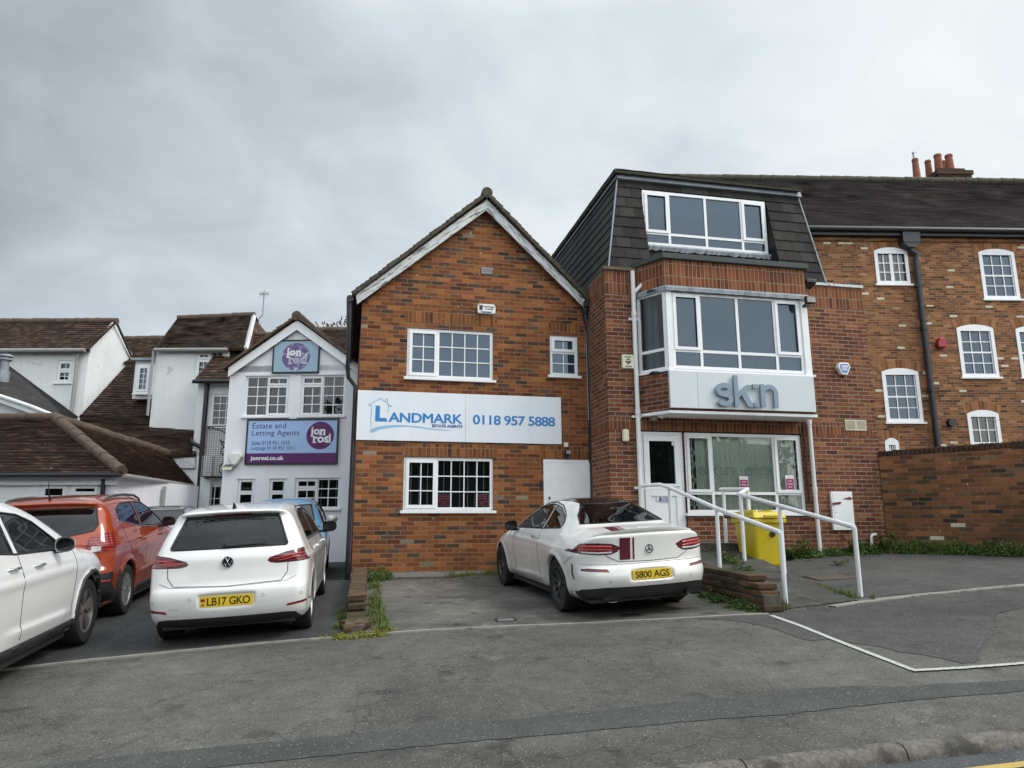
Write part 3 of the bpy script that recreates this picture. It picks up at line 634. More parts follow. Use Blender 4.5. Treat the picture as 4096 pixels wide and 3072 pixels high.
def strip(name, up, lo, off, mat, kind='structure', nsub=8, nv=6, rag=0.0, raw=False, thick=0):
    """band between two sight-line polylines laid on the ground"""
    U = [G(*p) if not raw else Vector((p[0], p[1], 0)) for p in up]; Lo = [G(*p) if not raw else Vector((p[0], p[1], 0)) for p in lo]
    def res(pl, n):
        d = [0]; 
        for p, q in zip(pl, pl[1:]): d.append(d[-1]+(q-p).length)
        out = []
        for k in range(n+1):
            t = d[-1]*k/n; i = max(j for j in range(len(d)) if d[j] <= t+1e-9); i = min(i, len(pl)-2)
            out.append(pl[i].lerp(pl[i+1], (t-d[i])/max(1e-6, d[i+1]-d[i])))
        return out
    n = max(len(U), len(Lo))*nsub; U, Lo = res(U, n), res(Lo, n); rn = random.Random(len(name)); pts = []
    for k in range(n+1):
        j0 = rn.uniform(-rag, rag); j1 = rn.uniform(-rag, rag)
        for m in range(nv+1):
            p = Lo[k].lerp(U[k], m/nv); x, y = p.x, p.y + (j0*(1-m/nv) + j1*m/nv)
            pts.append((x, y, float(gzz(x, y)) + off))
    fs = [(i*(nv+1)+j, (i+1)*(nv+1)+j, (i+1)*(nv+1)+j+1, i*(nv+1)+j+1) for i in range(n) for j in range(nv)]
    mb = MB().add(pts, fs)
    if thick:
        for i in range(n):
            for j, s in ((0, 1), (nv, -1)):
                a, b = pts[i*(nv+1)+j], pts[(i+1)*(nv+1)+j]; c, d = (b[0], b[1], b[2]-thick), (a[0], a[1], a[2]-thick)
                mb.poly([a, d, c, b] if s > 0 else [b, c, d, a])
    o = mb.build(name, mat, smooth=60)
    return tag(o, kind=kind) if kind else o
def ext(p, q, k): return (p[0]+(p[0]-q[0])*k, p[1]+(p[1]-q[1])*k)
TU = [(-900, 3175), (88, 3071), (420, 3034), (1300, 2953), (2114, 2868), (2800, 2800), (3105, 2787), (3149, 2762), (3441, 2746), (3603, 2750), (3765, 2735), (4096, 2719), (4700, 2690)]
TL = [(-900, 3290), (100, 3165), (700, 3090), (1300, 3029), (1910, 2963), (2800, 2883), (3160, 2860), (3387, 2833), (3657, 2803), (3873, 2784), (4096, 2765), (4700, 2730)]
strip('trench_strip', TU, TL, .004, M['trench'], nsub=10, nv=8, rag=.008)
# dark patch to the right
PU = [(2780, 2476), (3080, 2458), (3260, 2430), (3420, 2412), (3700, 2380), (4060, 2348), (4150, 2340)]
PL = [(2780, 2478), (2960, 2487), (3090, 2515), (3225, 2562), (3330, 2556), (3400, 2570), (3540, 2590), (3600, 2608), (3700, 2618), (3800, 2640), (3860, 2655), (3920, 2643), (3915, 2600), (3970, 2545), (3985, 2500), (3985, 2455), (4096, 2430), (4150, 2420)]
strip('dark_asphalt_patch', PU, PL, .004, M['asphp'], nsub=6, nv=10, rag=.02)
# bay left of the low wall, bay in front of the gable house, yard on the right
EDG = [(-900, 2790), (0, 2684), (350, 2645), (700, 2609), (1050, 2575), (1400, 2549), (2050, 2506), (2450, 2489), (2800, 2475), (3075, 2461)]
def wpoly(name, A, B, off, mat, n=40, nv=30, kind='structure'):
    A = [Vector((a[0], a[1], 0)) for a in A]; B = [Vector((a[0], a[1], 0)) for a in B]
    return strip(name, [(a.x, a.y) for a in B], [(a.x, a.y) for a in A], off, mat, kind, nsub=n//max(len(A), len(B)), nv=nv, raw=True)
e = [G(*p) for p in EDG]
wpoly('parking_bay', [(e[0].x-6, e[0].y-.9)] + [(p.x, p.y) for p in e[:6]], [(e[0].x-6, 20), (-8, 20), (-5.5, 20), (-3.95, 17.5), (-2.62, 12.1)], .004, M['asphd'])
wpoly('brick_house_bay', [(p.x, p.y) for p in e[5:]], [(-2.62, 12.12), (-.5, 12.62), (1.5, 12.95), (2.3, 12.3)], .004, M['asphr'])
c_ = G(3420, 2410); d_ = G(4060, 2346)
wpoly('yard_surface', [(4.05, 8.7), (d_.x, d_.y), (d_.x+3, d_.y+.6)], [(4.4, 12.9), (6.8, 13.3), (9.4, 11.6), (11, 10.3)], .005, M['asphp'])
# concrete edging
def lineband(name, pts, w, off, mat, kind='structure', thick=0, nsub=12, rag=0):
    Wp = [G(*p) for p in pts]; U, Lo = [], []
    for i, p in enumerate(Wp):
        t = (Wp[min(i+1, len(Wp)-1)] - Wp[max(i-1, 0)]); t.z = 0; t.normalize(); nrm = Vector((-t.y, t.x, 0))
        U.append((p.x+nrm.x*w/2, p.y+nrm.y*w/2)); Lo.append((p.x-nrm.x*w/2, p.y-nrm.y*w/2))
    return strip(name, U, Lo, off, mat, kind, nsub=nsub, nv=2, raw=True, thick=thick, rag=rag)
lineband('concrete_edging', EDG, .055, .016, M['concrete'], thick=.05)
lineband('concrete_edging', [(3330, 2428), (3420, 2412), (3700, 2381), (3800, 2374), (4060, 2347), (4300, 2322)], .10, .016, M['concrete'], thick=.05, rag=.008)
WL = [(3085, 2466), (3200, 2506), (3330, 2557), (3500, 2622), (3665, 2686)]
lineband('white_bay_line', WL, .052, .009, M['roadw'], rag=.004)
lineband('white_bay_line', [(3650, 2685), (3850, 2673), (4096, 2655), (4400, 2634)], .055, .0115, M['roadw'], rag=.004)
def roadline(name, b0, b1, a0, a1, mat, off):
    mb = MB(); n = 60; rn = random.Random(2); pr = None
    for k in range(n+1):
        A = a0+(a1-a0)*k/n; row = []
        for b in (b0+rn.uniform(-.004, .004), b1+rn.uniform(-.004, .004)):
            x, y, z = rf(np.array(A), np.array(b)); row.append((float(x), float(y), float(z)+off))
        if pr: mb.poly([pr[0], row[0], row[1], pr[1]])
        pr = row
    return tag(mb.build(name, mat), kind='structure')
roadline('yellow_road_line', -.365, -.295, -14, 14, M['roady'], .006)
roadline('yellow_road_line', -.525, -.455, -14, 14, M['roady'], .006)
# ================================================================ orange brick gable house
c0 = P(1407, 2280, 12.1)
F2 = Frame(c0.x, 12.1, 13.0, float(gz(-2.6, 12.1))-.25)
B2 = fempty('brick_house', F2, 'orange brick gable-fronted house with peeling bargeboards and a long white sign', 'house')
W2 = F2.sz(2372, 1700)[0]
def R2(x0, y0, x1, y1): return F2.rect(x0, y0, x1, y1)
apx = F2.sz(1944, 840); eL = F2.sz(1428, 1205); eR = F2.sz(2340, 1215)
slopeL = (F2.sz(1945.6, 790)[1]-F2.sz(1419, 1172)[1]); 
AP = F2.sz(1945.6, 797.6, -.14); LL = F2.sz(1424, 1180, -.14); RRr = F2.sz(2339, 1196, -.14)   # outer line of the bargeboards
ezL = LL[1] - .12; ezR = RRr[1] - .12
ez = min(ezL, ezR)
w_up = F2.quad((1630, 1308), (1972.7, 1329), (1972.7, 1520), (1626, 1510)); w_sm = F2.quad((2199.5, 1341), (2311, 1344), (2312, 1506), (2200, 1500))
w_lo = F2.quad((1617, 1829), (1972.7, 1831), (1972.7, 2042), (1610, 2042)); dr = F2.rect(2173, 1838, 2357, 1838); dr = (dr[0], dr[1], .22+.02, dr[3])
holes = [w_up, w_sm, w_lo, dr]
mb = MB(); wall_sheet(mb, 0, W2, -.4, ez, holes)
mb.poly([(0, 0, ez), (W2, 0, ez), (W2, 0, RRr[1]-.1), (AP[0], 0, AP[1]-.1), (0, 0, LL[1]-.1)], 0)
mb.poly([(0, 9, -.4), (0, 0, -.4), (0, 0, LL[1]-.1), (0, 9, LL[1]-.1)], 0)
mb.poly([(W2, 0, -.4), (W2, 9, -.4), (W2, 9, RRr[1]-.1), (W2, 0, RRr[1]-.1)], 0)
mb.poly([(W2, 9, -.4), (0, 9, -.4), (0, 9, LL[1]-.1), (AP[0], 9, AP[1]-.1), (W2, 9, RRr[1]-.1)], 0)
mb.build('wall', [M['brick2'], M['interior']], B2)
for q in (F2.rect(1622, 1262, 1975, 1308), F2.rect(2197, 1297, 2315, 1341), F2.rect(1617, 1779, 1975, 1829), F2.rect(2175, 1788, 2352, 1836)):
    z0 = q[2]; MB().box(q[0]-.02, q[1]+.02, -.004, .0, z0, z0+.22, swap=True).build('brick_lintel', M['sold2'], B2)
MB().box(-.01, W2, -.035, 0, -.4, float(gz(-.5, 12.6))-F2.zb+.05).build('footing', M['concrete'], B2)
window(B2, w_up, [(0, .355, 0, 1, 2, 3, True), (.355, 1, 0, 1, 4, 3, False)], behind='blind', y=.03, g='glassr', label='upper white casement window with blinds')
window(B2, w_sm, [(0, 1, 0, .58, 2, 2, False), (0, 1, .58, 1, 2, 1, True)], behind='blind', y=.03, g='glassr', label='small white window beside the upper window')
window(B2, w_lo, [(0, .365, 0, 1, 2, 3, True), (.365, 1, 0, 1, 4, 3, False)], behind='bars', y=.03, label='ground floor white window with bars inside')
# notices inside the ground floor window
for (x0, x1) in ((1750, 1807), (1904, 1956)):
    q = F2.rect(x0, 1978, x1, 2020)
    t = tag(MB().box(q[0], q[1], 0, .006, q[2], q[3]).build('notice', M['redn'], None), None)
    t.location = (F2.o.x, F2.o.y, F2.zb); t.rotation_euler = (0, 0, F2.az); t.data.transform(Matrix.Translation((0, .062, 0)))
    tag(t, 'dark red PRIVATE CAR PARK notice in the barred window, ' + ('next to the mullion' if x0 < 1800 else 'at its right end'), 'notice', 'car park notices')
    h = q[3]-q[2]; w = q[1]-q[0]
    rim = MB(); rim.ring(q[0]-.012, q[1]+.012, q[2]-.012, q[3]+.012, .012, .060, .068); rim.build('white_border', M['paper'], t)
    text('lettering', 'PRIVATE', (q[0]+w*.15, q[1]-w*.15, q[2]+h*.76, q[2]+h*.90), .061, M['signwh'], t, .002, bold=.02)
    text('lettering', 'CAR PARK', (q[0]+w*.08, q[1]-w*.08, q[2]+h*.52, q[2]+h*.68), .061, M['signwh'], t, .002, bold=.02)
    text('lettering', 'NO UNAUTHORISED\nPARKING', (q[0]+w*.06, q[1]-w*.06, q[2]+h*.12, q[2]+h*.38), .061, M['signwh'], t, .002, bold=.01, align='CENTER')
# roof, ridge running back
bk = 9.0; fr = -.20; ov = .13
def outline(side):
    dz = AP[1] - (LL if side < 0 else RRr)[1]; ds = AP[0] - (LL if side < 0 else RRr)[0]
    return Vector((ds, 0, dz)).normalized()
rl = MB(); up = .055
eLp = (LL[0]-.06, LL[1]+.055-.05); eRp = (RRr[0]+.05, RRr[1]+.055-.05); apz = AP[1]+.10
roof(rl, (eLp[0], bk, eLp[1]), (eLp[0], fr, eLp[1]), (AP[0], bk, apz), (AP[0], fr, apz), .1, .02)
roof(rl, (eRp[0], fr, eRp[1]), (eRp[0], bk, eRp[1]), (AP[0], fr, apz), (AP[0], bk, apz), .1, .02)
rl.build('roof', M['tile'], B2)
# ragged verge: tile ends over the bargeboard
vg = MB(); rn = random.Random(11)
for (A_, sg) in (((eLp[0], eLp[1]), -1), ((eRp[0], eRp[1]), 1)):
    n = int(Vector((AP[0]-A_[0], 0, apz-A_[1])).length/.098)
    d = Vector((AP[0]-A_[0], 0, apz-A_[1])); ln = d.normalized(); nr = Vector((-ln.z, 0, ln.x)); nr = nr if nr.z > 0 else -nr
    for k in range(n):
        p = Vector((A_[0], 0, A_[1])) + d*(k/n); q = p + ln*.16; j = rn.uniform(0, .012); t0 = .030+j; b_ = -.035
        pl = [p+nr*b_+ln*.0, q+nr*(b_-.006), q+nr*(t0-.022), p+nr*t0]
        vg.prism([(v.x, v.z) for v in pl], fr-.025-rn.uniform(0, .02), fr+.03)
vg.build('verge_tiles', M['ridgem'], B2)
ridge_tiles('ridge_tiles', [(AP[0], fr-.03, apz+.01), (AP[0], bk, apz+.01)], M['ridgem'], B2, r=.105)
# bargeboards, mitred at the apex
bw = .165
for (A_, sg) in ((LL, -1), (RRr, 1)):
    ln = Vector((AP[0]-A_[0], 0, AP[1]-A_[1])).normalized(); nr = Vector((-ln.z, 0, ln.x)); nr = nr if nr.z < 0 else -nr
    lo = Vector((A_[0], 0, A_[1])); hi = Vector((AP[0], 0, AP[1]))
    k = (nr*bw).x / ln.x if abs(ln.x) > 1e-5 else 0
    hi2 = hi + nr*bw - ln*k
    pl = [lo, hi, hi2, lo+nr*bw*.25+Vector((0, 0, -.14))]
    MB().prism([(v.x, v.z) for v in pl], -.155, -.12).build('bargeboard', M['flakel' if sg < 0 else 'flaker'], B2, autofix=True)
    so = MB(); so.poly([(lo.x, -.12, lo.z), (hi.x, -.12, hi.z), (hi.x, 0.02, hi.z), (lo.x, .02, lo.z)]); so.build('soffit', M['wood'], B2)
# vent, gutters and downpipes
q = R2(1926, 1069, 1968, 1097); v_ = MB(); v_.ring(q[0], q[1], q[2], q[3], .012, -.014, 0)
for k in range(5): zz = q[2]+.02+(q[3]-q[2]-.04)*k/4; v_.box(q[0]+.012, q[1]-.012, -.012, -.002, zz-.006, zz+.006)
v_.build('air_vent', M['grey'], B2)
gx = LL[0]-.10; gzt = LL[1]-.06
gm = MB(); gm.tube([(gx, -.12, gzt), (gx, 9, gzt-.02)], .062, 12); gm.build('gutter', M['black'], B2, smooth=50)
pipe('downpipe', [(gx+.01, -.05, gzt-.06), (gx+.01, -.05, gzt-1.25), (gx+.03, .02, gzt-1.4), (-.06, .04, gzt-1.55), (-.075, .04, 0)], .036, 'black', B2, label='black downpipe on the left corner')
gx2 = RRr[0]+.02; gz2 = RRr[1]-.10
gm = MB(); gm.tube([(gx2, -.20, gz2), (gx2+.03, .4, gz2-.01)], .068, 14); gm.lathe([(.055, .02), (.07, 0), (.075, -.10), (.045, -.16)], (gx2+.01, -.08, gz2-.03), 14); gm.build('gutter', M['black'], B2, smooth=50)
xr = F2.sz(2374, 1700)[0]
pipe('downpipe', [(gx2+.01, -.06, gz2-.1), (gx2+.02, -.06, gz2-.28), (gx2+.06, -.06, gz2-.36), (W2-.06, -.06, gz2-.6), (W2-.035, -.06, 0.15)], .050, 'black', B2, label='thick black downpipe by the neighbouring wall', collars=[((W2-.04, -.06, 2.2), .07), ((W2-.045, -.06, 4.0), .07)])
x2 = F2.sz(2352, 1500)[0]
cb_ = MB()
for k in range(4): xx = x2+.0+k*.018; cb_.tube([(xx, -.02, gz2-.3), (xx+.012, -.025, 3.0), (xx+.02*(k-1), -.03, 2.25-.12*k)], .017, 6)
cb_.build('cables', M['black'], B2)
pipe('white_conduit', [(x2-.02, -.03, gz2-.25), (x2-.012, -.03, 3.05)], .014, 'whitepipe', B2)
# door
d0, d1, dz0, dz1 = dr
dd = MB(); dd.ring(d0, d1, dz0, dz1, .05, -.012, .06, wb=.0001); D_ = dd.build('door', M['wpaint'], B2); D_['label'] = 'plain white security door with chipped edges'
MB().box(d1-.128, d1-.05, -.008, .03, dz0, dz1-.05).build('door_post', M['wpaint'], D_)
rv = MB().box(d0+.05, d1-.13, -.004, .03, dz0, dz1-.05)
for k in range(9):
    for xx in (d0+.075, d1-.155): rv.lathe([(.006, -.008), (.006, 0)], (xx, -.0, dz0+.15+k*(dz1-dz0-.35)/8), 8, axis='y')
    if k < 6: rv.lathe([(.006, -.008), (.006, 0)], (d0+.08+k*.115, 0, dz1-.08), 8, axis='y')
rv.build('door_leaf', M['wpaint'], D_)
kp = MB(); kp.box(d0-.06, d0-.02, -.03, 0, dz1-.55, dz1-.38); kp.lathe([(.018, -.02), (.018, 0)], (d0+.11, 0, dz1-1.02), 12, axis='y'); kp.box(d0+.09, d0+.12, -.02, -.004, dz1-.72, dz1-.67); kp.build('lock', M['black'], D_)
# things fixed to the brick house
def fthing(name, f, s, d, z, label, cat, group=None):
    p = f.w(s, d, z); return empty(name, p, f.az, label, cat, group)
q = F2.rect(1908, 1218, 1979, 1260)
al = fthing('alarm_box', F2, (q[0]+q[1])/2, 0, q[2], 'white alarm box with a small castle emblem under the gable', 'alarm')
w, h = (q[1]-q[0])/2, q[3]-q[2]
MB().prism([(-w+.02, 0), (w-.02, 0), (w, .03), (w, h-.04), (w-.03, h), (-w+.03, h), (-w, h-.04), (-w, .03)], -.07, 0).build('casing', M['creamw'], al, bevel=.008)
text('lettering', 'FORTRESS', (-w*.35, w*.85, h*.62, h*.78), -.071, M['black'], al, .002, bold=.02)
text('lettering', 'ALARMS', (-w*.2, w*.75, h*.40, h*.55), -.071, M['black'], al, .002, bold=.02)
t_ = MB(); t_.box(-w*.80, -w*.45, -.073, -.07, h*.32, h*.78)
for k in range(3): t_.box(-w*.82+k*w*.15, -w*.72+k*w*.15, -.073, -.07, h*.781, h*.88)
t_.build('castle_emblem', M['black'], al)
MB().prism([(-w*.7, h*.2), (-w*.45, h*.06), (w*.45, h*.06), (w*.7, h*.2)], -.074, -.07).build('strobe_lens', M['dblue'], al)
# long sign board
q = F2.quad((1431.8, 1558), (2244, 1592), (2245.6, 1777.8), (1425, 1757.7), -.03)
S2 = fthing('sign_board', F2, q[0], -.03, q[2], 'long white board reading LANDMARK ESTATE AGENTS 0118 957 5888', 'sign')
w, h = q[1]-q[0], q[3]-q[2]; jx = w*.515
MB().box(0, jx-.002, -.006, .006, 0, h).build('panel', M['signw'], S2); 
MB().box(.05, w-.05, .006, .03, .05, h-.05).build('batten', M['wood'], S2)
sc_ = MB().box(jx+.002, w, -.006, .006, 0, h)
for k in range(9):
    for zz in (.03, h-.03): sc_.lathe([(.006, -.009), (.006, -.006)], (.03+k*(w-.06)/8, 0, zz), 6, axis='y')
sc_.build('panel', M['signw'], S2)
def sp_(px, py): a = F2.sz(px, py, -.036); return (a[0]-q[0], a[1]-q[2])
def z2p(zx, zy): return sp_(1300+zx*.5425, 1500+zy*.5425)
def tb(a, b): A = z2p(*a); B = z2p(*b); return (A[0], B[0], B[1], A[1])
def tbq(tl, tr, br_, bl):
    a, b, c, d = z2p(*tl), z2p(*tr), z2p(*br_), z2p(*bl); return ((a[0]+d[0])/2, (b[0]+c[0])/2, (c[1]+d[1])/2, (a[1]+b[1])/2)
bx = tbq((372, 225), (462, 228), (462, 343), (370, 341)); LW = bx[1]-bx[0]; LH = bx[3]-bx[2]
MB().prism([(bx[0], bx[2]), (bx[1], bx[2]), (bx[1]-.02, bx[2]+LH*.22), (bx[0]+LW*.36, bx[2]+LH*.22), (bx[0]+LW*.36, bx[3]), (bx[0]+LW*.02, bx[3])], -.0095, -.006).build('lettering', M['blue'], S2)
text('lettering', 'ANDMARK', tbq((472, 278), (1010, 290), (1010, 358), (472, 344)), -.0065, M['blue'], S2, .003, spacing=.97, fat=.0075)
text('lettering', 'ESTATE AGENTS', tbq((791, 364), (1012, 370), (1012, 390), (791, 384)), -.0065, M['dblue'], S2, .003, bold=.01, fat=.0022)
text('lettering', '0118 957 5888', tbq((1091, 295), (1695, 310), (1695, 380), (1091, 364)), -.0065, M['blue'], S2, .003, bold=.012, spacing=.93, fat=.003)
hl = [(337, 380), (342, 224), (320, 222), (408, 172), (445, 200), (447, 177), (460, 178), (460, 210), (492, 230), (466, 228), (466, 277)]
lg = MB(); pp = [z2p(*a) for a in hl]
for a, b in zip(pp, pp[1:]):
    A = Vector((a[0], a[1])); B = Vector((b[0], b[1])); dn = (B-A).normalized()*.007; nn = Vector((-dn.y, dn.x))
    A = A-dn*.9; B = B+dn*.9
    lg.prism([tuple(A-nn), tuple(B-nn), tuple(B+nn), tuple(A+nn)], -.0085, -.006)
upc = [(330, 405), (380, 383), (470, 370), (560, 368), (680, 378), (800, 396), (900, 407), (960, 407), (1008, 402)]
lwc = [(335, 425), (355, 424), (400, 402), (480, 388), (600, 380), (700, 390), (800, 404), (900, 411), (1008, 403)]
A_ = [z2p(*a) for a in upc]; B_ = [z2p(*a) for a in lwc]
for i in range(len(A_)-1): lg.poly([(B_[i][0], -.0085, B_[i][1]), (B_[i+1][0], -.0085, B_[i+1][1]), (A_[i+1][0], -.0085, A_[i+1][1]), (A_[i][0], -.0085, A_[i][1])])
lg.build('house_logo', M['lblue'], S2)
# floodlight and junction box over the door
q = F2.rect(2254, 1774, 2270, 1789); fl = fthing('junction_box', F2, (q[0]+q[1])/2, 0, q[2], 'cream junction box on the brick above the white door', 'box')
MB().box(-.04, .04, -.05, 0, 0, .085).build('casing', M['cream'], fl, bevel=.006)
q = F2.rect(2257, 1804, 2277, 1826); fl = fthing('floodlight', F2, (q[0]+q[1])/2, 0, q[2], 'small black floodlight fixed above the white door', 'light')
MB().box(-.05, .05, -.11, -.04, .03, .11).build('housing', M['black'], fl, bevel=.006); MB().box(-.04, .04, -.113, -.110, .04, .10).build('lens', M['grey'], fl)
MB().box(-.03, .03, -.05, 0, -.03, .03).build('sensor', M['black'], fl)
# ================================================================ red brick clinic with slate mansard
c3 = P(2445, 2000, 12.0)
F3 = Frame(c3.x, 12.0, 12.0, .55)
B3 = fempty('clinic_building', F3, 'red brick building with a white-framed bay window and dark slate mansard top floor', 'building')
def R3_(x0, y0, x1, y1, d=0): return F3.rect(x0, y0, x1, y1, d)
W3 = F3.sz(3533, 2000)[0]; zt = F3.sz(2433, 1083)[1]; ztr = F3.sz(3235, 1136)[1]; ztop = (zt+ztr)/2
so1 = F3.sz(2480, 1668)[1]; so0 = F3.sz(2480, 1718)[1]
op = F3.quad((2568, 1722), (3211, 1743), (3226, 2057), (2745, 2046)); opx0 = F3.sz(2566, 1800)[0]; opx1 = F3.sz(3218, 1900)[0]; optop = (F3.sz(2568, 1722)[1]+F3.sz(3211, 1743)[1])/2
ddx = F3.sz(2744, 1900)[0]; wz0 = (F3.sz(2750, 2046)[1]+F3.sz(3226, 2058)[1])/2; dz0 = F3.sz(2760, 2158)[1]
bs0 = F3.sz(2558, 1655)[0]; bzb = F3.sz(2566, 1655)[1]; bzt = F3.sz(2553, 1080)[1]      # bay edge on the wall
bp = .55; bs1 = bs0 + .33
be1 = F3.sz(3258, 1580, -bp)[0]
mb = MB()
hol = [(opx0, ddx, dz0, optop), (ddx, opx1, wz0, optop)]
solZ = (so0, so1); par0 = ztop-.44
wall_sheet(mb, 0, W3, -.6, so0, [(h[0], h[1], h[2], so0) for h in hol], reveal=.12, room=1.2)
mb2 = MB()
mb.poly([(0, 0, so0), (opx0, 0, so0), (opx0, 0, so1), (0, 0, so1)], 2, True)
mb.poly([(opx0, 0, so0), (opx1, 0, so0), (opx1, 0, so1), (opx0, 0, so1)], 2, True)
mb.poly([(opx1, 0, so0), (W3, 0, so0), (W3, 0, so1), (opx1, 0, so1)], 2, True)
# upper wall with the bay opening
mb.poly([(0, 0, so1), (bs0+.05, 0, so1), (bs0+.05, 0, par0), (0, 0, par0)]); mb.poly([(be1-.1, 0, so1), (W3, 0, so1), (W3, 0, par0), (be1-.1, 0, par0)])
mb.poly([(bs0+.05, 0, so1), (be1-.1, 0, so1), (be1-.1, 0, bzb+.3), (bs0+.05, 0, bzb+.3)])
for k in range(2):
    z0, z1 = par0+k*.22, par0+(k+1)*.22
    mb.poly([(0, 0, z0), (W3, 0, z0), (W3, 0, z1), (0, 0, z1)], 2, True)
    mb.poly([(0, 6, z0), (0, 0, z0), (0, 0, z1), (0, 6, z1)], 2, True); mb.poly([(W3, 0, z0), (W3, 6, z0), (W3, 6, z1), (W3, 0, z1)], 2, True)
for z0, z1, mi, sw in ((-.6, so0, 0, False), (so0, so1, 2, True), (so1, par0, 0, False)):
    mb.poly([(0, 7, z0), (0, 0, z0), (0, 0, z1), (0, 7, z1)], mi, sw); mb.poly([(W3, 0, z0), (W3, 7, z0), (W3, 7, z1), (W3, 0, z1)], mi, sw)
mb.poly([(W3, 7, -.6), (0, 7, -.6), (0, 7, ztop), (W3, 7, ztop)])
mb.poly([(0, 0, ztop), (W3, 0, ztop), (W3, 7, ztop), (0, 7, ztop)], 1)
# quoin toothing at the right corner
tq = mb; zz = -.2; k = 0
while zz < par0-.1:
    if k % 2: tq.box(W3-.10, W3+.022, -.004, .12, zz+.006, zz+.069)
    zz += .075; k += 1
mb.build('wall', [M['brick3'], M['interior'], M['sold3']], B3)
cpg = MB(); s_m0 = F3.sz(3226, 1142)[0]
cpg.box(s_m0, W3+.01, -.035, .22, ztop, ztop+.05); cpg.build('parapet_capping', M['flake'], B3)
MB().box(-.03, bs0+.02, -.05, .1, ztop, ztop+.055).build('parapet_capping', M['wood'], B3)
MB().prism([(W3-.62, ztop+.04), (W3+.02, ztop+.04), (W3+.02, ztop+.20), (W3-.04, ztop+.20)], .25, .32).build('party_upstand', M['coping'], B3)
# --- bay
bzsill = F3.sz(2665, 1475, -bp)[1]; bwt = F3.sz(2650, 1158, -bp)[1]
bcop = F3.sz(2648, 1022, -bp)[1]
by = MB()
def bayface(z0, z1, mi, sw=False):
    by.poly([(bs0, 0, z0), (bs1, -bp, z0), (bs1, -bp, z1), (bs0, 0, z1)], mi, sw)
    by.poly([(bs1, -bp, z0), (be1, -bp, z0), (be1, -bp, z1), (bs1, -bp, z1)], mi, sw)
    by.poly([(be1, -bp, z0), (be1+.03, 0, z0), (be1+.03, 0, z1), (be1, -bp, z1)], mi, sw)
bzsof = F3.sz(2686, 1640, -bp)[1]
bayface(bzsof, bzsill, 0); by.poly([(bs0, 0, bzsof), (be1+.03, 0, bzsof), (be1, -bp, bzsof), (bs1, -bp, bzsof)], 0); by.build('bay_apron', [M['brick3'], M['interior'], M['sold3']], B3); by = MB()
zs1 = bcop-.06; bayface(bwt+.04, (bwt+zs1)/2+.02, 2, True); bayface((bwt+zs1)/2+.02, zs1, 2, True)
by.build('bay_parapet', [M['brick3'], M['interior'], M['sold3']], B3)
so_ = MB(); so_.prism([(bs0-.03, 0), (bs1-.01, -bp-.02), (be1+.01, -bp-.02), (be1+.04, 0)], bzsof-.05, bzsof-.004)
for i, v in enumerate(so_.v): so_.v[i] = (v[0], v[2], v[1])
sof = so_.build('bay_soffit', M['wpaint'], B3, autofix=True)
cp_ = MB()
P4 = [(bs0-.06, .05), (bs1-.04, -bp-.06), (be1+.06, -bp-.06), (be1+.08, .3), (bs0-.06, .3)]
for z0, z1 in ((zs1, zs1+.02), ):
    pass
cp_.prism([(a, b) for a, b in P4], zs1, zs1+.10)
for i, v in enumerate(cp_.v): cp_.v[i] = (v[0], v[2], v[1])
cp_.build('bay_coping', M['coping'], B3, autofix=True, bevel=.01)
# bay windows
zw0, zw1 = bzsill, bwt
fs0 = bs1+.10; fs1 = F3.sz(3212, 1330, -bp)[0]
wb = window(B3, (fs0, fs1, zw0+.02, zw1-.01), [(0, .215, .235, 1, 1, 1, True), (.215, .5, .235, 1, 1, 1, False), (.5, .79, .235, 1, 1, 1, False), (.79, 1, .235, 1, 1, 1, True), (0, .215, 0, .235, 1, 1, False), (.215, .5, 0, .235, 1, 1, False), (.5, .79, 0, .235, 1, 1, False), (.79, 1, 0, .235, 1, 1, False)], y=-bp+.03, g='glassr', sill=None, label='wide white bay window')
MB().box(bs1+.01, fs0-.001, -bp+.0, -bp+.08, zw0, zw1).build('corner_post', M['upvc'], wb); MB().box(fs1+.001, be1, -bp, -bp+.08, zw0, zw1).build('corner_post', M['upvc'], wb)
sl = MB(); sl.box(bs1-.0, be1+.04, -bp-.035, -bp+.06, zw0-.035, zw0-.001); sl.build('sill', M['upvc'], wb)
# cheek windows: build in a rotated local frame
ang = math.atan2(-bp, .33); Lc = math.hypot(.33, bp)
for (ox, oy, rz, nm, full) in ((bs0, 0, ang, 'narrow angled side light of the bay', True), (be1, -bp, math.atan2(bp, .03), 'right cheek of the bay', False)):
    cw = empty('side_window' if full else 'side_panel', (ox, oy, 0), rz); cw.parent = B3; cw['label'] = nm
    LL_ = Lc if full else math.hypot(bp, .03)
    MB().box(0, LL_, .075, .08, zw0, zw1).build('backing', M['interior'], cw) if not full else None
    if full:
        fr_ = MB(); x0, x1 = .03, LL_-.02; fr_.ring(x0, x1, zw0, zw1, .05, .0, .06); fr_.box(x0+.05, x1-.05, .004, .05, zw0+(zw1-zw0)*.24, zw0+(zw1-zw0)*.24+.05)
        fr_.build('frame', M['upvc'], cw); MB().pane(x0+.04, x1-.04, .03, zw0+.04, zw1-.04).build('pane', M['glass'], cw)
        MB().box(-.03, LL_+.01, -.04, .05, zw0-.035, zw0-.001).build('sill', M['upvc'], cw)
    else:
        MB().box(0, LL_, .0, .06, zw0, zw1).build('panel', M['upvc'], cw)
rm = MB()   # room behind the bay glass
rm.box(bs0+.1, be1-.08, 1.2, 1.25, zw0-.2, zw1+.2); rm.box(bs0+.1, be1-.08, -bp+.12, 1.2, zw0-.04, zw0-.02); rm.box(bs0+.1, be1-.08, -bp+.12, 1.2, zw1+.02, zw1+.04)
rm.build('bay_room', M['interior2'], B3)
cu = MB()
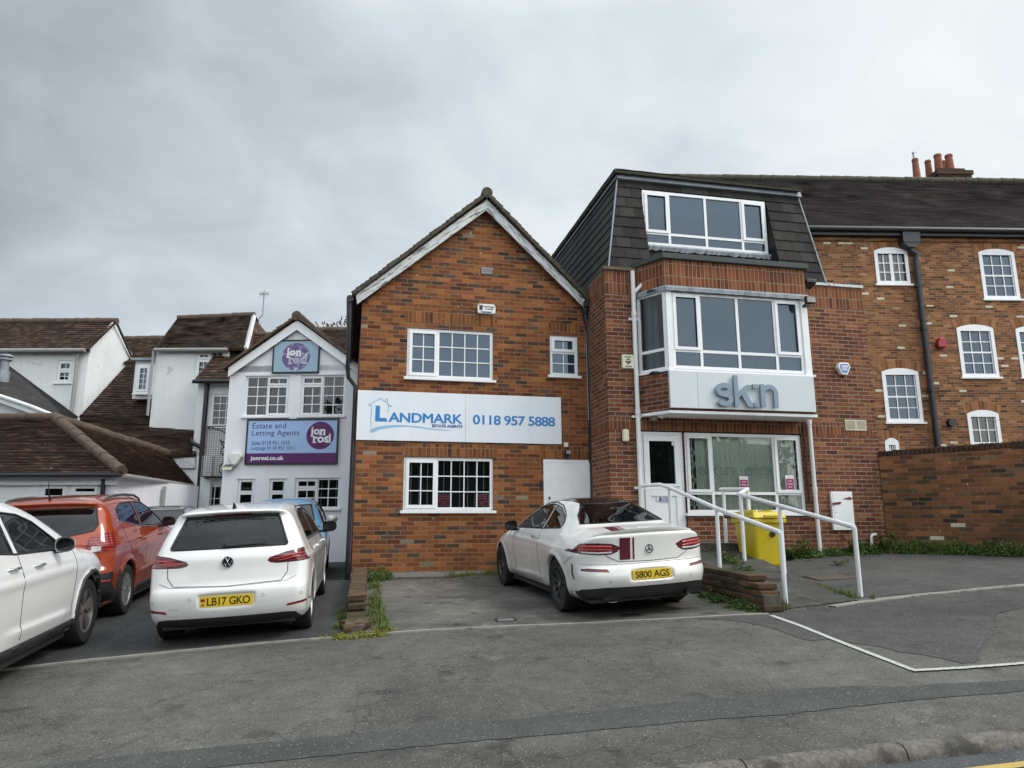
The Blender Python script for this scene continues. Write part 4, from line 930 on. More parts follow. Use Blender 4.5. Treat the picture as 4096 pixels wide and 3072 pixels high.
for k in range(14):
    a, b = fs1-.42+k*.03, fs1-.42+(k+1)*.03; cu.poly([(a, -bp+.2+.02*math.sin(k*1.7), zw0), (b, -bp+.2+.02*math.sin((k+1)*1.7), zw0), (b, -bp+.2+.02*math.sin((k+1)*1.7), zw1), (a, -bp+.2+.02*math.sin(k*1.7), zw1)])
for k in range(8):
    a, b = bs0+.2+k*.03, bs0+.2+(k+1)*.03; cu.poly([(a, .0+.02*math.sin(k*1.7), zw0), (b, .0+.02*math.sin((k+1)*1.7), zw0), (b, .0+.02*math.sin((k+1)*1.7), zw1), (a, .0+.02*math.sin(k*1.7), zw1)])
cu.build('curtain', M['curtain'], wb)
# wavy lead flashing over the bay window
lf = MB(); rn = random.Random(4); pr = None
pth = [(bs0+(bs1-bs0)*k/8, -bp*k/8) for k in range(9)] + [(bs1+(be1-bs1+.04)*k/60, -bp) for k in range(1, 61)]
for k, (x, y) in enumerate(pth):
    o_ = .030+.018*abs(math.sin(k*.55))+rn.uniform(0, .008); dx, dy = (-.8, -.5) if k < 8 else (0, -1)
    row = [(x+dx*.004, y+dy*.004, zw1+.085), (x+dx*o_, y+dy*o_, zw1+.045+rn.uniform(-.006, .006)), (x+dx*o_*.9, y+dy*o_*.9, zw1-.012-.012*abs(math.sin(k*.55))), (x+dx*.01, y+dy*.01, zw1-.004)]
    if pr:
        for j in range(3): lf.poly([pr[j], pr[j+1], row[j+1], row[j]])
    pr = row
lf.build('lead_flashing', M['lead'], B3, smooth=60)
# ground floor door and window
dw = (opx0, ddx-.015, dz0, optop)
d = MB(); d.ring(dw[0], dw[1], dw[2], dw[3], .05, .05, .12, wb=.03); D3 = d.build('door', M['upvc'], B3); D3['label'] = 'white half-glazed clinic door'
iz = dz0+ (optop-dz0)*.455
lf_ = MB(); lf_.ring(dw[0]+.055, dw[1]-.055, iz, dw[3]-.055, .105, .035, .09); lf_.ring(dw[0]+.055, dw[1]-.055, dw[2]+.035, iz-.001, .105, .035, .09); lf_.box(dw[0]+.16, dw[1]-.16, .055, .08, dw[2]+.14, iz-.105)
lf_.build('door_leaf', M['upvc'], D3, bevel=.004)
MB().pane(dw[0]+.155, dw[1]-.155, .06, iz+.10, dw[3]-.155).build('door_glass', M['glass'], D3)
hd = MB(); hx = dw[1]-.10; hz_ = iz+.05; hd.box(hx-.018, hx+.018, .02, .036, hz_-.10, hz_+.10); hd.tube([(hx, .0, hz_+.02), (hx-.13, -.005, hz_+.02)], .010, 8); hd.tube([(hx, .03, hz_+.02), (hx, .0, hz_+.02)], .010, 8); hd.build('handle', M['upvc'], D3)
MB().box(dw[0]-.01, dw[1]+.03, -.06, .12, dz0-.03, dz0-.001).build('threshold', M['upvc'], D3)
q = F3.rect(2632, 1985, 2688, 2005); st = MB(); st.box(q[0], q[1], .0335, .0349, q[2], q[3]); st.build('sticker', M['paper'], D3)
hh = q[3]-q[2]; ws = q[1]-q[0]
MB().box(q[0]+.03, q[1]-.006, .0325, .0334, q[2]+hh*.54, q[3]-.006).build('sticker_band', plain('green_band', (.01, .13, .09), .4), D3); MB().box(q[0]+.03, q[1]-.006, .0325, .0334, q[2]+.006, q[2]+hh*.48).build('sticker_band', plain('blue_band', (.01, .02, .30), .4), D3)
text('lettering', 'Fire exit', (q[0]+ws*.32, q[1]-ws*.05, q[2]+hh*.58, q[2]+hh*.90), .0325, M['signwh'], D3, .001, bold=.03)
text('lettering', 'Keep clear', (q[0]+ws*.32, q[1]-ws*.05, q[2]+hh*.10, q[2]+hh*.44), .0325, M['signwh'], D3, .001, bold=.03)
q = F3.rect(2692, 1760, 2706, 1781); MB().box(q[0], q[1], .057, .0595, q[2], q[3]).build('sticker', M['paper'], D3)
rc = (ddx+.015, opx1, wz0, optop)
fx = lambda px: (F3.sz(px, 1850)[0]-rc[0])/(rc[1]-rc[0])
a_, b_ = fx(2853), fx(3105)
tz = .245
gw = window(B3, rc, [(0, a_, tz, 1, 1, 1, True), (a_, b_, tz, 1, 1, 1, False), (b_, 1, tz, 1, 1, 1, True), (0, a_, 0, tz, 1, 1, False), (a_, b_, 0, tz, 1, 1, False), (b_, 1, 0, tz, 1, 1, False)], y=.05, g='glassc', behind='net', label='wide white ground floor window with folding lattice grille')
for ch in [o for o in bpy.data.objects if o.parent == gw and o.name.startswith('curtain')]: ch.location.y -= .035
lt = MB(); x0, x1, z0, z1 = rc[0]+.06, rc[1]-.06, rc[2]+.05, rc[3]-.12; n = 22; yy = .10
for k in range(n+1):
    xx = x0+(x1-x0)*k/n; lt.tube([(xx, yy, z0), (xx, yy, z1)], .007, 5)
for (za, zb) in ((z0+.02, z0+.22), (z0+.42, z0+.62), (z1-.52, z1-.32), (z1-.32, z1-.12)):
    for k in range(n):
        xa = x0+(x1-x0)*k/n; xb = x0+(x1-x0)*(k+1)/n
        lt.tube([(xa, yy-.008, za), (xb, yy-.008, zb)], .006, 4); lt.tube([(xa, yy+.006, zb), (xb, yy+.006, za)], .006, 4)
lt.build('folding_grille', M['bars'], gw)
for (xa, xb, s) in ((2795, 2940, 'sk:n'), (2984, 3105, 'sk:n')):
    q = F3.rect(xa, 1860, xb, 1903, .09); text('window_lettering', s, (q[0], q[1], q[2], q[3]+.05), .078, plain('frosted_blue', (.42, .52, .54), .5), gw, .002, bold=.0)
for i, (xa, xb, ya, yb) in enumerate(((2956, 2994, 1905, 1962), (3140, 3178, 1901, 1960))):
    q = F3.rect(xa, ya, xb, yb, .05); po = fthing('poster', F3, q[0], .045, q[2], ('magenta STAFF PARKING ONLY poster in the middle pane, behind the handrail', 'magenta STAFF PARKING ONLY poster in the right-hand pane')[i], 'poster', 'staff parking posters')
    w, h = q[1]-q[0], q[3]-q[2]; MB().box(0, w, 0, .004, 0, h).build('sheet', M['paper'], po); MB().box(.008, w-.008, -.002, -.0002, .008, h*.76).build('magenta_panel', M['magenta'], po)
    text('lettering', 'sk:n', (w*.3, w*.7, h*.82, h*.92), -.0003, M['grey'], po, .001)
    for k, s in enumerate(('STAFF', 'PARKING', 'ONLY')): text('lettering', s, (w*.2+.01*(k != 1), w*.8-.01*(k != 1), h*(.56-k*.2), h*(.64-k*.2)), -.0021, M['signwh'], po, .001, bold=.03)
# drain pipes
px0 = F3.sz(2540, 1500)[0]; pxb = F3.sz(2563, 2030)[0]
zp = ztop-.02; zb_ = -.1
bz = F3.sz(2560, 1165)[1]
pp_ = F3.sz(2536, 1250, -.08)[0]
wp = pipe('downpipe', [(pp_, -.08, zp), (pp_, -.08, zb_)], .040, 'whitepipe', B3, label='white downpipe left of the clinic door', clips=[(pp_, -.03, F3.sz(2540, 1280)[1]), (pp_, -.03, F3.sz(2540, 1668)[1]), (pp_, -.03, F3.sz(2540, 1952)[1])], collars=[((pp_, -.08, F3.sz(2540, 1262)[1]), .09), ((pp_, -.08, F3.sz(2540, 1650)[1]), .09)])
pipe('overflow_pipe', [(pp_+.02, -.09, bz-.06), (pp_+.17, -.10, bz+.10)], .036, 'whitepipe', B3)
p0 = F3.sz(3236, 1680, -.07)[0]
pipe('downpipe', [(p0, -.07, bzsof-.03), (p0, -.07, float(gz(5.8, 12.6))-F3.zb-.05)], .036, 'whitepipe', B3, label='white downpipe right of the ground floor window', collars=[((p0, -.07, F3.sz(3236, 1690)[1]), .08), ((p0, -.07, F3.sz(3236, 1958)[1]), .08)])
pipe('conduit', [(p0-.10, -.03, bzsof-.03), (p0-.10, -.03, F3.sz(3240, 2010)[1]), (p0-.085, -.03, F3.sz(3240, 2012)[1])], .016, 'rust', B3)
a = F3.sz(3232, 1165, -.15); b = F3.sz(3250, 1262, -.12)
pipe('bend_pipe', [(be1+.00, .02, a[1]+.03), (be1+.02, -.12, a[1]+.04), (be1+.09, -.15, a[1]-.06), (be1+.10, -.15, a[1]-.18)], .045, 'whitepipe', B3)
pipe('bend_pipe', [(be1+.11, -.12, b[1]+.30), (be1+.15, -.12, b[1]+.10), (be1+.10, -.10, b[1]), (be1+.02, -.04, b[1]-.02)], .045, 'whitepipe', B3)
# --- mansard
mL0 = F3.sz(2433, 1075)[0]; mtz = F3.sz(2466, 712, .42)[1]; mTL = F3.sz(2468, 712, .42)[0]; mTR = F3.sz(3188, 780, .42)[0]; mtzr = F3.sz(3188, 780, .42)[1]; mBR = F3.sz(3299, 1126, .02)[0]
mt = (mtz+mtzr)/2; lean = .42; mz0 = ztop+.05
MM = MB()
wq = F3.quad((2564, 765), (3057, 802), (3074, 1016), (2580, 980), .36)
def fl(s, z): return (s, lean*(z-mz0)/(mt-mz0), z)
def slateface(A, B_, C_, D_, mi): roof(MM, A, B_, D_, C_, .27, .014, mi, wob=.003, du=.8, under=False, v0=0)
sL = lambda z: mL0+(mTL-mL0)*(z-mz0)/(mt-mz0); sR = lambda z: mBR+(mTR-mBR)*(z-mz0)/(mt-mz0)
wl, wr = wq[0]-.03, wq[1]+.03; wt_ = wq[3]+.02
# left, right and head strips around the window opening, courses aligned
zc_ = [mz0+(wt_-mz0)*k/8 for k in range(9)]+[mt]; zh = wt_
def band(s0a, s1a, s0b, s1b, z0, z1, v0): roof(MM, fl(s0a, z0), fl(s1a, z0), fl(s0b, z1), fl(s1b, z1), (z1-z0)/max(1, round((z1-z0)/((mt-mz0)/9)))*1.06, .016, 0, wob=.002, du=.9, under=False, v0=v0)
for k in range(9):
    z0, z1 = zc_[k], zc_[k+1]
    if z1 <= zh+1e-6:
        for (x0, x1, y0, y1) in ((sL(z0), wl, sL(z1), wl), (wr, sR(z0), wr, sR(z1))):
            A, B_, C_, D_ = Vector(fl(x0, z0)), Vector(fl(x1, z0)), Vector(fl(y1, z1)), Vector(fl(y0, z1)); nn = Vector((0, -1, .3)).normalized()
            vv0 = k*.27+.02
            MM.poly([A+nn*.02, B_+nn*.02, C_+nn*.004, D_+nn*.004], 0, uv=[(x0, vv0), (x1, vv0), (y1, vv0+.24), (y0, vv0+.24)])
            MM.poly([A-nn*.01, B_-nn*.01, B_+nn*.02, A+nn*.02], 0, uv=[(x0, vv0)]*4)
    else:
        x0, x1, y0, y1 = sL(z0), sR(z0), sL(z1), sR(z1); A, B_, C_, D_ = Vector(fl(x0, z0)), Vector(fl(x1, z0)), Vector(fl(y1, z1)), Vector(fl(y0, z1)); nn = Vector((0, -1, .3)).normalized(); vv0 = k*.27+.02
        MM.poly([A+nn*.02, B_+nn*.02, C_+nn*.004, D_+nn*.004], 0, uv=[(x0, vv0), (x1, vv0), (y1, vv0+.24), (y0, vv0+.24)])
        MM.poly([A-nn*.01, B_-nn*.01, B_+nn*.02, A+nn*.02], 0, uv=[(x0, vv0)]*4)
# left and right returns running back
for sd in (0, 1):
    for k in range(9):
        z0, z1 = zc_[k], zc_[k+1]; s = sL if sd == 0 else sR; q = -1 if sd == 0 else 1; n_ = Vector((q, 0, .25)).normalized(); vv0 = k*.27+.02; yb = 7.0
        A, B_, C_, D_ = Vector(fl(s(z0), z0)), Vector((s(z0), yb, z0)), Vector((s(z1), yb, z1)), Vector(fl(s(z1), z1))
        MM.poly([A+n_*.02, B_+n_*.02, C_+n_*.004, D_+n_*.004], 1, uv=[(0, vv0), (yb, vv0), (yb, vv0+.24), (.1, vv0+.24)])
        MM.poly([A-n_*.01, B_-n_*.01, B_+n_*.02, A+n_*.02], 1, uv=[(0, vv0)]*4)
MM.poly([fl(sL(mt), mt), fl(sR(mt), mt), (sR(mt), 7, mt), (sL(mt), 7, mt)], 2)
# cheeks, recessed apron and head soffit of the opening
yw = .34
for x in (wl, wr):
    MM.poly([fl(x, mz0), (x, yw+.05, mz0), (x, yw+.05, zh), fl(x, zh)], 0)
MM.poly([(wl, yw, mz0-.05), (wr, yw, mz0-.05), (wr, yw, wq[2]), (wl, yw, wq[2])], 0)
MM.poly([(wl, 1.2, wq[2]), (wr, 1.2, wq[2]), (wr, 1.2, zh), (wl, 1.2, zh)], 2)
MM.poly([(wl, lean*(zh-mz0)/(mt-mz0), zh-.001), (wr, lean*(zh-mz0)/(mt-mz0), zh-.001), (wr, 1.2, zh-.001), (wl, 1.2, zh-.001)], 2)
MM.poly([(wl, yw, wq[2]), (wr, yw, wq[2]), (wr, 1.2, wq[2]), (wl, 1.2, wq[2])], 2)
ms = MM.build('mansard', [M['slate'], M['slatel'], M['interior']], B3); ms['label'] = 'dark slate-hung mansard storey'
# hip edge trims
for (s, col_) in ((sL, 0), (sR, 1)):
    t_ = MB(); t_.tube([Vector(fl(s(mz0), mz0))+Vector((0, -.015, 0)), Vector(fl(s(mt), mt))+Vector((0, -.015, 0))], .016, 6); t_.build('hip_trim', M['lead'], B3)
mw = window(B3, (wq[0], wq[1], wq[2], wq[3]), [(0, .205, .22, 1, 1, 1, True), (.205, .50, .22, 1, 1, 1, False), (.50, .795, .22, 1, 1, 1, False), (.795, 1, .22, 1, 1, 1, True), (0, .205, 0, .22, 1, 1, False), (.205, .5, 0, .22, 1, 1, False), (.5, .795, 0, .22, 1, 1, False), (.795, 1, 0, .22, 1, 1, False)], y=.36, g='glassr', sill=None, label='wide white mansard window with half-drawn blinds')
bl = MB(); zz = wq[3]-.08
while zz > wq[3]-(wq[3]-wq[2])*.42: bl.box(wq[0]+.06, wq[0]+(wq[1]-wq[0])*.5, .44, .446, zz, zz+.02); zz -= .028
zz = wq[3]-.08
while zz > wq[3]-(wq[3]-wq[2])*.30: bl.box(wq[0]+(wq[1]-wq[0])*.5, wq[1]-.06, .44, .446, zz, zz+.02); zz -= .028
bl.build('blind', M['blind'], mw)
lf = MB(); pr = None; rn = random.Random(8)
for k in range(50):
    x = wl+(wr-wl)*k/49; j = rn.uniform(-.01, .012)
    row = [(x, yw-.004, wq[2]+.0), (x, yw-.05+j, wq[2]-.05), (x, yw-.03+j, wq[2]-.12+j*2)]
    if pr: 
        for m_ in range(2): lf.poly([pr[m_], pr[m_+1], row[m_+1], row[m_]])
    pr = row
lf.build('lead_flashing', M['lead'], B3, smooth=60)
# fascia and ragged top roof
fa = MB(); A = fl(sL(mt)-.02, mt-.13); 
fa.poly([(sL(mt)-.03, lean-.09, mt-.06), (sR(mt)+.04, lean-.09, mt-.06), (sR(mt)+.04, lean-.05, mt+.07), (sL(mt)-.03, lean-.05, mt+.07)])
fa.poly([(sL(mt)-.03, lean-.09, mt-.06), (sR(mt)+.04, lean-.09, mt-.06), (sR(mt)+.04, lean+.0, mt-.07), (sL(mt)-.03, lean+.0, mt-.07)])
fa.poly([(sL(mt)-.05, 7, mt-.06), (sL(mt)-.05, lean-.09, mt-.06), (sL(mt)-.02, lean-.05, mt+.07), (sL(mt)-.02, 7, mt+.07)])
fa.build('fascia', M['lead'], B3)
tr = MB(); roof(tr, (sL(mt)-.10, lean-.16, mt+.065), (sR(mt)+.02, lean-.16, mt+.065), (sL(mt)+1.2, lean+1.3, mt+.52), (sR(mt)-.6, lean+1.3, mt+.40), .13, .03, 0, wob=.012, du=.18)
roof(tr, (sL(mt)-.10, 7, mt+.065), (sL(mt)-.10, lean-.16, mt+.065), (sL(mt)+1.2, 7, mt+.52), (sL(mt)+1.2, lean+1.3, mt+.52), .13, .03, 0, wob=.012, du=.3)
tr.build('top_roof', M['ridgem'], B3)
# --- fascia sign sk:n
q = F3.quad((2678, 1482.6), (3257, 1504), (3262, 1649.6), (2682, 1628), -bp-.06)
S3 = fthing('fascia_sign', F3, q[0], -bp-.06, q[2], 'pale grey fascia panel with raised blue-grey letters sk:n under the bay', 'sign')
w, h = q[1]-q[0], q[3]-q[2]; xj = w*.185
MB().box(0, xj-.002, 0, .05, 0, h).build('panel', M['signg'], S3, bevel=.003); MB().box(xj+.002, w, 0, .05, 0, h).build('panel', M['signg'], S3, bevel=.003)
def L3(zx, zy): a = F3.sz(2300+zx*.5425, 1450+zy*.5425, -bp-.10); return (a[0]-q[0], a[1]-q[2])
def bq(x0, y0, x1, y1):
    a = L3(x0, y0); b = L3(x1, y1); return (a[0], b[0], b[1], a[1])
def polyl(pts, wd, mat=M['greyl'], dep=(-.075, -.03)):
    """constant width stroke as one solid"""
    n = len(pts); Lf, Rt = [], []
    for i in range(n):
        a = Vector(pts[max(0, i-1)]); b = Vector(pts[min(n-1, i+1)]); t = (b-a).normalized(); nn = Vector((-t.y, t.x))*wd/2; p = Vector(pts[i])
        Lf.append(p+nn); Rt.append(p-nn)
    m_ = MB(); 
    for i in range(n-1):
        m_.prism([tuple(Lf[i]), tuple(Lf[i+1]), tuple(Rt[i+1]), tuple(Rt[i])], dep[0], dep[1])
    return m_
b = bq(1030, 150, 1165, 325); sw_ = (b[1]-b[0]); sh = b[3]-b[2]; st_ = sw_*.27
def arc(cx_, cz_, rx, rz, a0, a1, n=14): return [(cx_+rx*math.cos(R(a0+(a1-a0)*k/n)), cz_+rz*math.sin(R(a0+(a1-a0)*k/n))) for k in range(n+1)]
cxs = (b[0]+b[1])/2; mzz = (b[2]+b[3])/2; rx = sw_/2-st_/2; rz = (sh/2-st_/2)/2
sp = arc(cxs, mzz+rz, rx, rz, 25, 270, 18) + arc(cxs, mzz-rz, rx, rz, 90, -155, 18)[1:]
polyl(sp, st_).build('letter_s', M['greyl'], S3, autofix=True)
b = bq(1160, 95, 1205, 325); m_ = MB(); m_.box(b[0], b[1], -.075, -.03, b[2], b[3]); kb = bq(1200, 165, 1310, 330); kw = st_
zc0 = kb[2]+(kb[3]-kb[2])*.45; e_ = MB()
m_.prism([(b[1], zc0-.02), (b[1], zc0+kw*.8), (kb[1]-kw*1.1, kb[3]), (kb[1], kb[3])][::1], -.0745, -.031)
m_.prism([(b[1]+(kb[1]-b[1])*.22, zc0+kw*.35), (b[1]+(kb[1]-b[1])*.55, zc0+kw*.9), (kb[1]+.01, kb[2]), (kb[1]-kw*1.15, kb[2])], -.074, -.0315)
m_.build('letter_k', M['greyl'], S3, autofix=True)
for (x0, y0, x1, y1) in ((1303, 162, 1345, 193), (1312, 297, 1352, 328)):
    b = bq(x0, y0, x1, y1); MB().box(b[0], b[1], -.075, -.03, b[2], b[3]).build('letter_dot', M['greyl'], S3)
b = bq(1357, 162, 1497, 334); nw = b[1]-b[0]; m_ = polyl([(b[0]+st_/2, b[2]), (b[0]+st_/2, b[3])], st_*.95); cxn = (b[0]+b[1])/2; rxn = nw/2-st_/2
a2 = arc(cxn+.004, b[3]-st_/2-rxn*.95, rxn, rxn*.95, 165, 0, 14)+[(b[1]-st_/2, b[2])]
m2 = polyl(a2, st_*.95, dep=(-.0745, -.031)); m_.add(m2.v, m2.f); m_.build('letter_n', M['greyl'], S3, autofix=True)
# --- fittings on the clinic wall
def fit(name, x0, y0, x1, y1, lab, cat, d=0, group=None):
    q = F3.rect(x0, y0, x1, y1, d); o = fthing(name, F3, (q[0]+q[1])/2, d, q[2], lab, cat, group); return o, (q[1]-q[0])/2, q[3]-q[2]
o, w, h = fit('meter_cabinet', 3316, 1966, 3414, 2119, 'white meter cabinet with torn tape on the red brick wall', 'cabinet')
MB().ring(-w, w, 0, h, .03, -.05, 0).build('frame', M['wpaint'], o); MB().box(-w+.032, w-.032, -.056, -.01, .032, h-.032).build('door', M['wpaint'], o, bevel=.004)
MB().add([(-w+.0, -.058, h*.70), (-w+.19, -.058, h*.73), (-w+.17, -.058, h*.66), (-w+.01, -.058, h*.63)], [(0, 1, 2, 3)]).build('tape', M['brick3'], o); MB().add([(w-.22, -.058, h*.80), (w-.06, -.058, h*.86), (w-.0, -.058, h*.82), (w-.05, -.058, h*.77)], [(0, 1, 2, 3)]).build('tape', M['brick3'], o)
MB().lathe([(.008, -.058), (.008, -.056)], (-w+.07, 0, h*.45), 8, axis='y').build('lock', M['black'], o)
o, w, h = fit('vent_grille', 3378, 1679, 3465, 1723, 'pair of cream louvred vents high on the red brick wall', 'vent')
for sx in (-1, 1):
    x0, x1 = (-w, -.004) if sx < 0 else (.004, w); g_ = MB(); g_.ring(x0, x1, 0, h, .012, -.015, 0)
    for k in range(9): zz = .02+(h-.04)*k/8; g_.box(x0+.012, x1-.012, -.013, -.003, zz-.004, zz+.005)
    g_.build('grille', M['cream'], o); MB().box(x0+.01, x1-.01, -.002, .001, .01, h-.01).build('duct', M['wood'], o)
o, w, h = fit('alarm_box', 3338, 1453, 3393, 1504, 'white hexagonal alarm box with blue AMCO label on the red brick wall', 'alarm')
hx_ = [(-w*.45, 0), (w*.45, 0), (w, h*.62), (w*.72, h), (-w*.72, h), (-w, h*.62)]
MB().prism(hx_, -.09, 0).build('casing', M['creamw'], o, bevel=.012, autofix=True); MB().prism([(x*.74, h*.52+(z-h*.5)*.74) for x, z in hx_], -.0925, -.090).build('label', M['bluel'], o, autofix=True)
text('lettering', 'AM', (-w*.48, w*.48, h*.58, h*.78), -.093, M['signwh'], o, .002, bold=.05); text('lettering', 'CO', (-w*.40, w*.40, h*.34, h*.53), -.093, M['signwh'], o, .002, bold=.05)
MB().lathe([(.03, -.03), (.025, 0)], (0, -.05, 0), 10).build('strobe', M['black'], o)
o, w, h = fit('alarm_box', 2483, 1421, 2530, 1478, 'square cream Lander Alarms box beside the white downpipe', 'alarm')
MB().box(-w, w, -.08, 0, 0, h).build('casing', M['cream'], o, bevel=.012)
text('lettering', 'Lander', (-w*.6, w*.6, h*.78, h*.90), -.081, M['black'], o, .002, bold=.02); text('lettering', 'Alarms', (-w*.6, w*.6, h*.10, h*.22), -.081, M['black'], o, .002, bold=.02)
dm = MB(); cz_ = h*.50; rr_ = w*.55
dm.prism([(-rr_, cz_), (0, cz_-rr_), (rr_, cz_), (rr_*.7, cz_+rr_*.3), (0, cz_-rr_*.4), (-rr_*.7, cz_+rr_*.3)], -.083, -.08); dm.prism([(-rr_*.7, cz_+rr_*.42), (0, cz_+rr_), (rr_*.7, cz_+rr_*.42), (0, cz_+rr_*.5)], -.083, -.08); dm.prism([(-rr_*.3, cz_), (0, cz_-rr_*.3), (rr_*.3, cz_), (0, cz_+rr_*.3)], -.083, -.08)
dm.build('emblem', M['black'], o, autofix=True)
o, w, h = fit('wall_light', 2485, 1718, 2512, 1768, 'grimy oval bulkhead light left of the white downpipe', 'light')
MB().box(-w, w, -.09, 0, 0, h).build('lens', M['cream'], o, bevel=.03); MB().box(-w-.01, w+.0, -.03, 0, .0, h+.01).build('base', M['rust'], o, bevel=.012)
o, w, h = fit('floodlight', 3205, 1120, 3250, 1156, 'black floodlight on top corner of the bay', 'light', -.2)
MB().add([(-.11, -.16, .14), (.11, -.16, .14), (.11, .06, .06), (-.11, .06, .06), (-.10, -.16, .07), (.10, -.16, .07), (.10, .05, .0), (-.10, .05, .0)], [(0, 1, 2, 3), (7, 6, 5, 4), (0, 4, 5, 1), (1, 5, 6, 2), (2, 6, 7, 3), (3, 7, 4, 0)]).build('housing', M['blackmet'], o, bevel=.01)
MB().box(-.05, -.02, -.02, .06, -.08, .05).build('bracket', M['blackmet'], o)
o, w, h = fit('floodlight', 3212, 1190, 3254, 1228, 'dusty floodlight at the right corner of the bay window', 'light', -bp-.12)
MB().box(-.10, .09, -.10, -.02, .04, .17).build('housing', M['rust'], o, bevel=.012); MB().box(-.085, .075, -.103, -.1005, .055, .155).build('lens', M['grey'], o); MB().box(-.09, 0, -.06, .05, -.01, .038).build('bracket', M['black'], o)
o, w, h = fit('security_camera', 2633, 1658, 2660, 1676, 'white dome camera under the soffit of the bay', 'camera', -.25)
MB().lathe([(.03, .07), (.05, .068), (.05, .03), (.042, .005), (.02, -.012), (.0, -.014)], (0, 0, 0), 14).build('dome', M['creamw'], o, smooth=40); MB().lathe([(.018, .052), (.018, .048)], (.0, 0, .02), 10, axis='y').build('lens', M['black'], o)
for v in o.children: v.location = (0, 0, .02)
o, w, h = fit('junction_box', 2604, 1662, 2628, 1682, 'small grey junction box beside the dome camera', 'box', -.12)
MB().box(-.045, .045, -.04, .12, 0, .095).build('casing', M['grey'], o, bevel=.005)
g0 = F3.sz(3480, 2212)
o = fthing('waste_pipe', F3, F3.sz(3478, 2180)[0], -.06, float(gz(6.3, 12.8))-F3.zb, 'short white hooked waste pipe low on the red brick wall', 'pipe')
zt_ = F3.sz(3480, 2138)[1]-(float(gz(6.3, 12.8))-F3.zb)
MB().tube([(0, 0, -.05), (0, 0, zt_-.06), (.015, 0, zt_-.02), (.05, 0, zt_), (.12, .0, zt_), (.13, .07, zt_)], .024, 12).build('pipe', M['whitepipe'], o, smooth=50)
# ================================================================ long old brick terrace behind
F4 = Frame(P(3500, 1700, 20.0).x, 20.0, 2.0, .9)
B4 = fempty('terrace_house', F4, 'long old brown-brick terrace with arched white sash windows and a dark tiled roof', 'house')
def Z7(x, y): return (3100+x*.4521, 550+y*.4521)
def Z8(x, y): return (3100+x*.4521, 1250+y*.4521)
def q4(z, x0, y0, x1, y1, d=0): a = F4.sz(*z(x0, y0), d); b = F4.sz(*z(x1, y1), d); return [a[0], b[0], b[1], a[1]]
ev = (F4.sz(3240, 932)[1]+F4.sz(4094, 950)[1])/2
s0, s1 = -4.5, 9.0
wins = [('side-hung arched window beneath the gutter', q4(Z7, 868, 972, 1200, 1300), 'case'), ('tall arched sash window top right', q4(Z7, 1790, 985, 2170, 1432), 'sash'), ('arched sash window right of the red alarm', q4(Z8, 1598, 106, 1985, 572), 'sash'),
        ('arched sash window cut by the right edge', q4(Z8, 2118, 116, 2520, 574), 'sash'), ('arched sash window left of the drainpipe', q4(Z8, 936, 492, 1315, 970), 'sash'), ('arched window above the garden wall', q4(Z8, 1690, 862, 2045, 1420), 'dark'), ('white window half hidden by the garden wall', q4(Z8, 965, 1110, 1118, 1400), 'dark')]
mb = MB(); hs = []
for nm, q, k in wins:
    w = q[1]-q[0]; fw = .10; hs.append((q[0]+fw, q[1]-fw, q[2]+.10, q[3]-.20))
wall_sheet(mb, s0, s1, -.5, ev+.1, hs, reveal=.06, room=1.0)
mb.poly([(s0, 8, -.5), (s0, 0, -.5), (s0, 0, ev+.1), (s0, 8, ev+.1)]); mb.poly([(s1, 0, -.5), (s1, 8, -.5), (s1, 8, ev+.1), (s1, 0, ev+.1)])
mb.build('wall', [M['brick4'], M['interior2']], B4)
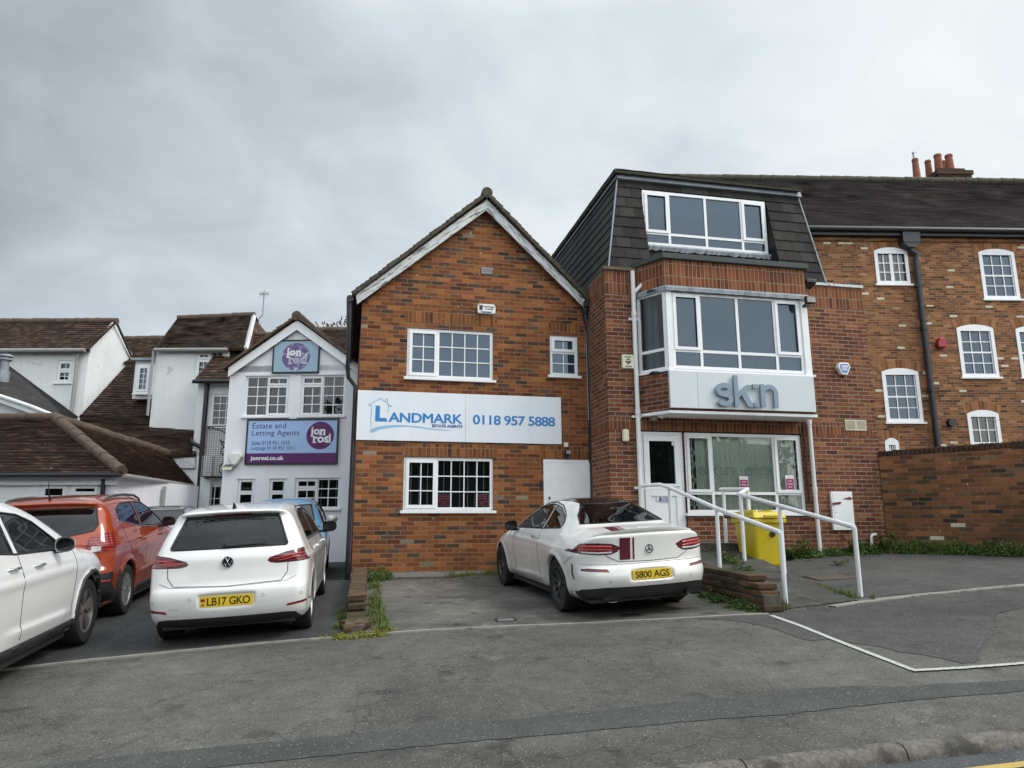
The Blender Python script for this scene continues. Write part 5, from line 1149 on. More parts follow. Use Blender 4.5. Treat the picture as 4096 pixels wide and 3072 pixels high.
for (nm, q, kd), h in zip(wins, hs):
    a, b, c, d = q; w = b-a; rise = .11; n = 10; fr = MB()
    arcp = [(a+w*k/n, d-rise+rise*math.sin(math.pi*k/n)**.8) for k in range(n+1)]
    i0, i1, iz0, iz1 = h
    for p, r in zip(arcp, arcp[1:]):   # arched head piece, inner edge straight
        fr.prism([(p[0], iz1), (r[0], iz1), r, p], -.018, .05)
    fr.box(a, i0, -.018, .05, c, iz1-.0005); fr.box(i1, b, -.018, .05, c, iz1-.0005); fr.box(i0, i1, -.018, .05, c, iz0)
    wn = fr.build('window', M['wpaint'], B4); wn['label'] = nm
    MB().box(a-.06, b+.06, -.07, .02, c-.055, c-.001).build('sill', M['wpaint'], wn)
    gb = MB(); nc = 3
    if kd == 'case':
        gb.box((i0+i1)/2-.05, (i0+i1)/2+.05, .012, .05, iz0, iz1)
        for hh in (0, 1):
            x0 = i0 if hh == 0 else (i0+i1)/2+.05; x1 = (i0+i1)/2-.05 if hh == 0 else i1
            gb.box((x0+x1)/2-.014, (x0+x1)/2+.014, .018, .04, iz0, iz1)
            for k in (1, 2): zz = iz0+(iz1-iz0)*k/3; gb.box(x0, x1, .02, .042, zz-.014, zz+.014)
    else:
        nr = 4
        for k in (1, 2): xx = i0+(i1-i0)*k/3; gb.box(xx-.013, xx+.013, .018, .04, iz0, iz1)
        for k in range(1, nr):
            zz = iz0+(iz1-iz0)*k/nr; e = .024 if k == 2 else .013; gb.box(i0, i1, .016 if k == 2 else .02, .042, zz-e, zz+e)
        gb.box(i0, i0+.03, .014, .05, iz0, iz1); gb.box(i1-.03, i1, .014, .05, iz0, iz1)
    gb.build('glazing_bars', M['wpaint'], wn); MB().pane(i0-.01, i1+.01, .046, iz0-.01, iz1+.01).build('pane', M['glassr' if kd == 'sash' else 'glass'], wn)
    cu = MB(); rr_ = [(i0, i0+.14), (i0+(i1-i0)*.27, i0+(i1-i0)*.37), (i0+(i1-i0)*.63, i0+(i1-i0)*.73), (i1-.14, i1)] if kd == 'case' else ([(i0, i1)] if kd == 'dark' else [(i1-.26, i1)])
    for x0, x1 in rr_:
        n2 = max(3, int((x1-x0)/.04))
        for k in range(n2):
            xa, xb = x0+(x1-x0)*k/n2, x0+(x1-x0)*(k+1)/n2; cu.poly([(xa, .16+.02*(k % 2), iz0), (xb, .16+.02*((k+1) % 2), iz0), (xb, .16+.02*((k+1) % 2), iz1), (xa, .16+.02*(k % 2), iz1)])
    cu.build('curtain', M['curtain' if kd != 'dark' else 'curtdark'], wn)
    ab = MB(); m_ = 12; hh = .24     # brick arch of radiating headers
    for k in range(m_):
        t0, t1 = -.06+1.12*k/m_, -.06+1.12*(k+1)/m_
        def pt(t, up): x = a+w*t; z = d-rise+rise*(math.sin(math.pi*min(1, max(0, t)))**.8)+.004; return (x+(t-.5)*.10*up, z+hh*up)
        A, B_, C_, D_ = pt(t0, 0), pt(t1, 0), pt(t1, 1), pt(t0, 1)
        ab.poly([(A[0], -.006, A[1]), (B_[0], -.006, B_[1]), (C_[0], -.006, C_[1]), (D_[0], -.006, D_[1])], 0, uv=[(.005, k*.075+.002), (.005, k*.075+.073), (.22, k*.075+.073), (.22, k*.075+.002)])
    ab.build('brick_arch', M['arch4'], B4)
# roof, gutter, ridge
rdep = 4.2; rz = (F4.sz(3100, 722, rdep)[1]+F4.sz(4094, 728, rdep)[1])/2; e0 = ev+.12
r_ = MB(); roof(r_, (s0-.2, -.28, e0), (s1, -.28, e0), (s0-.2, rdep, rz), (s1, rdep, rz), .105, .022, wob=.012, du=.5)
roof(r_, (s1, 2*rdep, e0), (s0-.2, 2*rdep, e0), (s1, rdep, rz), (s0-.2, rdep, rz), .4, .02, du=4)
for x in (s0, s1-.2): r_.poly([(x, -.1, e0), (x, rdep, rz-.05), (x, 2*rdep-.1, e0)])
r_.build('roof', M['tiledark'], B4)
ridge_tiles('ridge_tiles', [(s0-.2, rdep, rz+.03), (s1, rdep, rz+.03)], M['ridgem'], B4, r=.14, seg=.45)
g_ = MB(); g_.tube([(s0, -.30, e0-.05), (s1, -.30, e0-.07)], .075, 10); g_.box(s0, s1, -.22, .0, ev-.10, ev+.05); g_.build('gutter', M['blackmet'], B4)
MB().box(s0, s1, -.05, 0, ev-.22, ev-.11).build('brick_cornice', M['arch4'], B4)
hp = F4.sz(*Z7(1185, 910), -.15); b1 = F4.sz(*Z7(1190, 990), -.1); b2 = F4.sz(*Z7(1265, 1030), -.1); b3 = F4.sz(*Z8(1440, 1300), -.1)
HB = MB(); HB.box(hp[0]-.26, hp[0]+.26, -.30, -.01, hp[1]-.10, hp[1]+.24); HB.prism([(hp[0]-.26, hp[1]-.101), (hp[0]-.10, hp[1]-.26), (hp[0]+.10, hp[1]-.26), (hp[0]+.26, hp[1]-.101)], -.28, -.03); HB.build('hopper', M['blackmet'], B4, autofix=True)
xq = F4.sz(*Z8(1330, 300), -.1)[0]
pipe('downpipe', [(b1[0], -.13, hp[1]-.2), (b1[0]+.02, -.13, b1[1]-.06), (b2[0]-.05, -.13, b2[1]-.02), (xq, -.13, b2[1]-.25), (xq, -.13, -.3)], .085, 'blackmet', B4, collars=[((xq, -.13, b2[1]-1.0), .12), ((xq, -.13, F4.sz(*Z8(1320, 150))[1]), .14), ((xq, -.13, F4.sz(*Z8(1375, 690))[1]), .14)])
tr_ = MB()
for (z, xa, xb, y) in ((Z7, 1330, 1430, 1500), (Z8, 1400, 1535, 692)):
    A, B_ = F4.sz(*z(xa, y), -.05), F4.sz(*z(xb, y), -.05); tr_.tube([(A[0], -.05, A[1]), (B_[0], -.05, B_[1])], .018, 6)
tr_.build('iron_tie', M['rust'], B4)
q = q4(Z8, 1522, 955, 1575, 1000); pipe('flue', [((q[0]+q[1])/2, .02, (q[2]+q[3])/2), ((q[0]+q[1])/2, -.14, (q[2]+q[3])/2)], .12, 'black', B4)
# chimney with pots
cx0 = F4.sz(*Z7(1340, 345), rdep+.6)[0]; cx1 = F4.sz(*Z7(1680, 345), rdep+.6)[0]; czt = F4.sz(*Z7(1500, 322), rdep+.6)[1]
ch = MB(); ch.box(cx0+.12, cx1-.1, rdep+.1, rdep+1.2, rz-1, czt-.28); ch.box(cx0+.06, cx1-.05, rdep+.05, rdep+1.25, czt-.28, czt-.12); ch.box(cx0+.2, cx1-.3, rdep+.15, rdep+1.15, czt-.12, czt); CH = ch.build('chimney', M['copbrick'], B4)
def pot(x0, y0, x1, y1, d, mat='terra', cowl=False):
    a = F4.sz(*Z7(x0, y0), d); b = F4.sz(*Z7(x1, y1), d); c = (a[0]+b[0])/2; r = (b[0]-a[0])/2; h = a[1]-b[1]; z = b[1]
    m = MB(); m.lathe([(r*1.02, z-.3), (r, z+h*.3), (r*.84, z+h*.88), (r*.96, z+h*.90), (r*.96, z+h*.95), (r*.86, z+h*.97), (r*.84, z+h), (r*.6, z+h), (r*.6, z+h*.9)], (c, d, 0), 18); o = m.build('chimney_pot', M[mat], CH, smooth=40)
    if cowl: MB().lathe([(r*.5, z+h-.02), (r*.5, z+h+.22), (r*.62, z+h+.22), (r*.62, z+h+.28), (r*.4, z+h+.30)], (c, d, 0), 12).build('cowl', M['alu'], o, smooth=40)
pot(1208, 190, 1288, 375, rdep+.5, cowl=True); pot(1322, 205, 1400, 380, rdep+.9); pot(1402, 152, 1492, 330, rdep+.4); pot(1500, 155, 1590, 330, rdep+.4); pot(1475, 205, 1520, 335, rdep+1.0)
q = q4(Z8, 1405, 230, 1503, 320); w, h = (q[1]-q[0])/2, q[3]-q[2]
o = fthing('alarm_box', F4, (q[0]+q[1])/2, 0, q[2], 'red alarm box on the old terrace wall beside the drainpipe', 'alarm')
pl = [(-w, h*.35), (-w*.45, h), (w*.45, h), (w, h*.35), (w*.7, 0), (-w*.85, 0)]
MB().prism(pl, -.16, 0).build('casing', M['redp'], o, bevel=.03, autofix=True)
# ================================================================ garden wall on the right
g0 = F3.w(W3-.02, -.02, 0)
F5 = Frame(g0.x, g0.y, -38.0, float(gz(7.2, 12.8))-.1)
B5 = fempty('garden_wall', F5, 'weathered brown brick garden wall with dark header coping beside the clinic', 'wall')
zc5 = (F5.sz(3540, 1812)[1]+F5.sz(4080, 1775)[1])/2-.0; tz5 = zc5+.0; print('wall top', F5.sz(3540, 1812), F5.sz(4080, 1775))
zl, zr = F5.sz(3540, 1803)[1], F5.sz(4090, 1762)[1]
mb = MB(); Lw = 6.0; ch_ = .105; tp = lambda s: zl+(zr-zl)*s/F5.sz(4090, 1762)[0]-ch_-.0
mb.poly([(0, 0, -.5), (Lw, 0, -.5), (Lw, 0, tp(Lw)), (0, 0, tp(0))]); mb.poly([(Lw, .225, -.5), (0, .225, -.5), (0, .225, tp(0)), (Lw, .225, tp(Lw))]); mb.poly([(Lw, 0, -.5), (Lw, .225, -.5), (Lw, .225, tp(Lw)), (Lw, 0, tp(Lw))]); mb.poly([(0, .225, -.5), (0, 0, -.5), (0, 0, tp(0)), (0, .225, tp(0))])
mb.build('brickwork', M['brick5'], B5)
cp5 = MB(); rn = random.Random(9); s = 0
while s < Lw-.08:
    j = rn.uniform(-.006, .006); jj = rn.uniform(-.008, .008); z = tp(s)
    cp5.box(s+.004, s+.068, -.012+jj, .235+jj, z+.001, z+ch_+j); s += .075
cp5.build('brick_coping', M['copbrick'], B5, bevel=.006)
cp6 = MB(); cp6.poly([(0, -.002, tp(0)-.01), (Lw, -.002, tp(Lw)-.01), (Lw, .22, tp(Lw)+.03), (0, .22, tp(0)+.03)]); cp6.build('mortar_bed', M['concrete'], B5)
# ================================================================ white gabled office on the left
def z1(x, y): return (x*.6329, 1200+y*.6329)          # zoom-1 pixels
def z7(x, y): return (850+x*.27125, 1250+y*.27125)
def z8(x, y): return (850+x*.27125, 1600+y*.27125)
Y1 = 17.0
F1 = Frame(P(886, 2020, Y1).x, Y1, -2.0, .55)
B1 = fempty('white_office', F1, 'white rendered gabled office with small-paned windows between the cars and the brick house', 'house')
def s1p(z, x, y, d=0): return F1.sz(*z(x, y), d)
def q1(z, x0, y0, x1, y1, d=0): a = s1p(z, x0, y0, d); b = s1p(z, x1, y1, d); return (a[0], b[0], b[1], a[1])
sl0 = s1p(z1, 1430, 800)[0]; sl0 = (s1p(z1, 1447, 450)[0]+s1p(z1, 1400, 1300)[0])/2; sr = F1.sz(1402, 1700)[0]+.25
ap1 = s1p(z1, 1880, 128, -.1); le = s1p(z1, 1446, 428, -.1); pitch = (ap1[1]-le[1])/(ap1[0]-le[0]); zr_ = ap1[1]-pitch*(sr-ap1[0])
WA = q1(z7, 500, 935, 1108, 1528); WB = q1(z7, 1312, 925, 1935, 1520); WC = q1(z8, 378, 1165, 592, 1700); WD = q1(z8, 845, 1160, 1060, 1700); WE = q1(z8, 1222, 1150, 1860, 1600)
mb = MB(); hol = [WA, WB, WC, WD, WE]; ezz = WA[3]+.25
wall_sheet(mb, sl0, sr, -1, ezz, hol, reveal=.10, room=.9)
mb.poly([(sl0, 0, ezz), (sr, 0, ezz), (sr, 0, zr_-.05), (ap1[0], 0, ap1[1]-.05), (sl0, 0, le[1]-.1)])
mb.poly([(sl0, 8, -1), (sl0, 0, -1), (sl0, 0, le[1]-.1), (sl0, 8, le[1]-.1)])
mb.build('wall', [M['render'], M['interior']], B1)
L2 = lambda l: [(0, .5, 0, 1, 2, 4, False), (.5, 1, 0, .76, 2, 3, True), (.5, 1, .76, 1, 2, 1, True)] if l else [(0, .5, 0, .76, 2, 3, True), (0, .5, .76, 1, 2, 1, True), (.5, 1, 0, 1, 2, 4, False)]
window(B1, WA, L2(True), y=.04, behind='bars2', fw=.045, bar=.022, label='left first floor window')
window(B1, WB, L2(False), y=.04, behind='bars2', fw=.045, bar=.022, label='right first floor window')
window(B1, WC, [(0, 1, 0, .62, 1, 2, True), (0, 1, .62, 1, 1, 1, True)], y=.04, behind='bars2', fw=.038, label='narrow ground floor window')
window(B1, WD, [(0, 1, 0, .62, 1, 2, True), (0, 1, .62, 1, 1, 1, True)], y=.04, behind='bars2', fw=.038, label='narrow ground floor window')
window(B1, WE, [(0, .5, 0, .66, 2, 2, True), (0, .5, .66, 1, 2, 1, True), (.5, 1, 0, 1, 2, 3, False)], y=.04, behind='bars2', fw=.045, bar=.022, label='wide ground floor window')
for q in (WA, WB, WC, WD, WE): MB().box(q[0]-.03, q[1]+.03, -.012, .0, q[3]+.0, q[3]+.035).build('drip_mould', M['render'], B1)
bw = .20
for sg, A_ in ((-1, le), (1, (sr, zr_))):
    ln = Vector((ap1[0]-A_[0], 0, ap1[1]-A_[1])).normalized(); nr = Vector((-ln.z, 0, ln.x)); nr = nr if nr.z < 0 else -nr
    lo = Vector((A_[0], 0, A_[1])); hi = Vector((ap1[0], 0, ap1[1])); k = (nr*bw).x/ln.x; hi2 = hi+nr*bw-ln*k
    MB().prism([(lo.x, lo.z), (hi.x, hi.z), (hi2.x, hi2.z), (lo.x, lo.z-bw*1.15)], -.12, -.085).build('bargeboard', M['wpaint'], B1, autofix=True)
r_ = MB(); up_ = .05
roof(r_, (le[0]-.12, 7, le[1]-.03), (le[0]-.12, -.17, le[1]-.03), (ap1[0], 7, ap1[1]+.09), (ap1[0], -.17, ap1[1]+.09), .1, .03, wob=.012, du=.3)
roof(r_, (sr, -.17, zr_+.05), (sr, 7, zr_+.05), (ap1[0], -.17, ap1[1]+.09), (ap1[0], 7, ap1[1]+.09), .1, .03, wob=.012, du=.3)
r_.build('roof', M['tile'], B1)
vg = MB(); rn = random.Random(12)
for A_ in ((le[0]-.10, le[1]-.02), (sr, zr_+.05)):
    d = Vector((ap1[0]-A_[0], 0, ap1[1]+.09-A_[1])); ln = d.normalized(); nr = Vector((-ln.z, 0, ln.x)); nr = nr if nr.z > 0 else -nr; n = int(d.length/.11)
    for k in range(n):
        p = Vector((A_[0], 0, A_[1]))+d*(k/n); qq = p+ln*.17; t0 = .035+rn.uniform(0, .015)
        vg.prism([(v.x, v.z) for v in (p-nr*.03, qq-nr*.03, qq+nr*(t0-.03), p+nr*t0)], -.20-rn.uniform(0, .02), -.13)
vg.build('verge_tiles', M['ridge'], B1)
ridge_tiles('ridge_tiles', [(ap1[0], -.20, ap1[1]+.10), (ap1[0], 7, ap1[1]+.10)], M['ridge'], B1, r=.12)
# rear range of the office roof seen to the right of the gable
q = (s1p(z7, 1640, 268, 3.0), s1p(z7, 2060, 268, 3.0))
rr = MB(); ra = q[0]; rb = q[1]; roof(rr, (ra[0]-.6, 1.2, ra[1]-1.2), (rb[0]+1.2, 1.2, ra[1]-1.2), (ra[0]-.6, 3.0, ra[1]), (rb[0]+1.2, 3.0, ra[1]), .1, .025); rr.build('rear_roof', M['tile'], B1)
ridge_tiles('ridge_tiles', [(ra[0]-.6, 3.0, ra[1]+.02), (rb[0]+1.2, 3.0, ra[1]+.02)], M['ridge'], B1, r=.1)
# signs
q = q1(z7, 905, 408, 1565, 888, -.05); S1 = fthing('sign_board', F1, q[0], -.05, q[2], 'small faded blue sign with a peeling purple disc in the white gable', 'sign')
w, h = q[1]-q[0], q[3]-q[2]; MB().ring(0, w, 0, h, .03, -.02, .04).build('frame', M['black'], S1); MB().box(.031, w-.031, -.004, .02, .031, h-.031).build('face', M['skyb2'], S1)
rd = h*.415; cx_, cz_ = w*.50, h*.49; MB().lathe([(rd, -.006), (rd, -.0042)], (cx_, 0, cz_), 40, axis='y').build('disc', M['fadep'], S1)
def jonrosi(S, cx_, cz_, rd, y, m1, dot, m2=None):
    text('lettering', 'jon', (cx_-rd*.72, cx_+rd*.36, cz_-rd*.10, cz_+rd*.60), y, m1, S, .002, bold=.035)
    text('lettering', 'rosi', (cx_-rd*.50, cx_+rd*.78, cz_-rd*.52, cz_+rd*.08), y, m2 or m1, S, .002, bold=.035)
    sb_ = MB()   # slab serifs of the lettering
    for (u, v, ww) in ((-.22, .0, 0), (.02, .045, .10), (.28, .045, .10), (-.40, -.50, .15), (.68, -.50, .15), (-.50, -.06, .12), (.60, -.06, .10)):
        if ww: sb_.box(cx_+rd*(u-ww), cx_+rd*(u+ww), y-.002, y, cz_+rd*(v-.035), cz_+rd*(v+.035))
    sb_.build('serifs', m1, S)
    d_ = MB()
    for (u, v) in ((-.56, .58), (.70, .10)): d_.lathe([(rd*.075, y-.0035), (rd*.075, y-.001)], (cx_+rd*u, 0, cz_+rd*v), 14, axis='y')
    d_.build('dots', dot, S)
jonrosi(S1, cx_, cz_, rd, -.0065, M['paper'], M['paper'], plain('ghosted_letters', (.42, .42, .52), .5, var=.25, scale=9))
q = q1(z8, 516, 284, 1838, 945, -.05); S4 = fthing('sign_board', F1, q[0], -.05, q[2], 'large blue and purple sign reading Estate and Letting Agents jonrosi.co.uk', 'sign')
w, h = q[1]-q[0], q[3]-q[2]; MB().ring(0, w, 0, h, .035, -.02, .04).build('frame', M['black'], S4)
pz = h*.245; MB().box(.036, w-.036, -.004, .02, pz, h-.036).build('face', M['skyb'], S4); MB().box(.036, w-.036, -.004, .02, .036, pz-.002).build('band', M['purple'], S4)
def t8(x0, y0, x1, y1):
    a = F1.sz(*z8(x0, y0), -.055); b = F1.sz(*z8(x1, y1), -.055); return (a[0]-q[0], b[0]-q[0], b[1]-q[2], a[1]-q[2])
text('lettering', 'Estate and', t8(595, 338, 1082, 418), -.0045, M['navy'], S4, .002, bold=.0, spacing=1.05); text('lettering', 'Letting Agents', t8(587, 445, 1278, 545), -.0045, M['navy'], S4, .002, spacing=1.05)
text('lettering', 'Sales 0118 951 1010', t8(578, 603, 1136, 660), -.0045, M['navy'], S4, .002); text('lettering', 'Lettings 0118 951 1011', t8(573, 682, 1210, 750), -.0045, M['navy'], S4, .002)
text('lettering', 'jonrosi.co.uk', t8(562, 825, 1048, 905), -.0045, M['signwh'], S4, .002, bold=.03)
b_ = t8(1395, 328, 1782, 720); rd = (b_[1]-b_[0])/2; cx_, cz_ = (b_[0]+b_[1])/2, (b_[2]+b_[3])/2
MB().lathe([(rd, -.006), (rd, -.0042)], (cx_, 0, cz_), 48, axis='y').build('disc', M['purple'], S4)
jonrosi(S4, cx_, cz_, rd, -.0065, M['signwh'], M['gold'])
q = q1(z8, 268, 795, 455, 960, -.0); o = fthing('alarm_box', F1, (q[0]+q[1])/2, 0, q[2], 'grey-white wedge-shaped alarm box left of the purple sign', 'alarm'); w, h = (q[1]-q[0])/2, q[3]-q[2]
MB().prism([(-w, h*.85), (-w*.75, h), (w*.75, h), (w, h*.7), (w*.25, 0), (-w*.3, 0)], -.16, 0).build('casing', M['creamw'], o, bevel=.015, autofix=True)
MB().box(-w*.25, w*.2, -.15, -.02, -.03, .02).build('strobe', M['grey'], o)
q = q1(z8, 172, 948, 306, 1030, -.05); o = fthing('wall_light', F1, (q[0]+q[1])/2, 0, q[2], 'small grey floodlight under the wedge-shaped alarm box', 'light'); w, h = (q[1]-q[0])/2, q[3]-q[2]
MB().add([(-w, -.16, 0), (w, -.16, 0), (w, -.02, h*.4), (-w, -.02, h*.4), (-w, -.14, h*.5), (w, -.14, h*.5), (w, -.02, h), (-w, -.02, h)], [(0, 1, 2, 3), (7, 6, 5, 4), (0, 4, 5, 1), (1, 5, 6, 2), (2, 6, 7, 3), (3, 7, 4, 0)]).build('housing', M['cream'], o, autofix=True)
MB().add([(-w*.85, -.158, h*.52), (w*.85, -.158, h*.52), (w*.85, -.03, h*1.01), (-w*.85, -.03, h*1.01)], [(0, 1, 2, 3)]).build('lens', M['glassd'], o)
# ---- set-back stair wing with the caged balcony (x 780-905)
Y2 = 18.6
def PZ(z, x, y, Y): return P(*z(x, y), Y)
bpos = PZ(z1, 1330, 1300, Y2); zb = .55
F6 = Frame(bpos.x, Y2, 1.0, zb)
B6 = fempty('stair_wing', F6, 'narrow white set-back wing with tall window and wire cage beside the office', 'house')
def q6(z, x0, y0, x1, y1, d=0): a = F6.sz(*z(x0, y0), d); b = F6.sz(*z(x1, y1), d); return (a[0], b[0], b[1], a[1])
xl = (F6.sz(*z1(1245, 530))[0]+F6.sz(*z1(1188, 1280))[0])/2+.02; xr = F6.sz(*z1(1480, 800))[0]+.25; zt6 = F6.sz(*z1(1340, 520))[1]
wU = q6(z1, 1338, 595, 1470, 800); wL = q6(z1, 1302, 1165, 1430, 1420)
mb = MB(); wall_sheet(mb, xl, xr, -1, zt6+.1, [wU, wL], reveal=.1, room=.9)
mb.poly([(xl, 5, -1), (xl, 0, -1), (xl, 0, zt6+.1), (xl, 5, zt6+.1)])
mb.build('wall', [M['renderold'], M['interior']], B6)
window(B6, wU, [(0, 1, 0, 1, 3, 4, False)], y=.04, behind='bars2', fw=.06, label='tall window above the cage'); window(B6, wL, [(0, 1, 0, 1, 3, 3, False)], y=.04, fw=.06, label='ground floor window under the cage')
r_ = MB(); E0 = F6.sz(*z1(1232, 510), -.25); E1 = F6.sz(*z1(1500, 512), -.25); R0 = F6.sz(*z1(1465, 222), 2.4); R1 = F6.sz(*z1(1760, 215), 2.4)
roof(r_, (E0[0], -.25, E0[1]), (E1[0]+.5, -.25, E0[1]), (R0[0], 2.4, R0[1]), (R1[0], 2.4, R0[1]), .1, .026, wob=.012, du=.3)
roof(r_, (E0[0], 5.0, E0[1]), (E0[0], -.25, E0[1]), (R0[0], 5.0, R0[1]), (R0[0], 2.4, R0[1]), .1, .026, wob=.01, du=.3)
r_.build('roof', M['tilered'], B6)
ridge_tiles('ridge_tiles', [(R0[0], 2.4, R0[1]+.02), (R1[0], 2.4, R0[1]+.02)], M['ridge'], B6, r=.09)
g_ = MB(); g_.tube([(E0[0]-.03, -.30, E0[1]-.03), (E1[0]+.3, -.30, E0[1]-.03)], .055, 10); g_.build('gutter', M['black'], B6)
pa = F6.sz(*z1(1303, 520), -.1); pb = F6.sz(*z1(1258, 1280), -.1)
xx = (pa[0]+pb[0])/2
pipe('downpipe', [(xx, -.1, pa[1]), (xx, -.1, -.6)], .062, 'black', B6); br_ = F6.sz(*z1(1205, 900), -.1); b2_ = F6.sz(*z1(1275, 935), -.1)
pipe('branch_pipe', [(br_[0], -.1, br_[1]+.12), (br_[0]+.03, -.1, br_[1]), (xx, -.1, b2_[1])], .055, 'black', B6)
c_ = q6(z1, 1300, 800, 1428, 1115, -.35); cg = fthing('wire_cage', F6, c_[0], -.35, c_[2], 'rusty wire mesh cage round a black bicycle on the white wall', 'cage'); w, h = c_[1]-c_[0]+.12, c_[3]-c_[2]
m_ = MB()
for k in range(13): m_.tube([(w*k/12, 0, 0), (w*k/12, 0, h)], .004, 4)
for k in range(25): m_.tube([(0, -.004, h*k/24), (w, -.004, h*k/24)], .004, 4)
m_.build('mesh', M['rust'], cg); f_ = MB()
for a_, b_ in (((0, 0, 0), (w, 0, 0)), ((0, 0, h), (w, 0, h+.02)), ((0, 0, 0), (0, 0, h)), ((0, 0, 0), (0, .3, 0)), ((0, 0, h), (0, .3, h)), ((w, 0, 0), (w, .3, 0)), ((.1, 0, h+.01), (w, .02, h-.25))): f_.tube([a_, b_], .016, 6)
f_.build('frame', M['rust'], cg); fl_ = MB(); fl_.box(0, w, .005, .34, -.02, .01); fl_.build('floor', M['rust'], cg)
bk_ = fthing('bicycle', F6, c_[0]+w*.45, -.18, c_[2], 'black bicycle stored upright inside the rusty wire cage', 'bicycle')
m_ = MB(); fr_pts = [(.05, 0, h*.72), (.16, 0, h*.66), (.16, 0, h*.45), (.12, 0, h*.30), (.20, 0, h*.24), (.30, 0, h*.24)]; m_.tube(fr_pts, .016, 6); m_.tube([(.0, 0, h*.75), (.10, 0, h*.60), (.34, 0, h*.60)], .018, 6); m_.tube([(.16, 0, h*.45), (.32, 0, h*.42)], .014, 6); m_.build('bike_frame', M['black'], bk_, smooth=50)
for (cx_, cz_, r) in ((.20, h*.16, .26*h*.5), (.14, h*.52, .10)):
    t_ = MB(); t_.tube([(cx_+r*math.cos(a), 0, cz_+r*math.sin(a)) for a in [2*math.pi*k/20 for k in range(21)]], .013, 6, cap=False); t_.build('wheel', M['rubber'], bk_)
# ---- white dormer block with tiled gable roof
Y3 = 19.6
def px3(z, x, y, Y): return P(*z(x, y), Y)
F7 = Frame(px3(z1, 985, 700, Y3).x, Y3, 1.0, 0)
B7 = fempty('white_block', F7, 'white rendered block with a brown tiled gabled roof and cracked wall', 'house')
def s7(x, y, d=0): return F7.sz(*z1(x, y), d)
xl = (s7(985, 320)[0]+s7(955, 725)[0])/2; xr = s7(1440, 500)[0]; zt7 = s7(1100, 312)[1]; zb7 = s7(1000, 735)[1]
wq = (s7(1242, 325)[0], s7(1420, 325)[0], s7(1300, 505)[1], s7(1300, 322)[1])
mb = MB(); wall_sheet(mb, xl, xr, zb7-2, zt7+.05, [wq], reveal=.08, room=.8); mb.poly([(xl, 6, zb7-1), (xl, 0, zb7-1), (xl, 0, zt7), (xl, 6, zt7)]); mb.build('wall', [M['renderold'], M['interior']], B7)
window(B7, wq, [(0, .5, 0, .7, 2, 3, True), (0, .5, .7, 1, 2, 1, True), (.5, 1, 0, 1, 2, 4, False)], y=.03, fw=.06, label='window under the tiled roof')
e0 = s7(982, 308, -.15); e1 = s7(1545, 298, -.15); r0 = s7(1125, 118, 2.2); r1 = s7(1607, 98, 2.2)
r_ = MB(); roof(r_, (e0[0], -.15, e0[1]), (e1[0]+.0, -.15, e0[1]), (r0[0], 2.2, r0[1]), (r1[0], 2.2, r1[1]), .1, .028, wob=.02, du=.3)
roof(r_, (e0[0], 5, e0[1]), (e0[0], -.15, e0[1]), (r0[0], 5, r0[1]), (r0[0], 2.2, r0[1]), .1, .028, wob=.02, du=.4)
r_.build('roof', M['tile'], B7); ridge_tiles('ridge_tiles', [(r0[0], 2.2, r0[1]+.02), (r1[0], 2.2, r1[1]+.02)], M['ridge'], B7, r=.10)
x1_ = r1[0]; gb_ = MB(); gb_.poly([(e1[0]+.02, .0, e0[1]), (e1[0]+.55, 4.2, e0[1]), (x1_, 2.2, r1[1]-.08)]); gb_.build('tile_hung_gable', M['tilered'], B7)
bb = MB(); bb.tube([(e1[0]+.03, -.12, e0[1]+.0), (x1_+.03, 2.1, r1[1]-.05)], .07, 4); bb.build('bargeboard', M['flake'], B7)
vv = MB(); roof(vv, (x1_+.4, 4.4, e0[1]+.1), (x1_-.1, 4.4, e0[1]+.1), (x1_+.05, 2.2, r1[1]), (x1_-.3, 2.2, r1[1]), .1, .03, du=.3); vv.build('rear_slope', M['tile'], B7)
g_ = MB(); g_.tube([(e0[0], -.2, e0[1]-.04), (xr, -.2, e0[1]-.03)], .05, 8); g_.tube([(xl-.02, -.12, e0[1]-.05), (xl-.02, -.12, zb7)], .04, 8); g_.build('gutter', M['grey'], B7)
an = fthing('aerial', F7, x1_+.12, 2.3, r1[1]-.1, 'thin grey television aerial on the gable of the white block', 'aerial'); a0 = s7(1660, 100, 2.3); a1 = s7(1655, -60, 2.3); hx_ = a0[0]-x1_-.12
m_ = MB(); m_.tube([(0, 0, -.25), (0, 0, .02), (hx_, 0, .15), (hx_, 0, a1[1]-r1[1]+.1)], .022, 6); tz_ = a1[1]-r1[1]+.1
m_.build('mast', M['grey'], an); m_ = MB(); m_.tube([(hx_-.14, 0, tz_-.12), (hx_+.16, 0, tz_-.10)], .012, 5)
for k in range(5): m_.tube([(hx_-.12+k*.06, -.12, tz_-.12), (hx_-.12+k*.06, .12, tz_-.12)], .007, 4); m_.tube([(hx_-.12+k*.06, 0, tz_-.22), (hx_-.12+k*.06, 0, tz_-.02)], .007, 4)
m_.build('antenna', M['grey'], an)
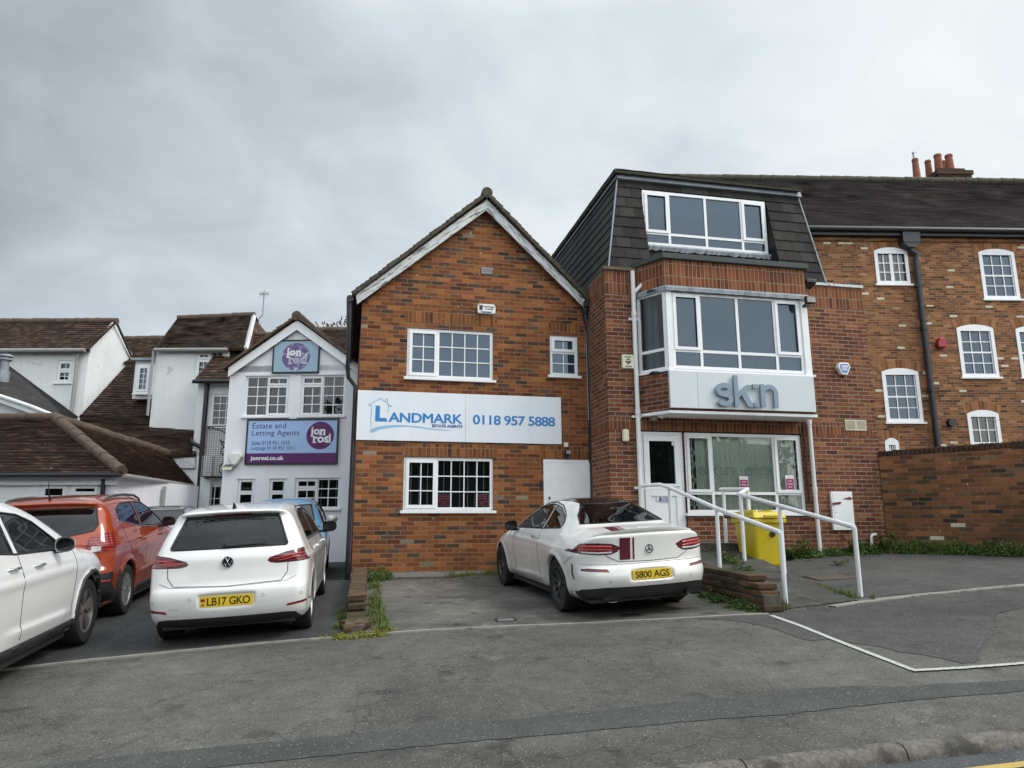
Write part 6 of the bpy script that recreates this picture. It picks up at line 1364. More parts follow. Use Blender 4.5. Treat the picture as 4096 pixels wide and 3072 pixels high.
# ---- big brown tiled slopes in the middle
def quadroof(name, parent, pts, Ys, course, mat, step=.03, wob=.02, du=.35):
    p = [P(*z1(*a), y) for a, y in zip(pts, Ys)]; r_ = MB(); roof(r_, p[0], p[1], p[2], p[3], course, step, wob=wob, du=du)
    return r_.build(name, mat, parent, off=tuple(parent.location))
B8 = empty('tiled_wing', P(*z1(900, 1000), 18.0)*1.0, 0, 'long brown tiled roof wing with a dormer window between the white houses', 'house')
B8.location.z = .5
quadroof('roof', B8, [(505, 975), (1240, 985), (505, 725), (1242, 735)], [17.6, 18.4, 20.2, 20.4], .1, M['tile'])
quadroof('upper_roof', B8, [(500, 740), (1000, 730), (815, 395), (1010, 395)], [20.2, 20.5, 22.5, 22.6], .1, M['tile'])
quadroof('upper_roof', B8, [(780, 400), (1010, 395), (800, 250), (1030, 244)], [22.4, 22.5, 23.6, 23.8], .1, M['tilered'])
p0, p1 = P(*z1(790, 248), 23.6), P(*z1(1030, 243), 23.8); ridge_tiles('ridge_tiles', [p0-B8.location, p1-B8.location], M['ridge'], B8, r=.12)
wf = MB(); A = P(*z1(1050, 985), 18.4); Bq = P(*z1(1240, 985), 18.4)
wf.box(A.x-2, Bq.x+.4, 18.45, 18.6, -.3, A.z); wf.build('wall', M['renderold'], B8, off=tuple(B8.location))
wf = MB(); wf.box(A.x-.3, Bq.x, 18.36, 18.45, A.z-.32, A.z-.05); wf.build('fascia', M['flake'], B8, off=tuple(B8.location))
Fd = Frame(P(*z1(860, 500), 20.6).x, 20.6, 1.0, 0); dq = (Fd.sz(*z1(868, 410))[0], Fd.sz(*z1(985, 410))[0], Fd.sz(*z1(900, 590))[1], Fd.sz(*z1(900, 408))[1])
DM = empty('dormer', (Fd.o.x, Fd.o.y, 0), Fd.az); DM.parent = B8; DM.location = Vector((Fd.o.x, Fd.o.y, 0))-B8.location
MB().box(dq[0]-.1, dq[1]+.3, .08, 1.6, dq[2]-.15, dq[3]+.12).build('cheeks', M['renderold'], DM); MB().box(dq[0]-.15, dq[1]+.3, -.1, 1.7, dq[3]+.121, dq[3]+.19).build('lead_flat', M['lead'], DM)
window(DM, dq, [(0, .75, 0, 1, 2, 4, True), (.75, 1, 0, 1, 1, 4, False)], y=-.02, fw=.07, g='glassr'); MB().box(dq[0]+.05, dq[1]-.05, .05, .078, dq[2]+.05, dq[3]-.05).build('blind', M['net'], DM)
# ---- white gabled house far left
Y9 = 21.5
cn = P(*z1(541, 520), Y9); F9 = Frame(cn.x, Y9, 0.0, 0)
B9 = fempty('white_house', F9, 'white rendered house with brown tiled roof and white gable at the far left', 'house')
def s9(x, y, d=0): return F9.sz(*z1(x, y), d)
ez9 = s9(300, 325)[1]; wq = (s9(368, 385)[0], s9(462, 385)[0], s9(400, 522)[1], s9(400, 382)[1])
gaz = R(58); gu = Vector((math.cos(gaz), math.sin(gaz), 0)); 
mb = MB(); wall_sheet(mb, -9, 0, -1, ez9, [wq], reveal=.1, room=.8)
# gable wall turns back to the right
gl_ = MB(); T = lambda a, z: (gu.x*a, gu.y*a, z)
def along(x, y):   # sight line on the gable plane -> (a, z)
    r = ray(*z1(x, y)); nn = Vector((-gu.y, gu.x, 0)); o = F9.o; t = o.dot(nn)/r.dot(nn); p = Vector((r.x*t, r.y*t, CZ+r.z*t)); return ((p-o).dot(gu), p.z)
gp = along(718, 152); ge = along(828, 375)
mb.poly([T(0, -1), T(ge[0], -1), T(ge[0], ge[1]), T(gp[0], gp[1]), T(0, ez9)])
mb.build('wall', [M['renderold'], M['interior']], B9)
window(B9, wq, [(0, 1, 0, .55, 2, 2, True), (0, 1, .55, 1, 2, 1, True)], y=.03, fw=.055, label='small window by the downpipe')
r_ = MB(); er = s9(552, 300, -.2); roof(r_, (-9.5, -.25, ez9+.0), (er[0]+.05, -.25, ez9+.0), (-9.5+gp[0]*gu.x-.4, gp[0]*gu.y, gp[1]+.1), (gp[0]*gu.x+.1, gp[0]*gu.y, gp[1]+.1), .1, .028, wob=.015, du=.4)
roof(r_, (ge[0]*gu.x+.1, ge[0]*gu.y, ge[1]), (-9+ge[0]*gu.x, ge[0]*gu.y, ge[1]), (gp[0]*gu.x+.1, gp[0]*gu.y, gp[1]+.1), (-9+gp[0]*gu.x, gp[0]*gu.y, gp[1]+.1), .1, .028, du=.8)
r_.build('roof', M['tile'], B9); ridge_tiles('ridge_tiles', [(-9, gp[0]*gu.y, gp[1]+.1), (gp[0]*gu.x+.1, gp[0]*gu.y, gp[1]+.1)], M['ridge'], B9, r=.11)
bb = MB()
for A, B_ in ((T(0, ez9-.05), T(gp[0], gp[1]-.05)), (T(gp[0], gp[1]-.05), T(ge[0], ge[1]-.05))):
    A, B_ = Vector(A), Vector(B_); nn = Vector((gu.y, -gu.x, 0))*.06
    bb.add([A+nn, B_+nn, B_+nn+Vector((0, 0, .20)), A+nn+Vector((0, 0, .20)), A-nn*.1, B_-nn*.1, B_-nn*.1+Vector((0, 0, .20)), A-nn*.1+Vector((0, 0, .20))], [(0, 1, 2, 3), (4, 7, 6, 5), (3, 2, 6, 7), (0, 4, 5, 1), (0, 3, 7, 4), (1, 5, 6, 2)])
bb.build('bargeboard', M['wpaint'], B9, autofix=True)
g_ = MB(); g_.tube([(-9, -.3, ez9-.03), (er[0], -.3, ez9-.03)], .06, 8); g_.build('gutter', M['grey'], B9); pipe('downpipe', [(s9(512, 325)[0], -.12, ez9-.05), (s9(512, 325)[0], -.12, .2)], .055, 'grey', B9)
# ---- black slate porch roof at the left edge
B10 = empty('slate_lean_to', (-14.2, 17.9, .5), 0, 'white lean-to with black slate roof and curved white gutter at the left edge', 'house')
quadroof('roof', B10, [(-260, 500), (430, 790), (-260, 180), (495, 738)], [17.4, 17.6, 20.3, 20.9], .16, M['slateb'], step=.012, wob=.004)
g_ = MB(); gp_ = [P(*z1(x, y), 17.3) for x, y in ((-200, 530), (0, 607), (100, 640), (200, 675), (300, 715), (350, 738), (400, 775))]; g_.tube([p-B10.location for p in gp_], .05, 8); g_.build('gutter', M['whitepipe'], B10)
sf_ = MB(); a = [P(*z1(x, y), 17.35) for x, y in ((-200, 540), (0, 612), (200, 682), (350, 748))]; b = [p+Vector((0, 0, -.14)) for p in a]
for k in range(3): sf_.poly([b[k], b[k+1], a[k+1], a[k]])
sf_.build('fascia', M['wpaint'], B10, off=tuple(B10.location))
wf = MB(); a = [P(*z1(x, y), 17.7) for x, y in ((-200, 560), (0, 632), (200, 700), (360, 765))]
wf.poly([Vector((a[0].x, 17.7, 0)), Vector((a[-1].x, 17.7, 0)), a[3], a[2], a[1], a[0]]); wf.build('wall', M['renderold'], B10, off=tuple(B10.location))
fv = empty('flue_pipe', P(*z1(22, 480), 18.5), 0, 'grey capped flue pipe standing on the black slate roof', 'flue')
MB().lathe([(.14, -.3), (.14, .12), (.10, .14), (.10, .42), (.16, .43), (.16, .47), (.10, .48), (.10, .52), (.17, .53), (.15, .58)], (0, 0, 0), 14).build('pipe', M['lead'], fv, smooth=40)
# ---- low garage-like building with hipped roof
Y11 = 14.1
cn = P(*z1(722, 1250), Y11); F11 = Frame(cn.x, Y11, 1.0, .4)
B11 = fempty('low_building', F11, 'low white building with a brown hipped tile roof behind the orange car', 'outbuilding')
def s11(x, y, d=0): return F11.sz(*z1(x, y), d)
ez = s11(400, 1118)[1]; Dp = 3.9
dq = (s11(-60, 1160)[0], s11(212, 1160)[0], 0.0, s11(60, 1152)[1]); w1 = (s11(250, 1160)[0], s11(440, 1160)[0], s11(300, 1275)[1]-.0, s11(300, 1152)[1]); w2 = (s11(440, 1160)[0]+.002, s11(640, 1160)[0], w1[2], w1[3])
mb = MB(); wall_sheet(mb, -9, 0, -.6, ez, [dq, w1, w2], reveal=.08, room=.9); mb.poly([(0, 0, -.6), (0, Dp, -.6), (0, Dp, ez), (0, 0, ez)]); mb.build('wall', [M['render'], M['interior']], B11)
window(B11, w1, [(0, 1, 0, 1, 1, 1, True)], y=.02, fw=.07, label='square white window'); window(B11, w2, [(0, 1, .0, .30, 1, 1, False), (0, 1, .30, 1, 1, 1, True)], y=.02, fw=.07, label='white top-hung window')
d_ = MB(); d_.ring(dq[0], dq[1], dq[2], dq[3], .07, .01, .08); D_ = d_.build('door', M['upvc'], B11); MB().box(dq[0]+.072, dq[1]-.072, .03, .07, .07, dq[3]-.072).build('door_leaf', M['upvc'], D_)
for zz in (dq[3]-.55, dq[3]-1.35, .25):
    for k in range(2): xa = dq[0]+.20+k*(dq[1]-dq[0]-.28)/2; xb = xa+(dq[1]-dq[0])*.30; MB().ring(xa, xb, zz, zz+.26 if zz > 1 else zz+.5, .03, .018, .0295).build('moulding', M['upvc'], D_)
ze = ez+.02; hipc = s11(345, 748, 2.1); c0_ = s11(772, 1098, -.25); rzz = hipc[1]
rdg = Vector((c0_[0]-2.3, 2.1, rzz)); print('hip', hipc, c0_)
hx0 = hipc[0]
r_ = MB(); E1x = c0_[0]; roof(r_, (-9, -.28, c0_[1]+.02), (E1x, -.28, c0_[1]+.02), (-9, 2.1, rzz), (hx0, 2.1, rzz), .1, .028, wob=.012, du=.35)
e2 = P(*z1(1226, 1162), 18.2); r2 = P(*z1(1062, 978), 18.4); cl = lambda v: Vector(((v-F11.o).dot(F11.u), (v-F11.o).dot(F11.v), v.z-F11.zb))
E2l = cl(e2); R2l = cl(r2)
roof(r_, (E1x, -.28, c0_[1]+.02), tuple(E2l), (hx0, 2.1, rzz), tuple(R2l), .1, .028, wob=.012, du=.35)
r_.build('roof', M['tilered'], B11)
ridge_tiles('hip_tiles', [(E1x-.02, -.26, c0_[1]+.05), (hx0, 2.1, rzz+.03)], M['ridge'], B11, r=.12, seg=.4)
p_ = s11(505, 812, 2.9); ridge_tiles('ridge_tiles', [(hx0, 2.1, rzz+.03), tuple(R2l+Vector((0, 0, .04)))], M['ridge'], B11, r=.11, seg=.35); ridge_tiles('ridge_tiles', [(-9, 2.1, rzz+.03), (hx0, 2.1, rzz+.03)], M['ridge'], B11, r=.10, seg=.4)
g_ = MB(); g_.tube([(-9, -.32, c0_[1]-.03), (E1x, -.32, c0_[1]-.03)], .05, 8); g_.build('gutter', M['black'], B11); MB().box(-9, .06, -.10, .0, ez-.16, ez-.02).build('fascia', M['wpaint'], B11)
g_ = MB(); g_.tube([(E1x-.02, -.2, c0_[1]-.03), tuple(E2l+Vector((-.02, 0, -.05)))], .05, 8); g_.build('gutter', M['grey'], B11)
pipe('downpipe', [(s11(655, 1150, -.08)[0], -.08, ez-.05), (s11(655, 1150, -.08)[0], -.08, .1)], .045, 'black', B11); pipe('downpipe', [(.08, 1.9, ez-.1), (.05, 1.9, .1)], .04, 'grey', B11)
# ================================================================ ramp, low walls, rails, bin
def PG(px, py, Y): return P(px, py, Y)
rzf = lambda y: .56 + (y-8.3)*.172      # ramp surface height
dzw = F3.zb + dz0
# ramp as a real wedge: left edge, right edge from the gate end to the door
La = [(3.00, 8.15), (2.93, 9.0), (2.80, 10.0), (2.66, 11.0), (2.46, 11.95)]
Ra = [(4.02, 8.55), (3.90, 9.1), (3.74, 10.1), (3.60, 11.0), (3.55, 12.2)]
mb = MB(); rows = []
for (a, b) in zip(La, Ra):
    row = []
    for k in range(9):
        t = k/8; x = a[0]+(b[0]-a[0])*t; y = a[1]+(b[1]-a[1])*t
        z = max(float(gz(x, y))+.006, min(dzw-.04, .57+(y-8.35)*.185))
        row.append((x, y, z))
    rows.append(row)
fine = []
for r0, r1 in zip(rows, rows[1:]):
    for k in range(4): fine.append([tuple(p[i]+(q[i]-p[i])*k/4 for i in range(3)) for p, q in zip(r0, r1)])
fine.append(rows[-1]); n = 9; pts = [p for r in fine for p in r]
mb.add(pts, [(i*n+j, i*n+j+1, (i+1)*n+j+1, (i+1)*n+j) for i in range(len(fine)-1) for j in range(n-1)])
for i in range(len(fine)-1):
    for j, s in ((0, 1), (n-1, -1)):
        a, b = fine[i][j], fine[i+1][j]; c, d = (b[0], b[1], b[2]-1), (a[0], a[1], a[2]-1); mb.poly([a, b, c, d] if s > 0 else [b, a, d, c])
tag(mb.build('ramp', M['ramp'], smooth=50), kind='structure')
def rampz(x, y): return max(float(gz(x, y))+.006, min(dzw-.04, .57+(y-8.35)*.185))
# landing by the door
ld = MB(); a = F3.w(opx0-.02, -1.1, 0); b = F3.w(ddx+.45, -1.1, 0); c = F3.w(ddx+.45, 0.0, 0); d = F3.w(opx0-.02, 0.0, 0)
zt_ = dzw-.032
for p in (a, b, c, d): pass
pp = [Vector((p.x, p.y, zt_)) for p in (a, b, c, d)]; pb = [Vector((p.x, p.y, zt_-1)) for p in (a, b, c, d)]
ld.add(pp+pb, [(0, 1, 2, 3), (0, 4, 5, 1), (1, 5, 6, 2), (3, 7, 4, 0)]); tag(ld.build('landing', M['ramp']), kind='structure')
# low retaining wall of the ramp: courses of real bricks stepping down to the front
def brickrow(mb, A, B, z0, z1, wd, rn, L0=.225, skip=0, jit=.006, fol=None):
    A, B = Vector(A), Vector(B); d = (B-A); ln = d.length; d.normalize(); nr = Vector((-d.y, d.x, 0)); n = max(1, round(ln/L0)); off = rn.uniform(0, .4)
    for k in range(n):
        a = A+d*(ln*k/n+.006); b = A+d*(ln*(k+1)/n-.006); j = rn.uniform(-jit, jit); jz = rn.uniform(-.003, .003); w0 = -wd/2+j; w1 = wd/2+j
        q = [a+nr*w0, b+nr*w0, b+nr*w1, a+nr*w1]; zz_ = [fol(p.x, p.y) if fol else 0 for p in q]; v = [Vector((p.x, p.y, z0+.005+e_)) for p, e_ in zip(q, zz_)]+[Vector((p.x, p.y, z1-.005+jz+e_)) for p, e_ in zip(q, zz_)]
        mb.add(v, [(0, 3, 2, 1), (4, 5, 6, 7), (0, 1, 5, 4), (1, 2, 6, 5), (2, 3, 7, 6), (3, 0, 4, 7)])
rn = random.Random(21); M['mortard'] = plain('dirty_mortar', (.10, .088, .07), 1, var=.4, scale=14, bump=.6)
RW = empty('retaining_wall', (2.8, 8.2, .5), 0, 'low stepped retaining wall of mossy bricks beside the ramp', 'wall')
fA = Vector((2.84, 7.98, 0)); fB = Vector((2.62, 10.6, 0)); dA = (fB-fA).normalized()
wm = MB(); g = float(gz(2.8, 8.1)); zz = g-.15; st0 = 0
stops = [0, 0, 0, .03, .06, .12, .38]   # how far each course starts from the front end
for k in range(7):
    A = fA+dA*(stops[k]); brickrow(wm, A, fB, zz, zz+.072, .22, rn, jit=.010); zz += .075
wm.build('brickwork', M['lowbrick'], RW, off=tuple(RW.location), bevel=.007)
co = MB(); A = fA+dA*.01; q = [(A.x-.09, A.y, 0), (fB.x-.09, fB.y, 0), (fB.x+.09, fB.y, 0), (A.x+.09, A.y, 0)]
def core(mb, A, B, w, z0, z1):
    d = (B-A).normalized(); nr = Vector((-d.y, d.x, 0))*w; v = [Vector((p.x, p.y, z)) for z in (z0, z1) for p in (A-nr, B-nr, B+nr, A+nr)]
    mb.add(v, [(0, 3, 2, 1), (4, 5, 6, 7), (0, 1, 5, 4), (1, 2, 6, 5), (2, 3, 7, 6), (3, 0, 4, 7)])
core(co, fA+dA*.02, fB, .098, g-.2, g+.18); core(co, fA+dA*.42, fB, .098, g-.2, zz-.02)
co.build('mortar', M['mortard'], RW, off=tuple(RW.location))
# broken low wall between the parking bays
LW = empty('broken_low_wall', (-2.1, 9, .5), 0, 'crumbling low brick dividing wall with grass beside it', 'wall')
lA = Vector((-1.66, 7.72, 0)); lB = Vector((-2.50, 11.95, 0)); dl = (lB-lA).normalized(); wm = MB()
lw_z = lambda x, y: .049+.052*y+.035*x-.03
for k, st in enumerate((0.02, .16, .42, .95, 1.12)):
    brickrow(wm, lA+dl*st, lB, -.11+k*.075, -.11+(k+1)*.075-.002, .215, rn, L0=.225 if k < 4 else .108, jit=.012, fol=lw_z)
for (x, y, rz_) in ((-1.72, 7.86, .5), (-1.80, 8.12, -.3), (-1.62, 8.0, 1.2)):
    g = float(gz(x, y)); c_, s_ = math.cos(rz_), math.sin(rz_); q = [(-.1, -.05), (.1, -.05), (.1, .05), (-.1, .05)]; v = [(x+c_*u-s_*w, y+s_*u+c_*w, z) for z in (g+.02, g+.085) for u, w in q]
    wm.add(v, [(0, 3, 2, 1), (4, 5, 6, 7), (0, 1, 5, 4), (1, 2, 6, 5), (2, 3, 7, 6), (3, 0, 4, 7)])
wm.build('brickwork', M['lowbrick'], LW, off=tuple(LW.location), bevel=.01)
lc = MB(); nr_ = Vector((-dl.y, dl.x, 0))*.098
for (t0, ht) in ((1.15, .255), (.1, .10)):
    q = [lA+dl*t0-nr_, lB-nr_, lB+nr_, lA+dl*t0+nr_]; v = [Vector((p.x, p.y, lw_z(p.x, p.y)-.2)) for p in q]+[Vector((p.x, p.y, lw_z(p.x, p.y)+ht)) for p in q]
    lc.add(v, [(0, 3, 2, 1), (4, 5, 6, 7), (0, 1, 5, 4), (1, 2, 6, 5), (2, 3, 7, 6), (3, 0, 4, 7)])
lc.build('mortar', M['mortard'], LW, off=tuple(LW.location))
# handrails: tops by sight line at their own depth
def railing(name, label, top, posts, r=.030):
    o = empty(name, (top[-1].x, top[-1].y, posts[0][1]), 0, label, 'handrail', 'white ramp handrails'); L0 = o.location
    m = MB(); m.tube([p-L0 for p in top], r, 12)
    for p in (top[0], top[-1]): pass
    m.build('top_rail', M['rail'], o, smooth=50)
    for (p, zb) in posts:
        m = MB(); m.tube([Vector((p.x, p.y, zb-.05))-L0, p-L0], r*.92, 12); m.build('post', M['rail'], o, smooth=50)
    return o
T = [PG(2566, 1943, 11.93), PG(2640, 1938, 11.75), PG(2677, 1950, 11.55), PG(2866, 2034, 10.0), PG(3122, 2130, 8.42)]
def postat(px, py, Y): p = PG(px, py, Y); return p
ps = [(T[4], float(gz(T[4].x, T[4].y))), (T[3], rampz(T[3].x, T[3].y)-.12), (Vector((T[2].x, T[2].y, T[2].z-.02)), rampz(T[2].x, T[2].y)-.05)]
railing('handrail', 'left white handrail with rust spots sloping down from the clinic door', T, ps)
q0 = PG(3417, 2108, 8.78); q1_ = PG(2945+8, 1978, 10.35); q2_ = PG(2988, 1957, 11.05); q3_ = PG(2880, 1957, 11.35)
q15 = PG(3118, 2030, 9.85); 
U = [q0, PG(2955, 1977, 10.6), PG(2990, 1957, 11.0), PG(2882, 1958, 11.5)]
ps = [(U[0], float(gz(U[0].x, U[0].y)))]
A, B_ = U[0], U[1]; t = (PG(3120, 2033, 9.6).x*0+.56); m1 = A.lerp(B_, .60); ps.append((m1, rampz(m1.x-.1, m1.y)-.1))
m2 = PG(2962, 1984, 10.55); ps.append((m2, rampz(m2.x-.1, m2.y)-.12)); ps.append((U[2], rampz(U[2].x-.2, U[2].y)-.2))
m3 = PG(2893, 1960, 11.45); ps.append((m3, rampz(m3.x, m3.y)-.05))
railing('handrail', 'right white handrail with return bend in front of the yellow bin', U, ps)
# yellow wheelie bin
bp_ = G(3085, 2262); bx, by_ = 4.02, 11.0
bb_ = P(3046, 2264, 10.9); BN = empty('wheelie_bin', (bb_.x, bb_.y, bb_.z), R(9), 'bright yellow wheelie bin behind the white handrail', 'bin')
wt, ht, dp = .37, 1.0, .40
def frus(m, x0, x1, y0, y1, z0, X0, X1, Y0, Y1, z1):
    m.add([(x0, y0, z0), (x1, y0, z0), (x1, y1, z0), (x0, y1, z0), (X0, Y0, z1), (X1, Y0, z1), (X1, Y1, z1), (X0, Y1, z1)], [(0, 3, 2, 1), (4, 5, 6, 7), (0, 1, 5, 4), (1, 2, 6, 5), (2, 3, 7, 6), (3, 0, 4, 7)])
bh = (P(3085, 2060, 10.9).z-bb_.z)
m = MB(); frus(m, -.20, .20, -.25, .27, 0, -.235, .235, -.32, .36, bh-.06); m.build('body', M['yellow'], BN, bevel=.04)
m = MB(); m.box(-.258, .258, -.35, .385, bh-.12, bh-.055); m.build('rim', M['yellow'], BN, bevel=.015)
m = MB(); frus(m, -.266, .266, -.365, .40, bh-.05, -.24, .24, -.30, .34, bh+.05); m.build('lid', M['yellow'], BN, bevel=.02)
m = MB(); m.box(-.12, .12, -.42, -.37, bh-.03, bh+.0); m.box(-.16, -.10, -.15, .2, bh+.045, bh+.075); m.box(.10, .16, -.15, .2, bh+.045, bh+.075); m.build('lid_handle', M['yellow'], BN, bevel=.01)
m = MB(); m.tube([(-.34, .43, bh-.02), (.34, .43, bh-.02)], .018, 8); m.tube([(-.36, .3, bh-.02), (-.40, .3, bh-.02)], .03, 8); m.build('handle', M['black'], BN)
for s in (-1, 1):
    m = MB(); m.lathe([(.0, -.03), (.10, -.03), (.10, .03), (.0, .03)], (s*.29, .30, .10), 18, axis='x'); m.build('wheel', M['rubber'], BN, smooth=40)
text('lettering', 'Grou', (.10, .26, bh*.60, bh*.66), -.312, M['black'], BN, .002, bold=.03)
for ch in BN.children:
    if ch.name.startswith('lettering'): ch.rotation_euler = (R(-3), 0, 0); ch.location = (0, -.0, 0.0)
m = MB(); m.lathe([(.045, -.002), (.045, 0)], (0, 0, 0), 20, axis='y'); o = m.build('emblem', M['black'], BN); o.location = (.045, -.3105, bh*.63)
# covers
def cover(px, py, wx, wy, rz, label, mat, rim):
    p = G(px, py); o = empty('ground_cover', (p.x, p.y, p.z), rz, label, 'cover')
    MB().box(-wx/2, wx/2, -wy/2, wy/2, -.02, .012).build('plate', M[mat], o, bevel=.004); MB().ring(-wx/2-rim, wx/2+rim, -wy/2-rim, wy/2+rim, rim-.004, -.012, .02)
    m = MB()
    for (a, b, c, d) in ((-wx/2-rim, wx/2+rim, -wy/2-rim, -wy/2-.003), (-wx/2-rim, wx/2+rim, wy/2+.003, wy/2+rim), (-wx/2-rim, -wx/2-.003, -wy/2-.003, wy/2+.003), (wx/2+.003, wx/2+rim, -wy/2-.003, wy/2+.003)): m.box(a, b, c, d, -.02, .010)
    m.build('frame', M['blackmet'], o); g = [float(gz(p.x+.2, p.y))-float(gz(p.x-.2, p.y)), float(gz(p.x, p.y+.2))-float(gz(p.x, p.y-.2))]
    o.rotation_euler = (math.atan2(g[1], .4), -math.atan2(g[0], .4), rz)
cover(2022, 2480, .18, .14, .1, 'small square metal cover in the asphalt left of the white coupe', 'alu', .03)
cover(2525, 2463, .16, .12, .1, 'small metal cover in the shade behind the white coupe', 'blackmet', .03)
cover(3325, 2311, .55, .42, .05, 'rusty rectangular iron cover beside the ramp', 'ironcover', .03)
# ================================================================ vegetation
def leafmat(name, c1, c2):
    m, t, b = newmat(name); oi = N(t, 'ShaderNodeNewGeometry'); c = ramp(t, oi.outputs['Random Per Island'], [(0, c1), (.5, tuple((x+y)/2 for x, y in zip(c1, c2))), (1, c2)]); L(t, c, b.inputs['Base Color']); b.inputs['Roughness'].default_value = .6
    b.inputs['Specular IOR Level'].default_value = .3; return m
M['grassm'] = leafmat('grass_blades', (.055, .09, .015), (.16, .20, .04)); M['weedm'] = leafmat('weed_leaves', (.035, .075, .014), (.09, .15, .028)); M['mossm'] = leafmat('yellow_moss', (.10, .11, .012), (.24, .24, .03)); M['litter'] = leafmat('leaf_litter', (.05, .035, .02), (.20, .17, .10))
def tufts(name, spots, mat, h=(.05, .14), n=22, spread=.08, w=.006, kind='stuff', lean=.5, parent=None, seed=1):
    rn = random.Random(seed); mb = MB()
    for (x, y, s) in spots:
        for _ in range(int(n*s)):
            a = rn.uniform(0, 6.283); r = spread*s*math.sqrt(rn.random()); bx_, by2 = x+r*math.cos(a), y+r*math.sin(a); z = float(gz(bx_, by2))-.005 if not callable(parent) else parent(bx_, by2)
            H = rn.uniform(*h)*s**.5; d = rn.uniform(0, 6.283); l = rn.uniform(0, lean)*H; ww = w*rn.uniform(.7, 1.4); dx, dy = math.cos(d)*ww, math.sin(d)*ww; lx, ly = math.cos(d+1.5)*l, math.sin(d+1.5)*l
            mb.add([(bx_-dx, by2-dy, z), (bx_+dx, by2+dy, z), (bx_+dx*.7+lx*.4, by2+dy*.7+ly*.4, z+H*.6), (bx_-dx*.7+lx*.4, by2-dy*.7+ly*.4, z+H*.6), (bx_+lx, by2+ly, z+H)], [(0, 1, 2, 3), (3, 2, 4)])
    o = mb.build(name, M[mat]); return tag(o, kind=kind) if kind else o
def leaves(name, spots, mat, h=.2, n=60, spread=.15, s=.025, seed=2, kind='stuff', base=None):
    rn = random.Random(seed); mb = MB()
    for (x, y, k) in spots:
        for _ in range(int(n*k)):
            a = rn.uniform(0, 6.283); r = spread*k*math.sqrt(rn.random()); px_, py_ = x+r*math.cos(a), y+r*math.sin(a); z = (base or (lambda a_, b_: float(gz(a_, b_))))(px_, py_)+rn.uniform(0, h)*k*(1-(r/(spread*k+1e-6))**2*.8)
            t = Vector((rn.gauss(0, 1), rn.gauss(0, 1), rn.gauss(0, .5))).normalized(); u = t.cross(Vector((rn.gauss(0, 1), rn.gauss(0, 1), rn.gauss(0, 1)))).normalized(); L_ = s*rn.uniform(.6, 1.5)
            p = Vector((px_, py_, z)); mb.add([p-t*L_, p-u*L_*.45, p+t*L_, p+u*L_*.45], [(0, 1, 2, 3)])
    o = mb.build(name, M[mat]); return tag(o, kind=kind) if kind else o
rn = random.Random(33)
def lineof(pts, n, jit, sz=(.6, 1.3)):
    out = []
    for _ in range(n):
        t = rn.random()*(len(pts)-1); i = min(int(t), len(pts)-2); f = t-i; a, b = pts[i], pts[i+1]
        out.append((a[0]+(b[0]-a[0])*f+rn.gauss(0, jit), a[1]+(b[1]-a[1])*f+rn.gauss(0, jit), rn.uniform(*sz)))
    return out
gl_ = [(-1.40, 7.72), (-1.50, 8.3), (-1.66, 9.0), (-1.85, 9.9), (-2.10, 11.0), (-2.2, 11.6)]
tag(tufts('grass', lineof(gl_, 85, .045, (.4, 1.2)), 'grassm', (.03, .11), 26, .07, .004, seed=3, lean=.9), 'bright green grass strip along the broken low wall', 'grass')
tag(tufts('grass', lineof([(-1.92, 7.85), (-2.0, 8.6), (-2.2, 9.4)], 16, .02), 'grassm', (.03, .08), 20, .04, .003, seed=4, lean=.9), 'thin grass on the car side of the broken low wall', 'grass')
tag(leaves('moss', lineof([(-1.85, 7.62), (-1.42, 7.66), (-1.38, 7.9)], 60, .05), 'mossm', .035, 60, .07, .012, seed=5), 'yellow moss at the end of the broken low wall', 'moss')
M['soil'] = plain('damp_soil_and_moss', (.045, .036, .026), 1, var=.5, scale=18, dirt=((.07, .085, .03), .52, 7), bump=1)
def soil(pts, wd, seed):
    U, Lo = [], []; r_ = random.Random(seed)
    for a, b in zip(pts, pts[1:]):
        for k in range(12): t = k/12; p = Vector((a[0]+(b[0]-a[0])*t, a[1]+(b[1]-a[1])*t, 0)); U.append((p.x, p.y+.02)); Lo.append((p.x+.0, p.y-wd*r_.uniform(.55, 1.25)))
    strip('soil_strip', U, Lo, .009, M['soil'], raw=True, nsub=2, nv=3, rag=.012)
soil([tuple(F2.w(.02, 0, 0))[:2], tuple(F2.w(3.0, 0, 0))[:2]], .20, 1); soil([tuple(F3.w(2.75, 0, 0))[:2], tuple(F3.w(W3, 0, 0))[:2]], .30, 2); soil([tuple(F5.w(.0, 0, 0))[:2], tuple(F5.w(5.5, 0, 0))[:2]], .36, 3); soil([(-1.86, 7.75), (-1.40, 7.66)], .10, 4)
def wp(s, d): p = F2.w(s, d, 0); return (p.x, p.y)
tag(leaves('weeds', [(*wp(.42, -.22), 1.7), (*wp(.30, -.35), 1.2), (*wp(.5, -.12), 1.2)], 'weedm', .17, 380, .15, .016, seed=6), 'dense green weed clump at the left foot of the brick house', 'weeds')
tag(tufts('grass', lineof([wp(1.55, -.12), wp(2.3, -.12), wp(2.75, -.15)], 46, .045), 'grassm', (.03, .09), 26, .06, .005, seed=7), 'short grass at the foot of the brick house wall', 'grass')
def w3(s, d): p = F3.w(s, d, 0); return (p.x, p.y)
def w5(s, d): p = F5.w(s, d, 0); return (p.x, p.y)
tag(leaves('weeds', lineof([w3(3.1, -.15), w3(4.4, -.14), w3(W3-.1, -.2)], 40, .05), 'weedm', .16, 230, .17, .020, seed=8), 'green weeds along the foot of the red brick wall', 'weeds')
tag(leaves('weeds', lineof([w5(.15, -.2), w5(1.2, -.18), w5(2.4, -.2), w5(4.5, -.2)], 60, .05), 'weedm', .19, 230, .17, .020, seed=9), 'green weeds along the foot of the garden wall', 'weeds')
